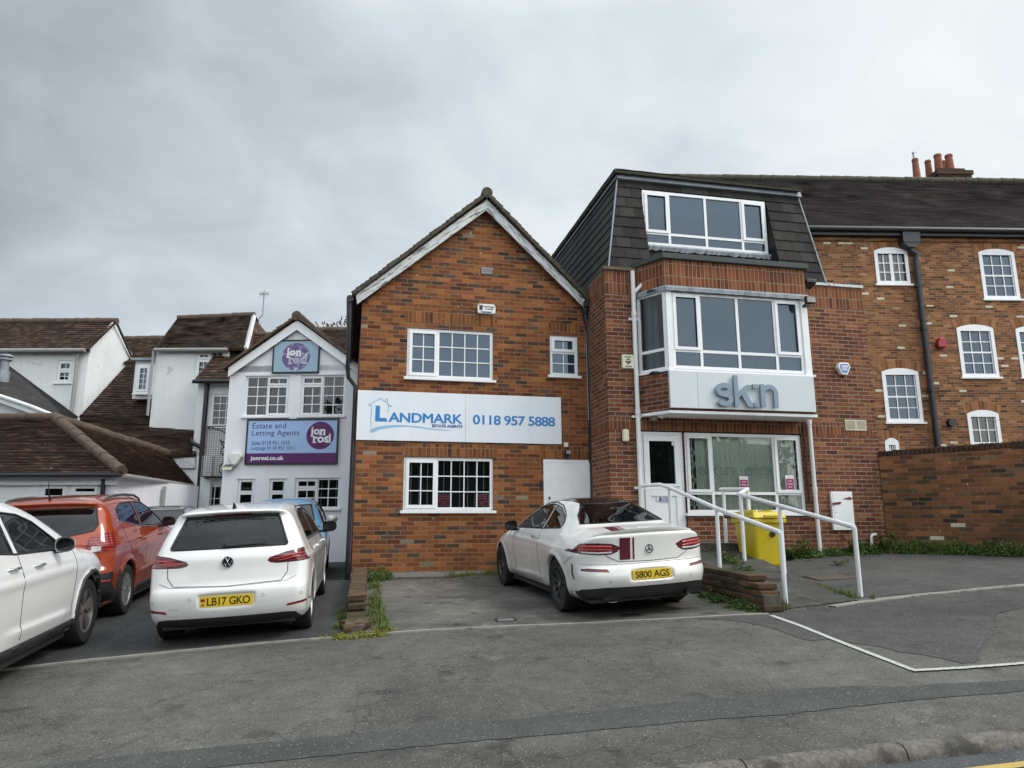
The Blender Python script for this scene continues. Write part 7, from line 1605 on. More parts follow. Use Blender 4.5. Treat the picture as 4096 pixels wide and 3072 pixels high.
tag(tufts('grass', lineof([w5(.2, -.25), w5(1.2, -.2), w5(4.5, -.25)], 70, .06), 'grassm', (.08, .30), 22, .12, .005, lean=.9, seed=10), 'long grass in front of the garden wall', 'grass')
tag(leaves('weeds', lineof([(2.66, 8.0), (2.56, 8.8), (2.48, 9.8)], 26, .05, (.4, 1.0)), 'weedm', .12, 120, .13, .018, seed=11), 'weeds along the foot of the retaining wall', 'weeds')
tag(tufts('grass', lineof([(3.0, 8.12), (3.0, 8.6), (2.95, 9.1)], 30, .035, (.4, 1)), 'grassm', (.04, .12), 22, .06, .005, seed=12, parent=lambda x, y: rampz(x, y)-.005), 'grass between the retaining wall and the ramp', 'grass')
tag(tufts('grass', lineof([(4.15, 8.55), (4.0, 8.9), (3.9, 9.6), (3.85, 10.1)], 42, .05, (.4, 1)), 'grassm', (.04, .12), 22, .07, .005, seed=13, parent=lambda x, y: float(gz(x, y))), 'grass along the right side of the ramp', 'grass')
tag(leaves('weeds', lineof([(3.05, 10.3), (3.2, 10.8), (3.15, 9.6)], 10, .05, (.5, 1)), 'weedm', .15, 120, .12, .018, seed=14, base=lambda x, y: rampz(x, y)), 'weed tufts beside the handrail posts', 'weeds')
tag(tufts('dead_grass', lineof([w5(.2, -.25), w5(1.4, -.25), w5(4.5, -.3)], 30, .06), 'litter', (.08, .26), 10, .12, .003, lean=1.2, seed=19), 'dry dead grass stems among the weeds by the garden wall', 'grass')
tag(tufts('dead_grass', lineof([(-1.45, 7.75), (-1.6, 8.6), (-1.85, 9.8)], 26, .05), 'litter', (.04, .12), 10, .08, .003, lean=1.2, seed=20), 'dry grass stems beside the broken low wall', 'grass')
tag(leaves('leaf_litter', lineof([(2.7, 7.9), (3.1, 8.15), (3.9, 8.45)], 30, .10, (.6, 1.2)), 'litter', .012, 22, .22, .008, seed=15), 'fallen leaf litter around the ramp end', 'leaf litter')
tag(leaves('leaf_litter', lineof([wp(.5, -.3), wp(2.2, -.35)], 26, .10, (.6, 1.2)), 'litter', .012, 26, .22, .010, seed=16), 'dead leaves and twigs at the brick house wall', 'leaf litter')
def broadplant(name, x, y, h, label, n=7, seed=1, s=.06):
    rn = random.Random(seed); z = float(gz(x, y)); o = empty(name, (x, y, z), 0, label, 'plant'); st = MB(); lf = MB()
    for k in range(n):
        a = rn.uniform(0, 6.28); r = rn.uniform(.02, .10); H = h*rn.uniform(.5, 1); top = Vector((math.cos(a)*r*2, math.sin(a)*r*2, H)); st.tube([(0, 0, 0), top*.5+Vector((0, 0, .02)), top], .004, 5)
        for j in range(9):
            t = .25+.75*j/8; p = top*t; d = Vector((rn.gauss(0, 1), rn.gauss(0, 1), rn.uniform(0, .8))).normalized(); u = d.cross(Vector((0, 0, 1))).normalized(); L_ = s*rn.uniform(.7, 1.3)
            lf.add([p, p+d*L_*.6+u*L_*.35, p+d*L_*1.3-Vector((0, 0, L_*.2)), p+d*L_*.6-u*L_*.35], [(0, 1, 2, 3)])
    st.build('stem', M['weedm'], o); lf.build('foliage', M['weedm'], o)
x, y = w3(3.42, -.22); broadplant('weed_plant', x, y, .42, 'tall leafy nettle by the white downpipe on the red wall', 9, 3, .07)
x, y = w3(3.05, -.25); broadplant('weed_plant', x, y, .34, 'broad-leaved dock plant right of the yellow bin', 8, 4, .09)
x, y = w3(4.35, -.22); broadplant('weed_plant', x, y, .40, 'dark leafy weed behind the right handrail end', 9, 5, .06)
x, y = w3(5.0, -.25); broadplant('weed_plant', x, y, .36, 'leafy weed left of the hooked waste pipe', 8, 6, .08)
p = G(3350, 2262); broadplant('weed_plant', p.x, p.y, .10, 'small weed growing out of the yard asphalt', 6, 7, .04)
# bare tree behind the roofs
tb_ = P(1375, 1500, 27.0); TR = empty('bare_tree', (tb_.x, tb_.y, .6), 0, 'bare budding twigs of a tree behind the white office roof', 'tree')
br = MB(); bd = MB(); rn = random.Random(17)
def branch(p, d, L_, r, lv):
    q = p+d*L_; br.tube([p, p.lerp(q, .5)+Vector((rn.gauss(0, .03), 0, 0))*L_, q], [r, r*.8, r*.6], 5)
    if lv == 0:
        for _ in range(3): c = p.lerp(q, rn.uniform(.4, 1)); bd.box(c.x-.02, c.x+.02, c.y-.02, c.y+.02, c.z-.02, c.z+.02)
        return
    for _ in range(3 if lv > 1 else 2):
        dd = (d+Vector((rn.gauss(0, .35), rn.gauss(0, .3), rn.uniform(-.05, .25)))).normalized(); branch(p.lerp(q, rn.uniform(.55, 1)), dd, L_*rn.uniform(.5, .75), r*.55, lv-1)
tt = P(1372, 1330, 27.0)-Vector(TR.location)
m = MB(); m.tube([(0, 0, -.5), (0, 0, 2.5), (0, 0, tt.z-.9)], [.14, .11, .06], 8); m.build('trunk', M['wood'], TR)
for (dx, sc_) in ((-.5, .75), (-.25, .8), (.1, 1.0), (.3, .95), (-.75, .6)): branch(Vector((dx*1.1, 0, tt.z-.95)), Vector((dx*.35, 0, 1)).normalized(), .95*sc_, .022, 3)
m2 = MB(); m2.tube([(0, 0, tt.z-.95), (-.85, 0, tt.z-.93)], .03, 6); m2.tube([(0, 0, tt.z-.95), (.35, 0, tt.z-.93)], .03, 6); br.add(m2.v, m2.f)
br.build('branches', M['wood'], TR); bd.build('buds', M['litter'], TR)
# unseen dark foliage screen, added behind the camera to darken reflections
rn = random.Random(2); hg = MB()
for _ in range(7000):
    x = rn.uniform(-34, 34); hh = 8.0+1.2*math.sin(x*.35)+1.0*math.sin(x*.9+2); z = rn.uniform(-.2, hh); y = -15.5-rn.uniform(0, 2.5)*(1-z/8)+rn.gauss(0, .4)
    t = Vector((rn.gauss(0, 1), rn.gauss(0, 1), rn.gauss(0, 1))).normalized(); u = t.cross(Vector((rn.gauss(0, 1), rn.gauss(0, 1), rn.gauss(0, 1)))).normalized(); s = rn.uniform(.25, .5); p = Vector((x, y, z)); hg.add([p-t*s, p-u*s*.6, p+t*s, p+u*s*.6], [(0, 1, 2, 3)])
hg.box(-34, 34, -17.6, -17.2, -.2, 7.0); o = hg.build('reflection_screen', M['weedm']); tag(o, 'tall unseen foliage screen added behind the viewer to darken reflections', 'reflection_screen', kind='stuff')
# ================================================================ cars: bodies meshed from a smooth distance field
def catmull(pts, n=10, closed=False):
    out = []; m = len(pts)
    for i in range(m-1):
        p0, p1, p2, p3 = pts[max(0, i-1)], pts[i], pts[i+1], pts[min(m-1, i+2)]
        for k in range(n):
            t = k/n; out.append(tuple(.5*(2*b+(c-a)*t+(2*a-5*b+4*c-d)*t*t+(3*b-a-3*c+d)*t**3) for a, b, c, d in zip(p0, p1, p2, p3)))
    out.append(tuple(pts[-1])); return out
def sd_poly(X, Z, poly):
    P_ = np.array(poly); d = np.full(X.shape, 1e9); s = np.zeros(X.shape, bool); n = len(P_)
    for i in range(n):
        a, b = P_[i], P_[(i+1) % n]; ex, ez_ = b-a; wx, wz = X-a[0], Z-a[1]; L2 = ex*ex+ez_*ez_
        if L2 < 1e-12: continue
        t = np.clip((wx*ex+wz*ez_)/L2, 0, 1); d = np.minimum(d, (wx-ex*t)**2+(wz-ez_*t)**2)
        c = ((a[1] <= Z) & (b[1] > Z)) | ((b[1] <= Z) & (a[1] > Z)); xi = a[0]+(Z-a[1])/(b[1]-a[1]+1e-12)*ex; s ^= c & (X < xi)
    d = np.sqrt(d); return np.where(s, -d, d)
class CarSDF:
    def __init__(s, c):
        s.c = c; prof = catmull(c['prof'], 6); prof = prof+[(c['L']-.25, .19), (.25, .19)]
        s.x0, s.z0, s.h = -.4, -.1, .0125; nx, nz = int((c['L']+.8)/s.h), int((c['H']+.4)/s.h)
        X, Z = np.meshgrid(s.x0+s.h*np.arange(nx), s.z0+s.h*np.arange(nz), indexing='ij'); s.T = sd_poly(X, Z, prof)
        s.wz = np.array(c['wz']); s.wx = np.array(c['wx'])
    def samp(s, x, z):
        u = np.clip((x-s.x0)/s.h, 0, s.T.shape[0]-1.001); v = np.clip((z-s.z0)/s.h, 0, s.T.shape[1]-1.001); i = u.astype(int); j = v.astype(int); a = u-i; b = v-j; T = s.T
        return T[i, j]*(1-a)*(1-b)+T[i+1, j]*a*(1-b)+T[i, j+1]*(1-a)*b+T[i+1, j+1]*a*b
    def f(s, x, y, z):
        c = s.c; W_ = c['W']; q = np.abs(y)/W_; L_ = c['L']
        low = np.interp(z, [c['belt']-.1, c['belt']+.15], [1, .55])
        xr = c['cr']*q**2.6*np.clip(1-x/(.30*L_), 0, 1)*low; xf = c['cf']*q**2.4*np.clip(1-(L_-x)/(.30*L_), 0, 1)*np.interp(z, [c['belt'], c['belt']+.2], [1, .6])
        zc_ = c.get('crown', .05)*q**2*np.interp(z, [.5, c['belt']], [0, 1])
        a = s.samp(x-xr+xf, z+zc_)
        w = np.interp(z, s.wz[:, 0], s.wz[:, 1])*np.interp(x, s.wx[:, 0], s.wx[:, 1])*W_*(1-(1-np.interp(x, [.7, 2.1], [c.get('gh', 1.), 1]))*np.interp(z, [c['belt']-.02, c['belt']+.2], [0, 1]))
        for (xc, zc0, rx, rz, am) in c.get('bumps', []): w = w+am*np.exp(-((x-xc)/rx)**2-((z-zc0)/rz)**2)
        for (xa, za, xb, zb, am, wd) in c.get('creases', []):
            t = np.clip((x-xa)/(xb-xa), 0, 1); zl = za+(zb-za)*t; e = np.clip((x-xa)/.3, 0, 1)*np.clip((xb-x)/.3, 0, 1); dz = z-zl
            w = w+am*e*np.where(dz < 0, np.exp(-(dz/wd)**2), np.exp(-(dz/(wd*.35))**2))
        b = np.abs(y)-w
        for xw in (c['xr'], c['xr']+c['wb']):
            dd = np.hypot(x-xw, z-c['rw'])-c['ra']; b = b-c.get('lip', .012)*np.exp(-((dd-.02)/.035)**2)
        k = c.get('k', .16)*np.interp(z, [c['belt']-.15, c['belt']+.1], [1, c.get('ktop', .8)])
        h_ = np.clip(k-np.abs(a-b), 0, None)/k; o = np.maximum(a, b)+h_*h_*k*.25
        for (ax, ay, az_, hx, hy, hz_, rr) in c.get('cuts', []):     # recesses: rounded boxes
            dx, dy, dz = np.abs(x-ax)-hx, np.abs(y-ay)-hy, np.abs(z-az_)-hz_; bx_ = np.maximum(np.maximum(dx, dy), dz)+rr*0
            g = np.sqrt(np.clip(dx+rr, 0, None)**2+np.clip(dy+rr, 0, None)**2+np.clip(dz+rr, 0, None)**2)-rr; g = np.where(bx_ < -rr, bx_, g); o = np.maximum(o, -g)
        for xw in (c['xr'], c['xr']+c['wb']):
            dd = np.hypot(x-xw, z-c['rw'])-c['ra']; o = np.maximum(o, -np.maximum(dd, (W_-.34)-np.abs(y)))
        return o
    def mesh(s, vox=.02):
        c = s.c; ax = np.arange(-.08, c['L']+.08, vox); ay = np.arange(-c['W']-.10, c['W']+.10+vox, vox); az_ = np.arange(.10, c['H']+.10, vox)
        X, Y, Z = np.meshgrid(ax, ay, az_, indexing='ij'); F_ = s.f(X, Y, Z); ins = F_ < 0
        cs = sum(ins[i:ins.shape[0]-1+i, j:ins.shape[1]-1+j, k:ins.shape[2]-1+k].astype(np.int8) for i in (0, 1) for j in (0, 1) for k in (0, 1)); act = (cs > 0) & (cs < 8)
        idx = -np.ones(act.shape, int); I = np.argwhere(act); idx[act] = np.arange(len(I)); acc = np.zeros((len(I), 3)); cnt = np.zeros(len(I))
        cor = [(i, j, k) for i in (0, 1) for j in (0, 1) for k in (0, 1)]
        for a in cor:
            for d in range(3):
                if a[d]: continue
                b = list(a); b[d] = 1; fa = F_[I[:, 0]+a[0], I[:, 1]+a[1], I[:, 2]+a[2]]; fb = F_[I[:, 0]+b[0], I[:, 1]+b[1], I[:, 2]+b[2]]; m = (fa < 0) != (fb < 0)
                t = np.where(m, fa/(fa-fb+1e-12), 0); p = np.tile(np.array(a, float), (len(I), 1)); p[:, d] += t; acc[m] += p[m]; cnt[m] += 1
        V = (I+acc/cnt[:, None])*vox+np.array([ax[0], ay[0], az_[0]])
        for _ in range(3):
            e = .003; f0 = s.f(V[:, 0], V[:, 1], V[:, 2]); g = np.stack([(s.f(V[:, 0]+(d == 0)*e, V[:, 1]+(d == 1)*e, V[:, 2]+(d == 2)*e)-s.f(V[:, 0]-(d == 0)*e, V[:, 1]-(d == 1)*e, V[:, 2]-(d == 2)*e))/(2*e) for d in range(3)], 1)
            gn = (g**2).sum(1)+1e-6; st = g*(f0/gn)[:, None]; ln = np.linalg.norm(st, axis=1, keepdims=True); V = V-st*np.minimum(1, .012/(ln+1e-9))
        Fs = []
        for d in range(3):
            o1, o2 = [(1, 2), (2, 0), (0, 1)][d]
            sl = [slice(1, -1)]*3; sl[d] = slice(0, -1); A = ins[tuple(sl)]; sl2 = list(sl); sl2[d] = slice(1, None); B = ins[tuple(sl2)]; E = np.argwhere(A != B); fl = A[A != B]
            E = E+1; E[:, d] -= 1
            def cell(da, db): q = E.copy(); q[:, o1] -= da; q[:, o2] -= db; return idx[q[:, 0], q[:, 1], q[:, 2]]
            Q = np.stack([cell(1, 1), cell(0, 1), cell(0, 0), cell(1, 0)], 1); Q = np.where(fl[:, None], Q, Q[:, ::-1]); Fs.append(Q[(Q >= 0).all(1)])
        return V, np.concatenate(Fs)
def inpoly(px, pz, poly):
    c = False; n = len(poly)
    for i in range(n):
        a, b = poly[i], poly[(i+1) % n]
        if (a[1] > pz) != (b[1] > pz) and px < (b[0]-a[0])*(pz-a[1])/(b[1]-a[1])+a[0]: c = not c
    return c
def region_cut(bm, poly, mode, lim, tagv, lay, sgn=0):
    """cut the outline of poly into the skin and mark the faces inside; mode side:(x,z) end:(y,z)"""
    ia = 0 if mode == 'side' else 1; us = [p[0] for p in poly]; zs = [p[1] for p in poly]; m = .05; lo, hi = min(us)-m, max(us)+m; zl, zh_ = min(zs)-m, max(zs)+m
    def ok(f, mm=0):
        c = f.calc_center_median()
        if not (lo < c[ia] < hi and zl < c.z < zh_): return False
        if f[lay] != 0: return False
        if mode == 'side': return c.y*sgn > .25
        return lim[0] < c.x < lim[1]
    fs = [f for f in bm.faces if ok(f)]
    for i in range(len(poly)):
        a, b = poly[i], poly[(i+1) % len(poly)]
        if mode == 'side': co = Vector((a[0], 0, a[1])); t = Vector((b[0]-a[0], 0, b[1]-a[1])); no = t.cross(Vector((0, 1, 0)))
        else: co = Vector((0, a[0], a[1])); t = Vector((0, b[0]-a[0], b[1]-a[1])); no = t.cross(Vector((1, 0, 0)))
        # only faces near this edge
        mid = Vector(((a[0]+b[0])/2, (a[1]+b[1])/2)); rad = math.hypot(b[0]-a[0], b[1]-a[1])/2+.045
        near = [f for f in bm.faces if f.is_valid and f[lay] == 0 and (lambda c: abs(c[ia]-mid[0]) < rad and abs(c.z-mid[1]) < rad and ((c.y*sgn > .25) if mode == 'side' else lim[0] < c.x < lim[1]))(f.calc_center_median())]
        es = {e for f in near for e in f.edges}; vsx = {v for f in near for v in f.verts}
        bmesh.ops.bisect_plane(bm, geom=list(near)+list(es)+list(vsx), dist=1e-5, plane_co=co, plane_no=no.normalized())
    out = []
    for f in bm.faces:
        if ok(f):
            c = f.calc_center_median(); n = f.normal
            if inpoly(c[ia], c.z, poly) and (abs(n.y) > .25 if mode == 'side' else abs(n.x) > .12 or lim[2:]): f[lay] = tagv; out.append(f)
    return out
def make_wheel(parent, pos, r, wd, side, style, rimmat, n=5):
    w = empty('wheel', pos); w.parent = parent; rr = r*.69
    t = MB(); h = wd/2; t.lathe([(rr-.01, -h*.9), (rr+.015, -h), (r*.94, -h*.98), (r*.985, -h*.75), (r, -h*.3), (r, h*.3), (r*.985, h*.75), (r*.94, h*.98), (rr+.015, h), (rr-.01, h*.9)], n=48, axis='y', cap=False); t.build('tyre', M['rubber'], w, smooth=35)
    m = MB(); o = side; y0 = o*h*.86; m.lathe([(rr, o*-h*.8), (rr-.006, o*h*.9), (rr-.02, o*h*.9), (rr-.03, o*h*.5), (rr-.035, o*-h*.8)], n=48, axis='y', cap=False)
    def spoke(a, r0, r1, w0, w1, yo0, yo1, th=.022):
        c, s = math.cos(a), math.sin(a); q = []
        for (rad, ww, yo) in ((r0, w0, yo0), (r1, w1, yo1)):
            for k in (-1, 1):
                for yy in (yo, yo-o*th): q.append((c*rad-s*ww*k, yy, s*rad+c*ww*k))
        m.add(q, [(0, 1, 3, 2), (4, 6, 7, 5), (0, 4, 5, 1), (2, 3, 7, 6), (0, 2, 6, 4), (1, 5, 7, 3)])
    for k in range(n):
        a = 2*math.pi*k/n+.3
        if style == 'twin':
            for d in (-.13, .13): spoke(a+d*.55, .045, rr-.018, .016, .014, y0*.80, y0*.98)
        elif style == 'fine': 
            for d in (-.075, .075): spoke(a+d, .05, rr-.015, .006, .009, y0*.72, y0*.98)
        elif style == 'petal': spoke(a, .04, rr-.02, .018, .045, y0*.85, y0*.96); spoke(a+.06, .1, rr-.02, .012, .02, y0*.86, y0*.99)
        elif style == 'wide': 
            for d in (-.20, .20): spoke(a+d*.8, .05, rr-.018, .022, .030, y0*.80, y0*.97)
            spoke(a, rr*.5, rr-.05, .02, .05, y0*.75, y0*.85)
    m.lathe([(.0, y0*.9), (.03, y0*.9), (.058, y0*.84), (.06, y0*.6)], n=20, axis='y')
    rim = m.build('rim', rimmat, w, smooth=30, autofix=True)
    MB().lathe([(.02, y0*.35), (rr-.045, y0*.35), (rr-.045, y0*.25)], n=32, axis='y').build('brake_disc', M['blackmet'], w)
    MB().lathe([(.0, y0*.93), (.026, y0*.93), (.026, y0*.9)], n=16, axis='y').build('hub_cap', M['alu'] if style != 'wide' else M['black'], w)
    return w
M['cglass'] = glass('car_glass', tint=(.80, .85, .85), trans=.95, body=(.01, .012, .012), ior=1.55)
M['cglassd'] = glass('privacy_glass', tint=(.10, .105, .11), trans=.75, body=(.006, .006, .007), ior=1.62)
M['cabin'] = plain('dark_car_interior', (.022, .023, .025), .85, var=.2); M['seat'] = plain('grey_seat_cloth', (.055, .058, .062), .9, var=.15)
M['seal'] = plain('black_rubber_seal', (.010, .010, .011), .5, var=.2); M['gap'] = plain('panel_gap', (.03, .03, .032), .8, var=.1); M['clad'] = plain('black_cladding', (.022, .023, .025), .62, var=.2, scale=20)
M['chrome'] = plain('chrome_trim', (.75, .76, .78), .12, metal=1.0, var=.03); M['gloss'] = plain('piano_black', (.008, .008, .009), .08, var=.1, coat=.5)
def lampmat(name, col):
    m, t, b = newmat(name); tcn = N(t, 'ShaderNodeTexCoord'); sp_ = N(t, 'ShaderNodeSeparateXYZ'); L(t, tcn.outputs['Object'], sp_.inputs[0])
    s_ = mathn(t, 'FRACT', mathn(t, 'MULTIPLY', sp_.outputs[2], 30)); c = mixc(t, mathn(t, 'GREATER_THAN', s_, .62), tuple(v*.55 for v in col), tuple(min(1, v*1.5+.02) for v in col)); L(t, c, b.inputs['Base Color']); b.inputs['Roughness'].default_value = .12; b.inputs['Coat Weight'].default_value = 1; return m
M['lampr'] = lampmat('red_tail_lamp', (.26, .012, .014)); M['lampd'] = lampmat('dark_red_tail_lamp', (.13, .006, .010)); M['lampw'] = plain('clear_lamp', (.55, .55, .55), .15, var=.2, scale=30, coat=1); M['lampb'] = plain('bright_red_lens', (.50, .02, .02), .15, var=.1, coat=1)
class Car:
    def __init__(s, name, label, cat, c, paint, loc, a, scale=.95, vox=.02, group=None):
        s.c = c; s.sdf = CarSDF(c); V, F_ = s.sdf.mesh(vox); V = V*1.0
        me = bpy.data.meshes.new('tmp'); me.from_pydata(V.tolist(), [], F_.tolist()); s.bm = bmesh.new(); s.bm.from_mesh(me); bpy.data.meshes.remove(me)
        bmesh.ops.recalc_face_normals(s.bm, faces=s.bm.faces); s.lay = s.bm.faces.layers.int.new('part'); s.bm.verts.ensure_lookup_table()
        s.bvh = BVHTree.FromBMesh(s.bm); s.paint = paint; s.parts = [(0, 'body', paint, 0, None)]
        # empty at the rear axle on the ground, x forward
        x, y = loc; h = R(90+a); fw = Vector((math.cos(h), math.sin(h), 0)); lf = Vector((-fw.y, fw.x, 0)); e = 1.2
        g = lambda p: float(gz(p.x, p.y)); o = Vector((x, y, 0)); dzf = (g(o+fw*2.5)-g(o))/2.5; dzl = (g(o+lf*.8)-g(o-lf*.8))/1.6
        X_ = (fw+Vector((0, 0, dzf))).normalized(); Y_ = (lf+Vector((0, 0, dzl))).normalized(); Z_ = X_.cross(Y_).normalized(); Y_ = Z_.cross(X_)
        s.o = empty(name, (x, y, g(o)+.002), 0, label, cat, group); Mx = Matrix((X_, Y_, Z_)).transposed(); s.o.rotation_euler = Mx.to_euler(); s.o.scale = (scale,)*3
        s.off = Vector((c['xr'], 0, 0))
    def win(s, name, poly, mode, mat='cglass', lim=None, sgn=0, inset=.004, label=None, seal=.007, sealmat='seal'):
        t = len(s.parts); region_cut(s.bm, poly, mode, lim, t, s.lay, sgn); s.parts.append((t, name, M[mat] if isinstance(mat, str) else mat, inset, label))
        if seal: s.line(name+'_seal' if False else 'seal', poly+[poly[0]], mode, seal, sealmat, sgn=sgn, lim=lim, child_of=t)
    def hit(s, u, z, mode, sgn=0, lim=None):
        if mode == 'side': o, d = Vector((u, sgn*3, z)), Vector((0, -sgn, 0))
        elif mode == 'rear': o, d = Vector((-3, u, z)), Vector((1, 0, 0))
        elif mode == 'front': o, d = Vector((9, u, z)), Vector((-1, 0, 0))
        elif mode == 'top': o, d = Vector((u, z, 4)), Vector((0, 0, -1))
        else: return s.hit(u, z, 'rear' if (lim and lim[0] < 1) else 'front')
        r = s.bvh.ray_cast(o, d); return (r[0], r[1]) if r[0] else (None, None)
    def line(s, name, pts, mode, r=.004, mat='gap', sgn=0, lim=None, out=0.0, child_of=None, dens=.04):
        path = []
        for a, b in zip(pts, pts[1:]):
            n = max(1, int(math.hypot(b[0]-a[0], b[1]-a[1])/dens))
            for k in range(n+1 if (b is pts[-1]) else n):
                p, nr = s.hit(a[0]+(b[0]-a[0])*k/n, a[1]+(b[1]-a[1])*k/n, mode, sgn, lim)
                if p and (not path or (p-path[-1]).length < .11): path.append(p+nr*(out-r*.25))
        if len(path) < 2: return None
        if not hasattr(s, 'tubes'): s.tubes = []
        s.tubes.append((name, path, r, mat, child_of))
    def patch(s, name, poly, mode, out, mat, sgn=0, label=None, nu=14, parent=None):
        """plate that follows the skin, given as a quad in projection"""
        a, b, c, d = poly; nv = max(2, nu//3); pts = []; ok = True
        for i in range(nu+1):
            for j in range(nv+1):
                u = (a[0]+(b[0]-a[0])*i/nu)*(1-j/nv)+(d[0]+(c[0]-d[0])*i/nu)*j/nv; z = (a[1]+(b[1]-a[1])*i/nu)*(1-j/nv)+(d[1]+(c[1]-d[1])*i/nu)*j/nv
                p, n = s.hit(u, z, mode, sgn)
                if p is None: return None
                pts.append(p+n*out-s.off)
        return pts, nu, nv
    def addpatch(s, name, poly, mode, out, mat, sgn=0, label=None, nu=14):
        r = s.patch(name, poly, mode, out, mat, sgn, nu=nu)
        if not r: return None
        pts, nu, nv = r; m = MB(); m.add(pts, [(i*(nv+1)+j, (i+1)*(nv+1)+j, (i+1)*(nv+1)+j+1, i*(nv+1)+j+1) for i in range(nu) for j in range(nv)]); o = m.build(name, M[mat], s.o, smooth=60)
        if label: o['label'] = label
        return o
    def finish(s, cab=True, seats=True, rhd=True):
        bm, lay, c = s.bm, s.lay, s.c; objs = {}
        bm.normal_update(); bm.faces.ensure_lookup_table(); nr = {v.index: v.normal.copy() for v in bm.verts}; bm.verts.index_update()
        for t, name, mat, inset, label in s.parts:
            fs = [f for f in bm.faces if f[lay] == t]
            if not fs: print('empty part', name); continue
            idm = {}; vs = []; fl = []
            for f in fs:
                q = []
                for v in f.verts:
                    if v.index not in idm: idm[v.index] = len(vs); p = v.co-v.normal*inset-s.off; vs.append(tuple(p))
                    q.append(idm[v.index])
                fl.append(q)
            me = bpy.data.meshes.new(name); me.from_pydata(vs, [], fl); me.materials.append(mat); me.polygons.foreach_set('use_smooth', [True]*len(fl)); me.update()
            # carry the smooth normals of the uncut skin
            inv = {b: a for a, b in idm.items()}; bm.verts.ensure_lookup_table(); me.normals_split_custom_set_from_vertices([tuple(bm.verts[inv[i]].normal) for i in range(len(vs))])
            o = bpy.data.objects.new(name, me); COL.objects.link(o); o.parent = s.o; objs[t] = o
            if label: o['label'] = label
        groups = {}
        for (name, path, r, mat, ch) in getattr(s, 'tubes', []): groups.setdefault((name, mat, ch), []).append((path, r))
        for (name, mat, ch), L_ in groups.items():
            m = MB()
            for path, r in L_: m.tube([p-s.off for p in path], r, 6)
            par = objs.get(ch, s.o); m.build(name, M[mat], par, smooth=60)
        if cab:
            b_ = c['belt']; x0, x1 = c.get('cab', (c['xr']-.35, c['xr']+c['wb']-.45)); W_ = c['W']-.13; m = MB(); o = s.off.x
            m.box(x0-o, x1-o, -W_, W_, .30, .34); m.box(x0-o, x1-o, W_, W_+.02, .30, b_-.06); m.box(x0-o, x1-o, -W_-.02, -W_, .30, b_-.06); m.box(x0-o-.02, x0-o, -W_, W_, .30, b_-.10); m.box(x1-o-.45, x1-o, -W_, W_, b_-.30, b_-.03)
            m.build('cabin_trim', M['cabin'], s.o, bevel=.02)
            if seats:
                for nm, sx, ys in (('rear_seat', c.get('rs', x0+.75), (-.40, 0, .40)), ('front_seat', c.get('fs', x0+1.65), (-.36, .36))):
                    m = MB()
                    for y in ys:
                        wsd = .24 if len(ys) == 2 else .19
                        m.box(sx-o-.05, sx-o+.07, y-wsd, y+wsd, .45, b_+.0); m.box(sx-o, sx-o+.5, y-wsd, y+wsd, .45, .62); m.box(sx-o-.06, sx-o+.02, y-.12, y+.12, b_+.055, b_+.24 if len(ys) == 2 else b_+.17); m.tube([(sx-o-.02, y-.05, b_-.02), (sx-o-.02, y-.05, b_+.08)], .008, 5); m.tube([(sx-o-.02, y+.05, b_-.02), (sx-o-.02, y+.05, b_+.08)], .008, 5)
                    m.build(nm, M['seat'], s.o, bevel=.035)
                m = MB(); cy = -.36; cx_ = x1-o-.55; m.tube([(cx_+.06*math.sin(a), cy+.18*math.cos(a), b_-.05+.18*math.sin(a)) for a in [2*math.pi*k/20 for k in range(21)]], .014, 6, cap=False); m.build('steering_wheel', M['cabin'], s.o, smooth=60)
        s.bm.free(); s.objs = objs; return s.o
    def P(s, x, y, z): return Vector((x, y, z))-s.off
    def wheels(s, style, rimmat, n, wd=.22):
        c = s.c
        for xw in (0, c['wb']):
            for sg in (-1, 1): make_wheel(s.o, (xw, sg*(c['W']-.02-wd/2-c.get('tin', 0)), c['rw']), c['rw'], wd, sg, style, rimmat, n)
        m = MB(); m.box(.45, c['wb']-.45, -c['W']+.10, c['W']-.10, .168, .215); m.box(-c['xr']+.22, -.40, -c['W']+.16, c['W']-.16, .19, .23); m.box(-.1, .1, -c['W']+.35, c['W']-.35, .16, .34); m.box(.6, c['wb']+.7, -.55, .55, .17, .30); m.box(-c['xr']+.25, .55, -.5, .5, .20, .34); m.build('underbody_shade_pan', M['blackmet'], s.o)  # includes wide low pans added to block light and deepen shade below the car
        # inner arch liners
        m = MB()
        for xw in (0, c['wb']):
            for sg in (-1, 1):
                k = 20; pr = None
                for i in range(k+1):
                    a = -.35+(math.pi+.7)*i/k; row = [(xw+(c['ra']-.012)*math.cos(a), sg*(c['W']-.03), c['rw']+(c['ra']-.012)*math.sin(a)), (xw+(c['ra']-.012)*math.cos(a), sg*(c['W']-.36), c['rw']+(c['ra']-.012)*math.sin(a))]
                    if pr: m.poly([pr[0], row[0], row[1], pr[1]])
                    pr = row
                m.box(xw-c['ra'], xw+c['ra'], sg*(c['W']-.37)-.01, sg*(c['W']-.37)+.01, .2, c['rw']+c['ra'])
        m.build('arch_liner', M['clad'], s.o)
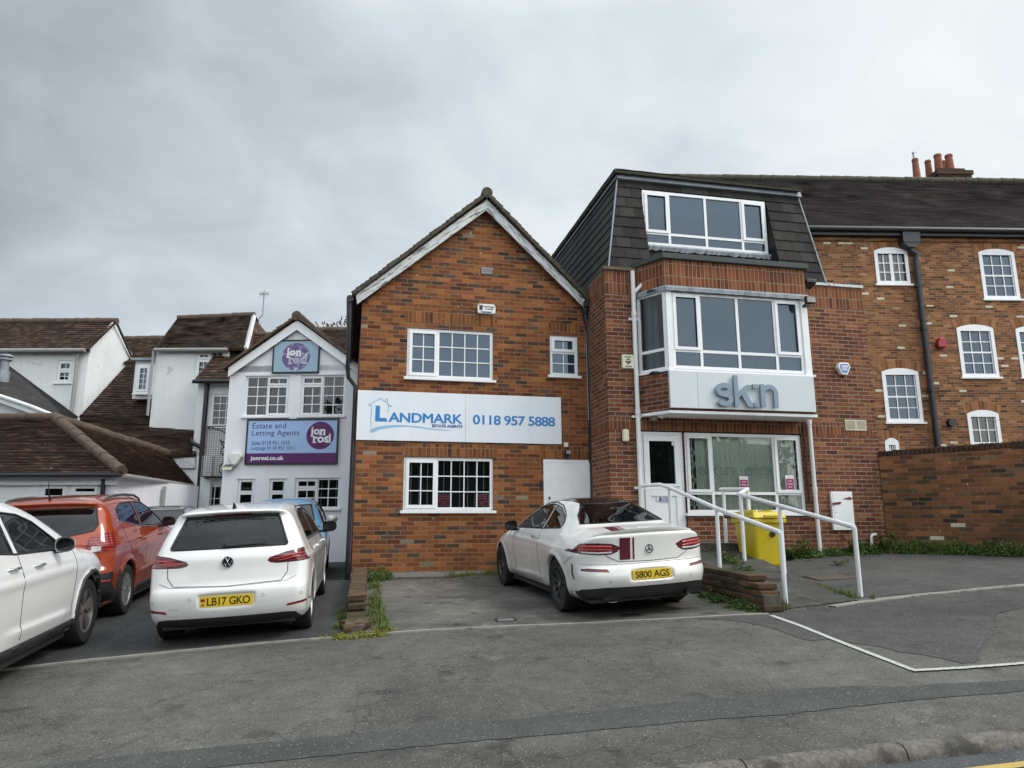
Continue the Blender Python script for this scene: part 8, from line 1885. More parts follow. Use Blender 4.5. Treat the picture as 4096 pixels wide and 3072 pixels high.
    def mirror(s, x, z, sgn, mat, w=.20, h=.15, out=.10, dx=0.0, stalk='seal'):
        p, n = s.hit(x, z, 'side', sgn)
        if p is None: return
        q = p-s.off; m = MB(); cx_, cy, cz_ = q.x+dx, q.y+sgn*(out+w/2), q.z+.04
        prof = [(0, .0), (.55, .04), (.85, .09), (1, .13), (1, .16)]
        pts = []; n1, n2 = 8, 14
        for i in range(n1+1):
            t = i/n1; r = math.sin(t*math.pi/2)**.7 if i else .02; xx = .07-.14*t
            for j in range(n2): a = 2*math.pi*j/n2; ca, sa = math.cos(a), math.sin(a); e = .7; pts.append((cx_+xx, cy+sgn*w/2*r*math.copysign(abs(ca)**e, ca), cz_+h/2*r*math.copysign(abs(sa)**e, sa)*(1-.12*ca)))
        m.add(pts, [(i*n2+j, i*n2+(j+1) % n2, (i+1)*n2+(j+1) % n2, (i+1)*n2+j) for i in range(n1) for j in range(n2)]+[list(range(n2))]); o = m.build('mirror', M[mat] if isinstance(mat, str) else mat, s.o, smooth=60, autofix=True)
        g = MB(); g.lathe([(.0, 0), (1, 0), (1, .004)], n=14, axis='x'); g.v = [(cx_-.072+v[0]*.5, cy+sgn*v[1]*w*.46, cz_+v[2]*h*.44) for v in g.v]; g.build('mirror_glass', M['gloss'], o)
        st = MB(); st.tube([(q.x+.02, q.y-sgn*.02, q.z-.03), (cx_+.0, cy-sgn*w*.25, cz_-h*.42)], .02, 8); st.build('mirror_arm', M[stalk], o)
    def handle(s, x, z, sgn, mat, ln=.20):
        p, n = s.hit(x, z, 'side', sgn); q = p-s.off; m = MB(); m.tube([(q.x-ln/2, q.y-sgn*.002, q.z), (q.x-ln/2+.03, q.y+sgn*.030, q.z), (q.x+ln/2-.03, q.y+sgn*.030, q.z), (q.x+ln/2, q.y, q.z)], [.010, .014, .014, .010], 8); m.build('door_handle', M[mat] if isinstance(mat, str) else mat, s.o, smooth=50)
    def plate(s, txt, cy, cz, w=.52, h=.111, euro=False, tilt=0.0, bx=None):
        p, n = s.hit(cy, cz, 'rear'); q = p-s.off; x = (q.x if bx is None else bx-s.off.x)-.008
        pl = empty('number_plate', (x, cy, cz)); pl.parent = s.o; pl.rotation_euler = (0, tilt, R(-90))
        MB().box(-w/2, w/2, -.006, .006, -h/2, h/2).build('plate', M['plateY'], pl, bevel=.003)
        x0 = -w/2+(.075 if euro else .03)
        text('characters', txt, (x0, w/2-.03, -h/2+.017, h/2-.017), -.0062, M['black'], pl, .002, bold=.012, spacing=.95)
        if euro: text('characters', 'UK', (-w/2+.012, -w/2+.05, -h/2+.018, -h/2+.040), -.0062, M['navy'], pl, .002, bold=.02); MB().box(-w/2+.012, -w/2+.052, -.0075, -.0062, .002, .032).build('flag', M['redsign'], pl)
        return pl
def arch_line(s, r, mat, out=.0, rr=None, sgns=(-1, 1), a0=-12, a1=192):
    c = s.c
    for xw in (c['xr'], c['xr']+c['wb']):
        for sg in sgns:
            R_ = (rr or c['ra']+.006); pts = [(xw+R_*math.cos(R(a0+(a1-a0)*k/22)), c['rw']+R_*math.sin(R(a0+(a1-a0)*k/22))) for k in range(23)]
            s.line('arch_trim', [p for p in pts if p[1] > .2], 'side', r, mat, sgn=sg, out=out)
WHITE = paintmat('white_car_paint', (.80, .80, .79)); PEARL = paintmat('pearl_white_paint', (.80, .79, .76)); ORANGE = paintmat('burnt_orange_paint', (.33, .042, .005), flake=.08); BLUEP = paintmat('light_blue_paint', (.20, .42, .66)); MAUVE = paintmat('silver_mauve_paint', (.36, .33, .36), flake=.5)
RIM = plain('silver_alloy', (.50, .50, .51), .35, metal=.8, var=.08); RIMD = plain('dark_grey_alloy', (.10, .10, .105), .35, metal=.6, var=.2); RIMT = plain('machined_dark_alloy', (.26, .24, .23), .35, metal=.6, var=.2)
mirr = lambda poly: [(-u, z) for u, z in poly][::-1]
# ---------------------------------------------------------------- white hatchback
GOLF = dict(L=4.26, W=.845, H=1.49, wb=2.62, xr=.80, rw=.318, ra=.365, belt=.99, cr=.13, cf=.28, crown=.045, k=.13, ktop=.9, lip=.010, cab=(.42, 3.15),
    prof=[(.20, .20), (.09, .27), (.03, .36), (.0, .50), (.01, .60), (.05, .66), (.075, .80), (.085, .92), (.12, 1.0), (.24, 1.18), (.37, 1.36), (.30, 1.415), (.42, 1.445), (.8, 1.475), (1.3, 1.49), (1.8, 1.48), (2.2, 1.43), (2.5, 1.345), (2.85, 1.16), (3.12, 1.02), (3.35, .975), (3.75, .90), (4.02, .80), (4.18, .66), (4.245, .48), (4.20, .30), (4.05, .20)],
    wz=[(.15, .93), (.30, .975), (.5, .995), (.66, 1.0), (.80, .995), (.88, .985), (.93, .955), (1.0, .93), (1.2, .83), (1.4, .715), (1.5, .66)], wx=[(-.1, .93), (.1, .955), (.4, .99), (.8, 1.0), (3.4, 1.0), (3.8, .97), (4.3, .86)],
    creases=[(.15, .875, 3.9, .80, .012, .06)], cuts=[(-.10, 0, .485, .125, .30, .085, .03)])
gp = P(941, 2538, 7.72)
golf = Car('parked_car', 'white hatchback seen from behind with plate LB17 GKO', 'car', GOLF, WHITE, (gp.x-.11, 8.12), 11.5, .94, .019)
rg = [(-.595, 1.03), (.595, 1.03), (.605, 1.05), (.50, 1.335), (.47, 1.35), (-.47, 1.35), (-.50, 1.335), (-.605, 1.05)]
golf.win('rear_window', rg, 'end', 'cglass', (-.2, .6), seal=.014, label='tinted rear window with dark surround')
golf.win('windscreen', [(-.62, 1.06), (.62, 1.06), (.50, 1.38), (-.50, 1.38)], 'end', 'cglass', (2.3, 3.3))
for sg in (-1, 1):
    golf.win('side_window', [(.80, 1.05), (1.72, 1.03), (1.72, 1.385), (1.3, 1.385), (1.0, 1.33), (.82, 1.20)], 'side', 'cglassd', sgn=sg, seal=.010)
    golf.win('side_window', [(1.80, 1.03), (2.95, 1.015), (2.45, 1.30), (2.2, 1.355), (1.80, 1.385)], 'side', 'cglassd', sgn=sg, seal=.010)
    s_ = lambda poly: poly if sg > 0 else mirr(poly)
    golf.win('tail_lamp', s_([(.405, .875), (.43, .905), (.60, .955), (.78, .985), (.93, .99), (.93, .86), (.86, .845), (.50, .842), (.43, .855)]), 'end', 'lampd', (-.2, .40), seal=.004)
    golf.line('lamp_stripe', [(sg*.48, .885), (sg*.70, .925), (sg*.86, .925)], 'rear', .007, 'lampb', out=.004); golf.line('lamp_stripe', [(sg*.52, .865), (sg*.70, .895), (sg*.86, .893)], 'rear', .006, 'lampb', out=.004)
    golf.win('rear_reflector', s_([(.60, .375), (.84, .40), (.84, .43), (.62, .405)]), 'end', 'lampr', (-.2, .4), seal=0)
    golf.line('panel_gap', [(1.76, .30), (1.77, .98)], 'side', .004, sgn=sg); golf.line('panel_gap', [(1.18, .55), (1.12, .75), (.93, .85), (.88, 1.02)], 'side', .004, sgn=sg); golf.line('panel_gap', [(2.92, .30), (2.98, .95)], 'side', .004, sgn=sg)
    golf.line('panel_gap', [(sg*.405, .875), (sg*.62, .86), (sg*.615, .74), (sg*.55, .655), (0, .635)], 'rear', .0045)
    golf.line('window_trim', [(.80, 1.03), (1.76, 1.01), (2.98, .995)], 'side', .009, 'seal', sgn=sg)
    golf.line('window_trim', [(.78, 1.10), (.90, 1.30), (1.2, 1.415), (1.8, 1.415), (2.3, 1.36)], 'side', .010, 'seal', sgn=sg)
golf.line('panel_gap', [(-.70, .69), (-.60, .645), (0, .628), (.60, .645), (.70, .69)], 'rear', .003)
golf.line('chrome_strip', [(-.80, .262), (-.70, .315), (-.60, .322), (0, .326), (.60, .322), (.70, .315), (.80, .262)], 'rear', .007, 'chrome', out=.012)
golf.line('pillar_trim', [(-.50, 1.365), (0, 1.372), (.50, 1.365)], 'rear', .02, 'seal', lim=(0, 1))
golf.win('rear_diffuser', [(-.79, .19), (.79, .19), (.70, .305), (.60, .315), (-.60, .315), (-.70, .305)], 'end', 'clad', (-.2, .6), seal=0)
for (y, z) in ((-.76, .50), (-.37, .52), (.37, .52), (.76, .50)): golf.line('parking_sensor', [(y+.016*math.cos(a), z+.016*math.sin(a)) for a in [k*math.pi/5 for k in range(11)]], 'rear', .0018, dens=.5)
golf.line('tow_cover', [(.50, .42), (.58, .42), (.58, .35), (.50, .35), (.50, .42)], 'rear', .002)
o = golf.finish(); golf.wheels('twin', RIM, 5, .205)
golf.plate('LB17 GKO', 0, .485, w=.54, h=.115, euro=True, bx=.035)
for sg in (-1, 1): golf.mirror(2.72, 1.03, sg, 'gloss', out=.07); golf.handle(1.55, .90, sg, WHITE); golf.handle(2.68, .885, sg, WHITE)
p, n = golf.hit(0, .885, 'rear'); q = p-golf.off
bd = empty('badge', (q.x-.004, 0, .885)); bd.parent = golf.o; bd.rotation_euler = (0, 0, R(-90))
MB().lathe([(.045, -.004), (.058, -.012), (.058, .004)], n=32, axis='y').build('badge_disc', M['black'], bd); m = MB(); m.tube([(.055*math.cos(a), -.014, .055*math.sin(a)) for a in [2*math.pi*k/32 for k in range(33)]], .005, 6, cap=False)
for ln in ([(-.022, .046), (-.002, .006), (.002, .006), (.022, .046)], [(-.045, .026), (-.020, -.042), (.0, .0), (.020, -.042), (.045, .026)]):
    for a, b in zip(ln, ln[1:]): m.tube([(a[0], -.015, a[1]), (b[0], -.015, b[1])], .0042, 5)
m.build('badge_letters', M['chrome'], bd)
m = MB(); q = golf.P(.36, 0, 1.455); m.add([(q.x+.04, -.018, q.z-.01), (q.x+.04, .018, q.z-.01), (q.x+.17, .012, q.z+.0), (q.x+.17, -.012, q.z+.0), (q.x+.03, -.004, q.z+.06), (q.x+.03, .004, q.z+.06)], [(0, 1, 2, 3), (0, 3, 4), (1, 5, 2), (3, 2, 5, 4), (0, 4, 5, 1)]); m.build('aerial', M['black'], golf.o, autofix=True)
m = MB(); pa, _ = golf.hit(.04, 1.05, 'rear'); pb, _ = golf.hit(-.40, 1.065, 'rear'); pa = pa-golf.off+Vector((-.03, 0, 0)); pb = pb-golf.off+Vector((-.022, 0, 0)); m.tube([pa, pb], [.016, .006], 6); m.tube([pa+Vector((.03, .02, 0)), pa], .02, 8); m.build('rear_wiper', M['black'], golf.o)
m = MB()
pp = [golf.hit(y, 1.377, 'rear')[0]-golf.off+Vector((-.010, 0, .006)) for y in (-.20, 0, .20)]; m.tube(pp, .013, 6); m.build('brake_light', M['lampd'], golf.o)
m = MB(); q = golf.P(2.62, .05, 1.33); m.box(q.x-.02, q.x+.02, -.12, .12, q.z-.03, q.z+.03); m.build('rear_view_mirror', M['cabin'], golf.o, bevel=.015)
# ---------------------------------------------------------------- white coupe
MERC = dict(L=4.69, W=.872, H=1.40, wb=2.84, xr=1.02, rw=.335, ra=.372, belt=.97, cr=.24, cf=.36, crown=.035, k=.20, ktop=.75, lip=.012, cab=(1.0, 3.5), rs=1.55, fs=2.25,
    prof=[(.25, .20), (.12, .24), (.04, .36), (.0, .47), (.03, .58), (.075, .64), (.07, .78), (.055, .90), (.05, .965), (.085, .985), (.20, 1.0), (.45, 1.035), (.66, 1.065), (.95, 1.19), (1.25, 1.30), (1.6, 1.375), (2.0, 1.40), (2.35, 1.385), (2.7, 1.315), (3.1, 1.13), (3.42, .995), (3.7, .955), (4.15, .87), (4.45, .76), (4.62, .60), (4.685, .42), (4.62, .27), (4.45, .20)],
    wz=[(.15, .94), (.26, .975), (.45, .985), (.60, 1.0), (.74, 1.0), (.84, .975), (.92, .93), (1.0, .865), (1.1, .775), (1.2, .69), (1.3, .60), (1.4, .50)], gh=.86, wx=[(-.1, .92), (.15, .95), (.6, .99), (1.02, 1.0), (2.2, .965), (3.7, .985), (4.2, .95), (4.7, .83)],
    bumps=[(1.02, .70, .50, .16, .028)], creases=[(.4, .80, 3.4, .86, .012, .05), (1.6, .38, 3.3, .34, .018, .05)], cuts=[(-.12, 0, .51, .16, .285, .075, .03)])
mp_ = P(2470, 2430, 9.0)
merc = Car('parked_car', 'pearl white coupe with dark red stripes and plate S800 AGS', 'car', MERC, PEARL, (mp_.x+.05, 9.08), 15.4, .95, .019)
merc.win('rear_window', [(-.575, 1.08), (.575, 1.08), (.50, 1.19), (.36, 1.315), (-.36, 1.315), (-.50, 1.19)], 'end', 'cglassd', (.5, 1.9, 1), seal=.010, label='black sloping rear window')
merc.win('windscreen', [(-.64, 1.03), (.64, 1.03), (.46, 1.33), (-.46, 1.33)], 'end', 'cglass', (2.5, 3.6, 1))
for sg in (-1, 1):
    s_ = lambda poly: poly if sg > 0 else mirr(poly)
    merc.win('side_window', [(1.22, 1.035), (1.85, 1.01), (1.90, 1.315), (1.66, 1.275), (1.40, 1.185), (1.24, 1.09)], 'side', 'cglassd', sgn=sg, seal=.008)
    merc.win('side_window', [(1.91, 1.008), (3.10, .985), (2.78, 1.16), (2.45, 1.29), (2.2, 1.325), (1.95, 1.32)], 'side', 'cglassd', sgn=sg, seal=.008)
    merc.line('window_trim', [(1.17, 1.04), (1.22, 1.10), (1.42, 1.22), (1.68, 1.305), (2.0, 1.345), (2.3, 1.342), (2.6, 1.26)], 'side', .011, 'seal', sgn=sg); merc.line('window_trim', [(1.17, 1.028), (1.9, .998), (3.14, .972)], 'side', .011, 'seal', sgn=sg)
    merc.win('tail_lamp', s_([(.40, .775), (.36, .825), (.46, .868), (.62, .882), (.93, .885), (.93, .80), (.80, .762), (.60, .742), (.46, .748)]), 'end', 'lampd', (-.2, .62), seal=.004)
    merc.line('lamp_stripe', [(sg*.46, .835), (sg*.66, .848), (sg*.80, .845)], 'rear', .013, 'lampb', out=.004); merc.line('lamp_stripe', [(sg*.46, .80), (sg*.66, .812), (sg*.80, .812)], 'rear', .010, 'lampb', out=.004); merc.line('lamp_lens', [(sg*.46, .772), (sg*.62, .768), (sg*.78, .782)], 'rear', .011, 'lampw', out=.003)
    merc.win('rear_reflector', s_([(.52, .552), (.80, .568), (.80, .590), (.74, .595), (.54, .580)]), 'end', 'lampr', (-.2, .6), seal=.003)
    merc.line('panel_gap', [(1.86, .99), (1.80, .62), (1.74, .30)], 'side', .0045, sgn=sg); merc.line('panel_gap', [(3.12, .97), (3.05, .60), (2.98, .28)], 'side', .0045, sgn=sg); merc.line('panel_gap', [(1.74, .30), (2.98, .28)], 'side', .004, sgn=sg); merc.line('panel_gap', [(1.36, .43), (1.78, .43)], 'side', .0035, sgn=sg)
    merc.line('panel_gap', [(sg*.54, .745), (sg*.50, .715), (sg*.38, .66), (0, .652)], 'rear', .0045); merc.line('panel_gap', [(.66, .62), (.50, .70), (.38, .74)], 'side', .004, sgn=sg)
    merc.line('air_intake', [(sg*.855, .64), (sg*.850, .55), (sg*.838, .46), (sg*.80, .42)], 'rear', .022, 'clad', out=-.006)
    merc.line('parking_sensor', [(sg*.52+.016*math.cos(a), .445+.016*math.sin(a)) for a in [k*math.pi/5 for k in range(11)]], 'rear', .0018, dens=.5)
    merc.line('side_skirt', [(1.45, .235), (2.2, .235), (3.2, .235)], 'side', .018, 'clad', sgn=sg)
merc.win('rear_diffuser', [(-.78, .19), (.78, .19), (.84, .30), (.80, .355), (.60, .375), (-.60, .375), (-.80, .355), (-.84, .30)], 'end', 'clad', (-.2, .6), seal=.004)
merc.line('bumper_crease', [(-.80, .64), (-.5, .632), (.5, .632), (.80, .64)], 'rear', .003, 'gap')
o = merc.finish(); merc.wheels('fine', RIMD, 10, .24)
# glass roof panel and stripes laid on the skin
merc.addpatch('roof_panel', [(1.30, -.345), (2.62, -.44), (2.62, .44), (1.30, .345)], 'top', .004, 'gloss', nu=24, label='black glass roof panel')
merc.addpatch('stripe', [(.13, .24), (.55, .24), (.55, .37), (.13, .37)], 'top', .003, 'maroon', nu=10); merc.addpatch('stripe', [(.13, .19), (.55, .19), (.55, .212), (.13, .212)], 'top', .003, 'maroon', nu=10)
merc.addpatch('stripe', [(.24, .680), (.37, .680), (.37, .935), (.24, .935)], 'rear', .003, 'maroon', nu=9); merc.addpatch('stripe', [(.19, .680), (.212, .680), (.212, .935), (.19, .935)], 'rear', .003, 'maroon', nu=9)
merc.plate('S800 AGS', -.0, .505, w=.50, bx=.036)
sp_ = MB(); pr = None
for k in range(25):
    y = -.64+1.28*k/24; p, n = merc.hit(.10+.09*(abs(y)/.64)**2.4, y, 'top'); q = p-merc.off; e = 1-(abs(y)/.66)**3
    row = [(q.x+.10, y, q.z+.004), (q.x+.0, y, q.z+.008+.020*e), (q.x-.055*e-.005, y, q.z+.012+.034*e), (q.x-.05*e-.004, y, q.z+.004+.024*e), (q.x+.0, y, q.z-.004)]
    if pr:
        for j in range(4): sp_.poly([pr[j], pr[j+1], row[j+1], row[j]])
    pr = row
sp_.build('boot_spoiler', PEARL, merc.o, smooth=60, autofix=True)
for sg in (-1, 1):
    merc.mirror(2.98, .97, sg, 'gloss' if sg > 0 else 'gloss', out=.06); merc.handle(2.02, .885, sg, 'chrome')
    m = MB(); q = merc.P(.075, sg*.52, .262); m.lathe([(.030, -.05), (.046, -.055), (.050, -.02), (.040, .05)], (q.x+.0, q.y, q.z), 20, axis='x'); m.v = [(v[0], q.y+(v[1]-q.y)*2.1, v[2]) for v in m.v]; m.build('exhaust_trim', M['gloss'], merc.o, smooth=50)
p, n = merc.hit(0, .79, 'rear'); q = p-merc.off; bd = empty('badge', (q.x-.008, 0, .79)); bd.parent = merc.o; bd.rotation_euler = (0, 0, R(-90)); m = MB(); m.tube([(.047*math.cos(a), 0, .047*math.sin(a)) for a in [2*math.pi*k/32 for k in range(33)]], .0045, 6, cap=False)
for k in range(3): a = R(90+120*k); m.tube([(0, 0, 0), (.045*math.cos(a), 0, .045*math.sin(a))], [.008, .0025], 6)
m.build('star', M['black'], bd)
# ---------------------------------------------------------------- orange SUV
MOK = dict(L=4.28, W=.89, H=1.64, wb=2.555, xr=.84, rw=.335, ra=.385, belt=1.10, cr=.16, cf=.30, crown=.05, k=.16, ktop=.9, lip=.022, cab=(.5, 3.2),
    prof=[(.25, .24), (.08, .34), (.0, .48), (.0, .66), (.045, .74), (.06, .90), (.07, 1.02), (.12, 1.12), (.26, 1.34), (.36, 1.48), (.26, 1.535), (.45, 1.58), (.8, 1.615), (1.3, 1.64), (1.9, 1.63), (2.3, 1.57), (2.6, 1.46), (2.95, 1.27), (3.2, 1.16), (3.5, 1.12), (3.85, 1.03), (4.1, .86), (4.24, .62), (4.24, .42), (4.1, .26)],
    wz=[(.15, .93), (.35, .975), (.6, .995), (.85, 1.0), (.98, .985), (1.06, .95), (1.15, .92), (1.35, .83), (1.55, .72), (1.65, .66)], wx=[(-.1, .93), (.15, .955), (.5, .99), (3.4, .995), (3.8, .97), (4.3, .85)],
    creases=[(.9, .86, 3.4, 1.0, .014, .08), (1.2, .50, 3.0, .62, .018, .09)])
op = P(511, 2450, 9.6)
mok = Car('parked_car', 'burnt orange SUV with roof rails parked left of the white hatchback', 'car', MOK, ORANGE, (op.x-.83, 9.42), 13.0, .955, .021)
mok.win('rear_window', [(-.62, 1.16), (-.30, 1.10), (.30, 1.10), (.62, 1.16), (.66, 1.24), (.585, 1.455), (-.585, 1.455), (-.66, 1.24)], 'end', 'cglassd', (-.2, .7), seal=.010, label='dark wrap-around rear window')
mok.win('windscreen', [(-.62, 1.22), (.62, 1.22), (.5, 1.52), (-.5, 1.52)], 'end', 'cglass', (2.2, 3.4, 1))
for sg in (-1, 1):
    s_ = lambda poly: poly if sg > 0 else mirr(poly)
    mok.win('side_window', [(.72, 1.28), (1.62, 1.16), (1.64, 1.515), (1.1, 1.50), (.80, 1.42)], 'side', 'cglassd', sgn=sg, seal=.010); mok.win('side_window', [(1.70, 1.155), (2.92, 1.12), (2.70, 1.27), (2.35, 1.44), (2.1, 1.50), (1.71, 1.518)], 'side', 'cglassd', sgn=sg, seal=.010)
    mok.win('tail_lamp', s_([(.50, .90), (.60, 1.08), (.74, 1.135), (.93, 1.14), (.93, .98), (.80, .90), (.62, .87)]), 'end', 'lampr', (-.2, .52), seal=.005)
    mok.addpatch('lamp_lens', [(sg*.62, .900), (sg*.73, .905), (sg*.73, .965), (sg*.63, .975)], 'rear', .004, 'lampw', nu=5)
    mok.win('bumper_cladding', s_([(.0, .25), (.93, .25), (.93, .64), (.62, .60), (.0, .60)]), 'end', 'clad', (-.2, .50), seal=.004)
    mok.line('side_cladding', [(1.24, .30), (2.98, .30)], 'side', .07, 'clad', sgn=sg, out=-.035)
    mok.line('panel_gap', [(1.66, .36), (1.68, 1.14)], 'side', .0045, sgn=sg); mok.line('panel_gap', [(1.22, .62), (1.02, .80), (.84, 1.0), (.76, 1.25)], 'side', .0045, sgn=sg); mok.line('panel_gap', [(2.85, .36), (2.92, 1.10)], 'side', .0045, sgn=sg)
    mok.line('window_trim', [(.68, 1.275), (1.66, 1.145), (2.95, 1.105)], 'side', .010, 'chrome', sgn=sg)
    mok.line('reflector', [(sg*.74, .52), (sg*.84, .52)], 'rear', .022, 'lampr', out=-.008)
mok.line('panel_gap', [(-.60, 1.04), (-.55, .80), (-.50, .68), (.50, .68), (.55, .80), (.60, 1.04)], 'rear', .0045)
mok.line('chrome_bar', [(-.30, .945), (.30, .945)], 'rear', .014, 'chrome', out=.006)
o = mok.finish(); mok.wheels('petal', RIM, 10, .22); 
for sg in (-1, 1):
    pts = [mok.hit(x, sg*.60, 'top') for x in (.62, .75, 1.0, 1.5, 2.0, 2.25, 2.35)]; m = MB(); m.tube([p[0]-mok.off+Vector((0, 0, h)) for p, h in zip(pts, (.0, .035, .05, .055, .05, .03, .0))], [.012, .018, .02, .02, .02, .018, .012], 8); m.build('roof_rail', RIMD, mok.o, smooth=50)
    mok.mirror(2.62, 1.13, sg, ORANGE, out=.07); mok.handle(1.45, 1.0, sg, ORANGE); mok.handle(2.55, .99, sg, ORANGE)
q = mok.P(.48, 0, 1.60); m = MB(); m.tube([(q.x, 0, q.z-.02), (q.x-.03, 0, q.z+.04), (q.x-.09, 0, q.z+.22)], [.022, .010, .003], 8); m.build('aerial', M['black'], mok.o)
pp = [mok.hit(y, 1.505, 'rear')[0]-mok.off+Vector((-.006, 0, 0)) for y in (-.16, 0, .16)]; m = MB(); m.tube(pp, .014, 6); m.build('brake_light', M['lampr'], mok.o)
# ---------------------------------------------------------------- white SUV at the left edge
SPO = dict(L=4.48, W=.925, H=1.635, wb=2.67, xr=.90, rw=.355, ra=.405, belt=1.08, cr=.16, cf=.34, crown=.05, k=.18, ktop=.85, lip=.024, cab=(.5, 3.4),
    prof=[(.25, .24), (.08, .34), (.0, .5), (.0, .75), (.06, .95), (.14, 1.12), (.45, 1.42), (.38, 1.52), (.6, 1.56), (1.0, 1.605), (1.6, 1.635), (2.1, 1.62), (2.5, 1.54), (2.85, 1.40), (3.2, 1.22), (3.45, 1.12), (3.7, 1.085), (4.05, 1.03), (4.30, .88), (4.44, .66), (4.45, .44), (4.3, .26)],
    wz=[(.15, .93), (.35, .975), (.6, .99), (.85, 1.0), (.96, .985), (1.04, .95), (1.12, .92), (1.35, .80), (1.55, .70), (1.65, .64)], wx=[(-.1, .92), (.15, .95), (.5, .99), (3.5, 1.0), (3.95, .98), (4.5, .84)],
    bumps=[(3.57, .88, .45, .14, .018)], creases=[(.5, .88, 3.2, .90, .014, .06), (1.4, .46, 3.1, .44, .020, .08)])
sp0 = P(342, 2550, 7.85); aS = 14.0; fS = Vector((-math.sin(R(aS)), math.cos(R(aS)), 0)); rS = Vector((math.cos(R(aS)), math.sin(R(aS)), 0))
ctr = Vector((sp0.x, 7.85, 0))-rS*.85-fS*(2.67*.955)
spo = Car('parked_car', 'white SUV cut off by the left edge with silver mirror and dark alloy wheel', 'car', SPO, WHITE, (ctr.x, ctr.y), aS, .955, .021)
spo.win('rear_window', [(-.6, 1.14), (.6, 1.14), (.52, 1.42), (-.52, 1.42)], 'end', 'cglassd', (-.2, .8)); spo.win('windscreen', [(-.64, 1.20), (.64, 1.20), (.5, 1.52), (-.5, 1.52)], 'end', 'cglass', (2.3, 3.7, 1))
for sg in (-1, 1):
    spo.win('side_window', [(.75, 1.22), (1.72, 1.135), (1.74, 1.495), (1.2, 1.48), (.85, 1.38)], 'side', 'cglassd', sgn=sg, seal=.011); spo.win('side_window', [(1.82, 1.13), (2.90, 1.095), (2.70, 1.22), (2.42, 1.38), (2.15, 1.46), (1.83, 1.49)], 'side', 'cglass', sgn=sg, seal=.011)
    spo.line('window_trim', [(.7, 1.21), (1.76, 1.118), (2.98, 1.08)], 'side', .012, 'seal', sgn=sg)
    spo.line('side_cladding', [(1.32, .30), (3.12, .30)], 'side', .075, 'clad', sgn=sg, out=-.03); spo.line('panel_gap', [(1.78, .38), (1.80, 1.11)], 'side', .0045, sgn=sg); spo.line('panel_gap', [(3.02, .38), (3.10, .75), (3.10, 1.05)], 'side', .0045, sgn=sg)
arch_line(spo, .030, 'clad', out=-.010, rr=SPO['ra']+.025); 
o = spo.finish(); spo.wheels('wide', RIMT, 5, .235)
for sg in (-1, 1): spo.mirror(2.62, 1.10, sg, WHITE, out=.035, w=.18, h=.15); spo.handle(1.62, 1.0, sg, 'chrome'); spo.handle(2.15, .985, sg, 'chrome')
arch_trim_done = True
# ---------------------------------------------------------------- light blue small car facing the road
FIA = dict(L=3.57, W=.81, H=1.49, wb=2.30, xr=.56, rw=.29, ra=.335, belt=1.0, cr=.20, cf=.24, crown=.07, k=.20, ktop=.9, lip=.014, cab=(.35, 2.7), rs=.9, fs=1.5,
    prof=[(.15, .20), (.03, .35), (.0, .55), (.06, .85), (.15, 1.05), (.40, 1.32), (.65, 1.43), (1.0, 1.48), (1.4, 1.49), (1.8, 1.45), (2.1, 1.36), (2.45, 1.14), (2.68, 1.02), (2.95, .97), (3.25, .86), (3.48, .68), (3.56, .48), (3.5, .28), (3.35, .20)],
    wz=[(.15, .93), (.35, .98), (.6, 1.0), (.8, .995), (.95, .965), (1.02, .93), (1.25, .82), (1.45, .70)], wx=[(-.1, .86), (.4, .98), (.8, 1.0), (2.8, 1.0), (3.2, .95), (3.6, .82)], creases=[(.4, .82, 3.0, .84, .012, .06)])
bx_ = -3.88; fia = Car('parked_car', 'light blue small car with white mirrors facing the road beside the brick house', 'car', FIA, BLUEP, (bx_-.46, 14.15), 193.0, .93, .025)
fia.win('windscreen', [(-.58, 1.07), (.58, 1.07), (.50, 1.36), (-.50, 1.36)], 'end', 'cglass', (1.8, 2.9, 1), seal=.012)
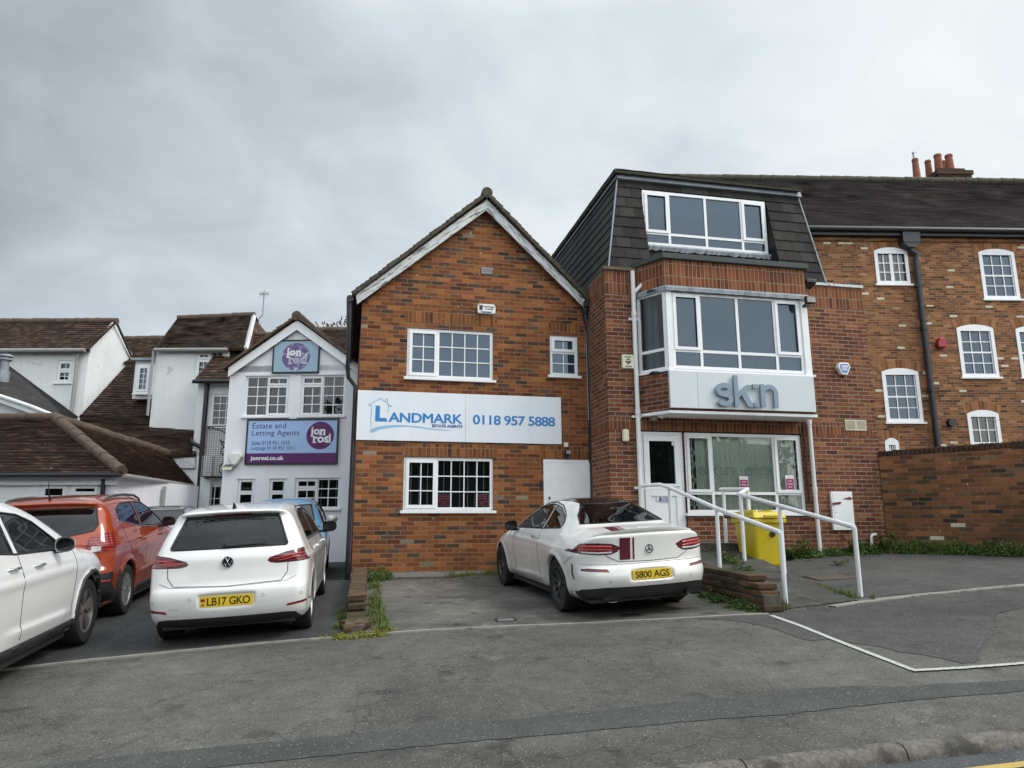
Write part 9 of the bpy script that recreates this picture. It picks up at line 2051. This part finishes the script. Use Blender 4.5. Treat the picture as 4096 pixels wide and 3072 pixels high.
for sg in (-1, 1):
    s_ = lambda poly: poly if sg > 0 else mirr(poly)
    fia.win('side_window', [(.55, 1.06), (1.10, 1.03), (1.10, 1.37), (.75, 1.30)], 'side', 'cglassd', sgn=sg); fia.win('side_window', [(1.16, 1.03), (2.45, 1.01), (2.15, 1.23), (1.9, 1.35), (1.16, 1.385)], 'side', 'cglass', sgn=sg)
    fia.win('headlamp', s_([(.42, .68), (.48, .80), (.62, .82), (.72, .74), (.62, .62), (.48, .61)]), 'end', 'lampw', (2.8, 3.7, 1), seal=.004)
o = fia.finish(); fia.wheels('petal', RIM, 8, .18)
for sg in (-1, 1): fia.mirror(2.25, 1.04, sg, 'creamw', out=.06, w=.19, h=.15)
# ---------------------------------------------------------------- silver mauve saloon facing the road
SAL = dict(L=4.35, W=.87, H=1.42, wb=2.6, xr=.85, rw=.31, ra=.355, belt=.96, cr=.2, cf=.3, crown=.04, k=.18, ktop=.8, lip=.010,
    prof=[(.2, .2), (.05, .35), (.0, .55), (.06, .8), (.12, .98), (.6, 1.04), (1.0, 1.25), (1.4, 1.38), (1.9, 1.42), (2.3, 1.39), (2.65, 1.28), (3.05, 1.08), (3.25, 1.0), (3.7, .92), (4.1, .78), (4.3, .55), (4.28, .3), (4.15, .2)],
    wz=[(.15, .93), (.35, .98), (.6, 1.0), (.8, .99), (.92, .95), (1.0, .90), (1.2, .78), (1.4, .64)], wx=[(-.1, .86), (.4, .97), (.8, 1.0), (3.4, 1.0), (3.9, .95), (4.4, .82)])
sal = Car('parked_car', 'silver-mauve car facing the road, glimpsed between the orange SUV and the white hatchback', 'car', SAL, MAUVE, (-6.95, 14.9), 193.0, .955, .03)
sal.win('windscreen', [(-.62, 1.06), (.62, 1.06), (.50, 1.34), (-.50, 1.34)], 'end', 'cglass', (2.2, 3.4, 1), seal=.012)
for sg in (-1, 1): sal.win('side_window', [(1.0, 1.03), (2.95, 1.0), (2.6, 1.19), (2.3, 1.30), (1.5, 1.30)], 'side', 'cglassd', sgn=sg)
o = sal.finish(); sal.wheels('petal', RIM, 8, .2)
sal.addpatch('roof_panel', [(1.3, -.50), (2.4, -.50), (2.4, .50), (1.3, .50)], 'top', .004, 'gloss', nu=18, label='dark roof')
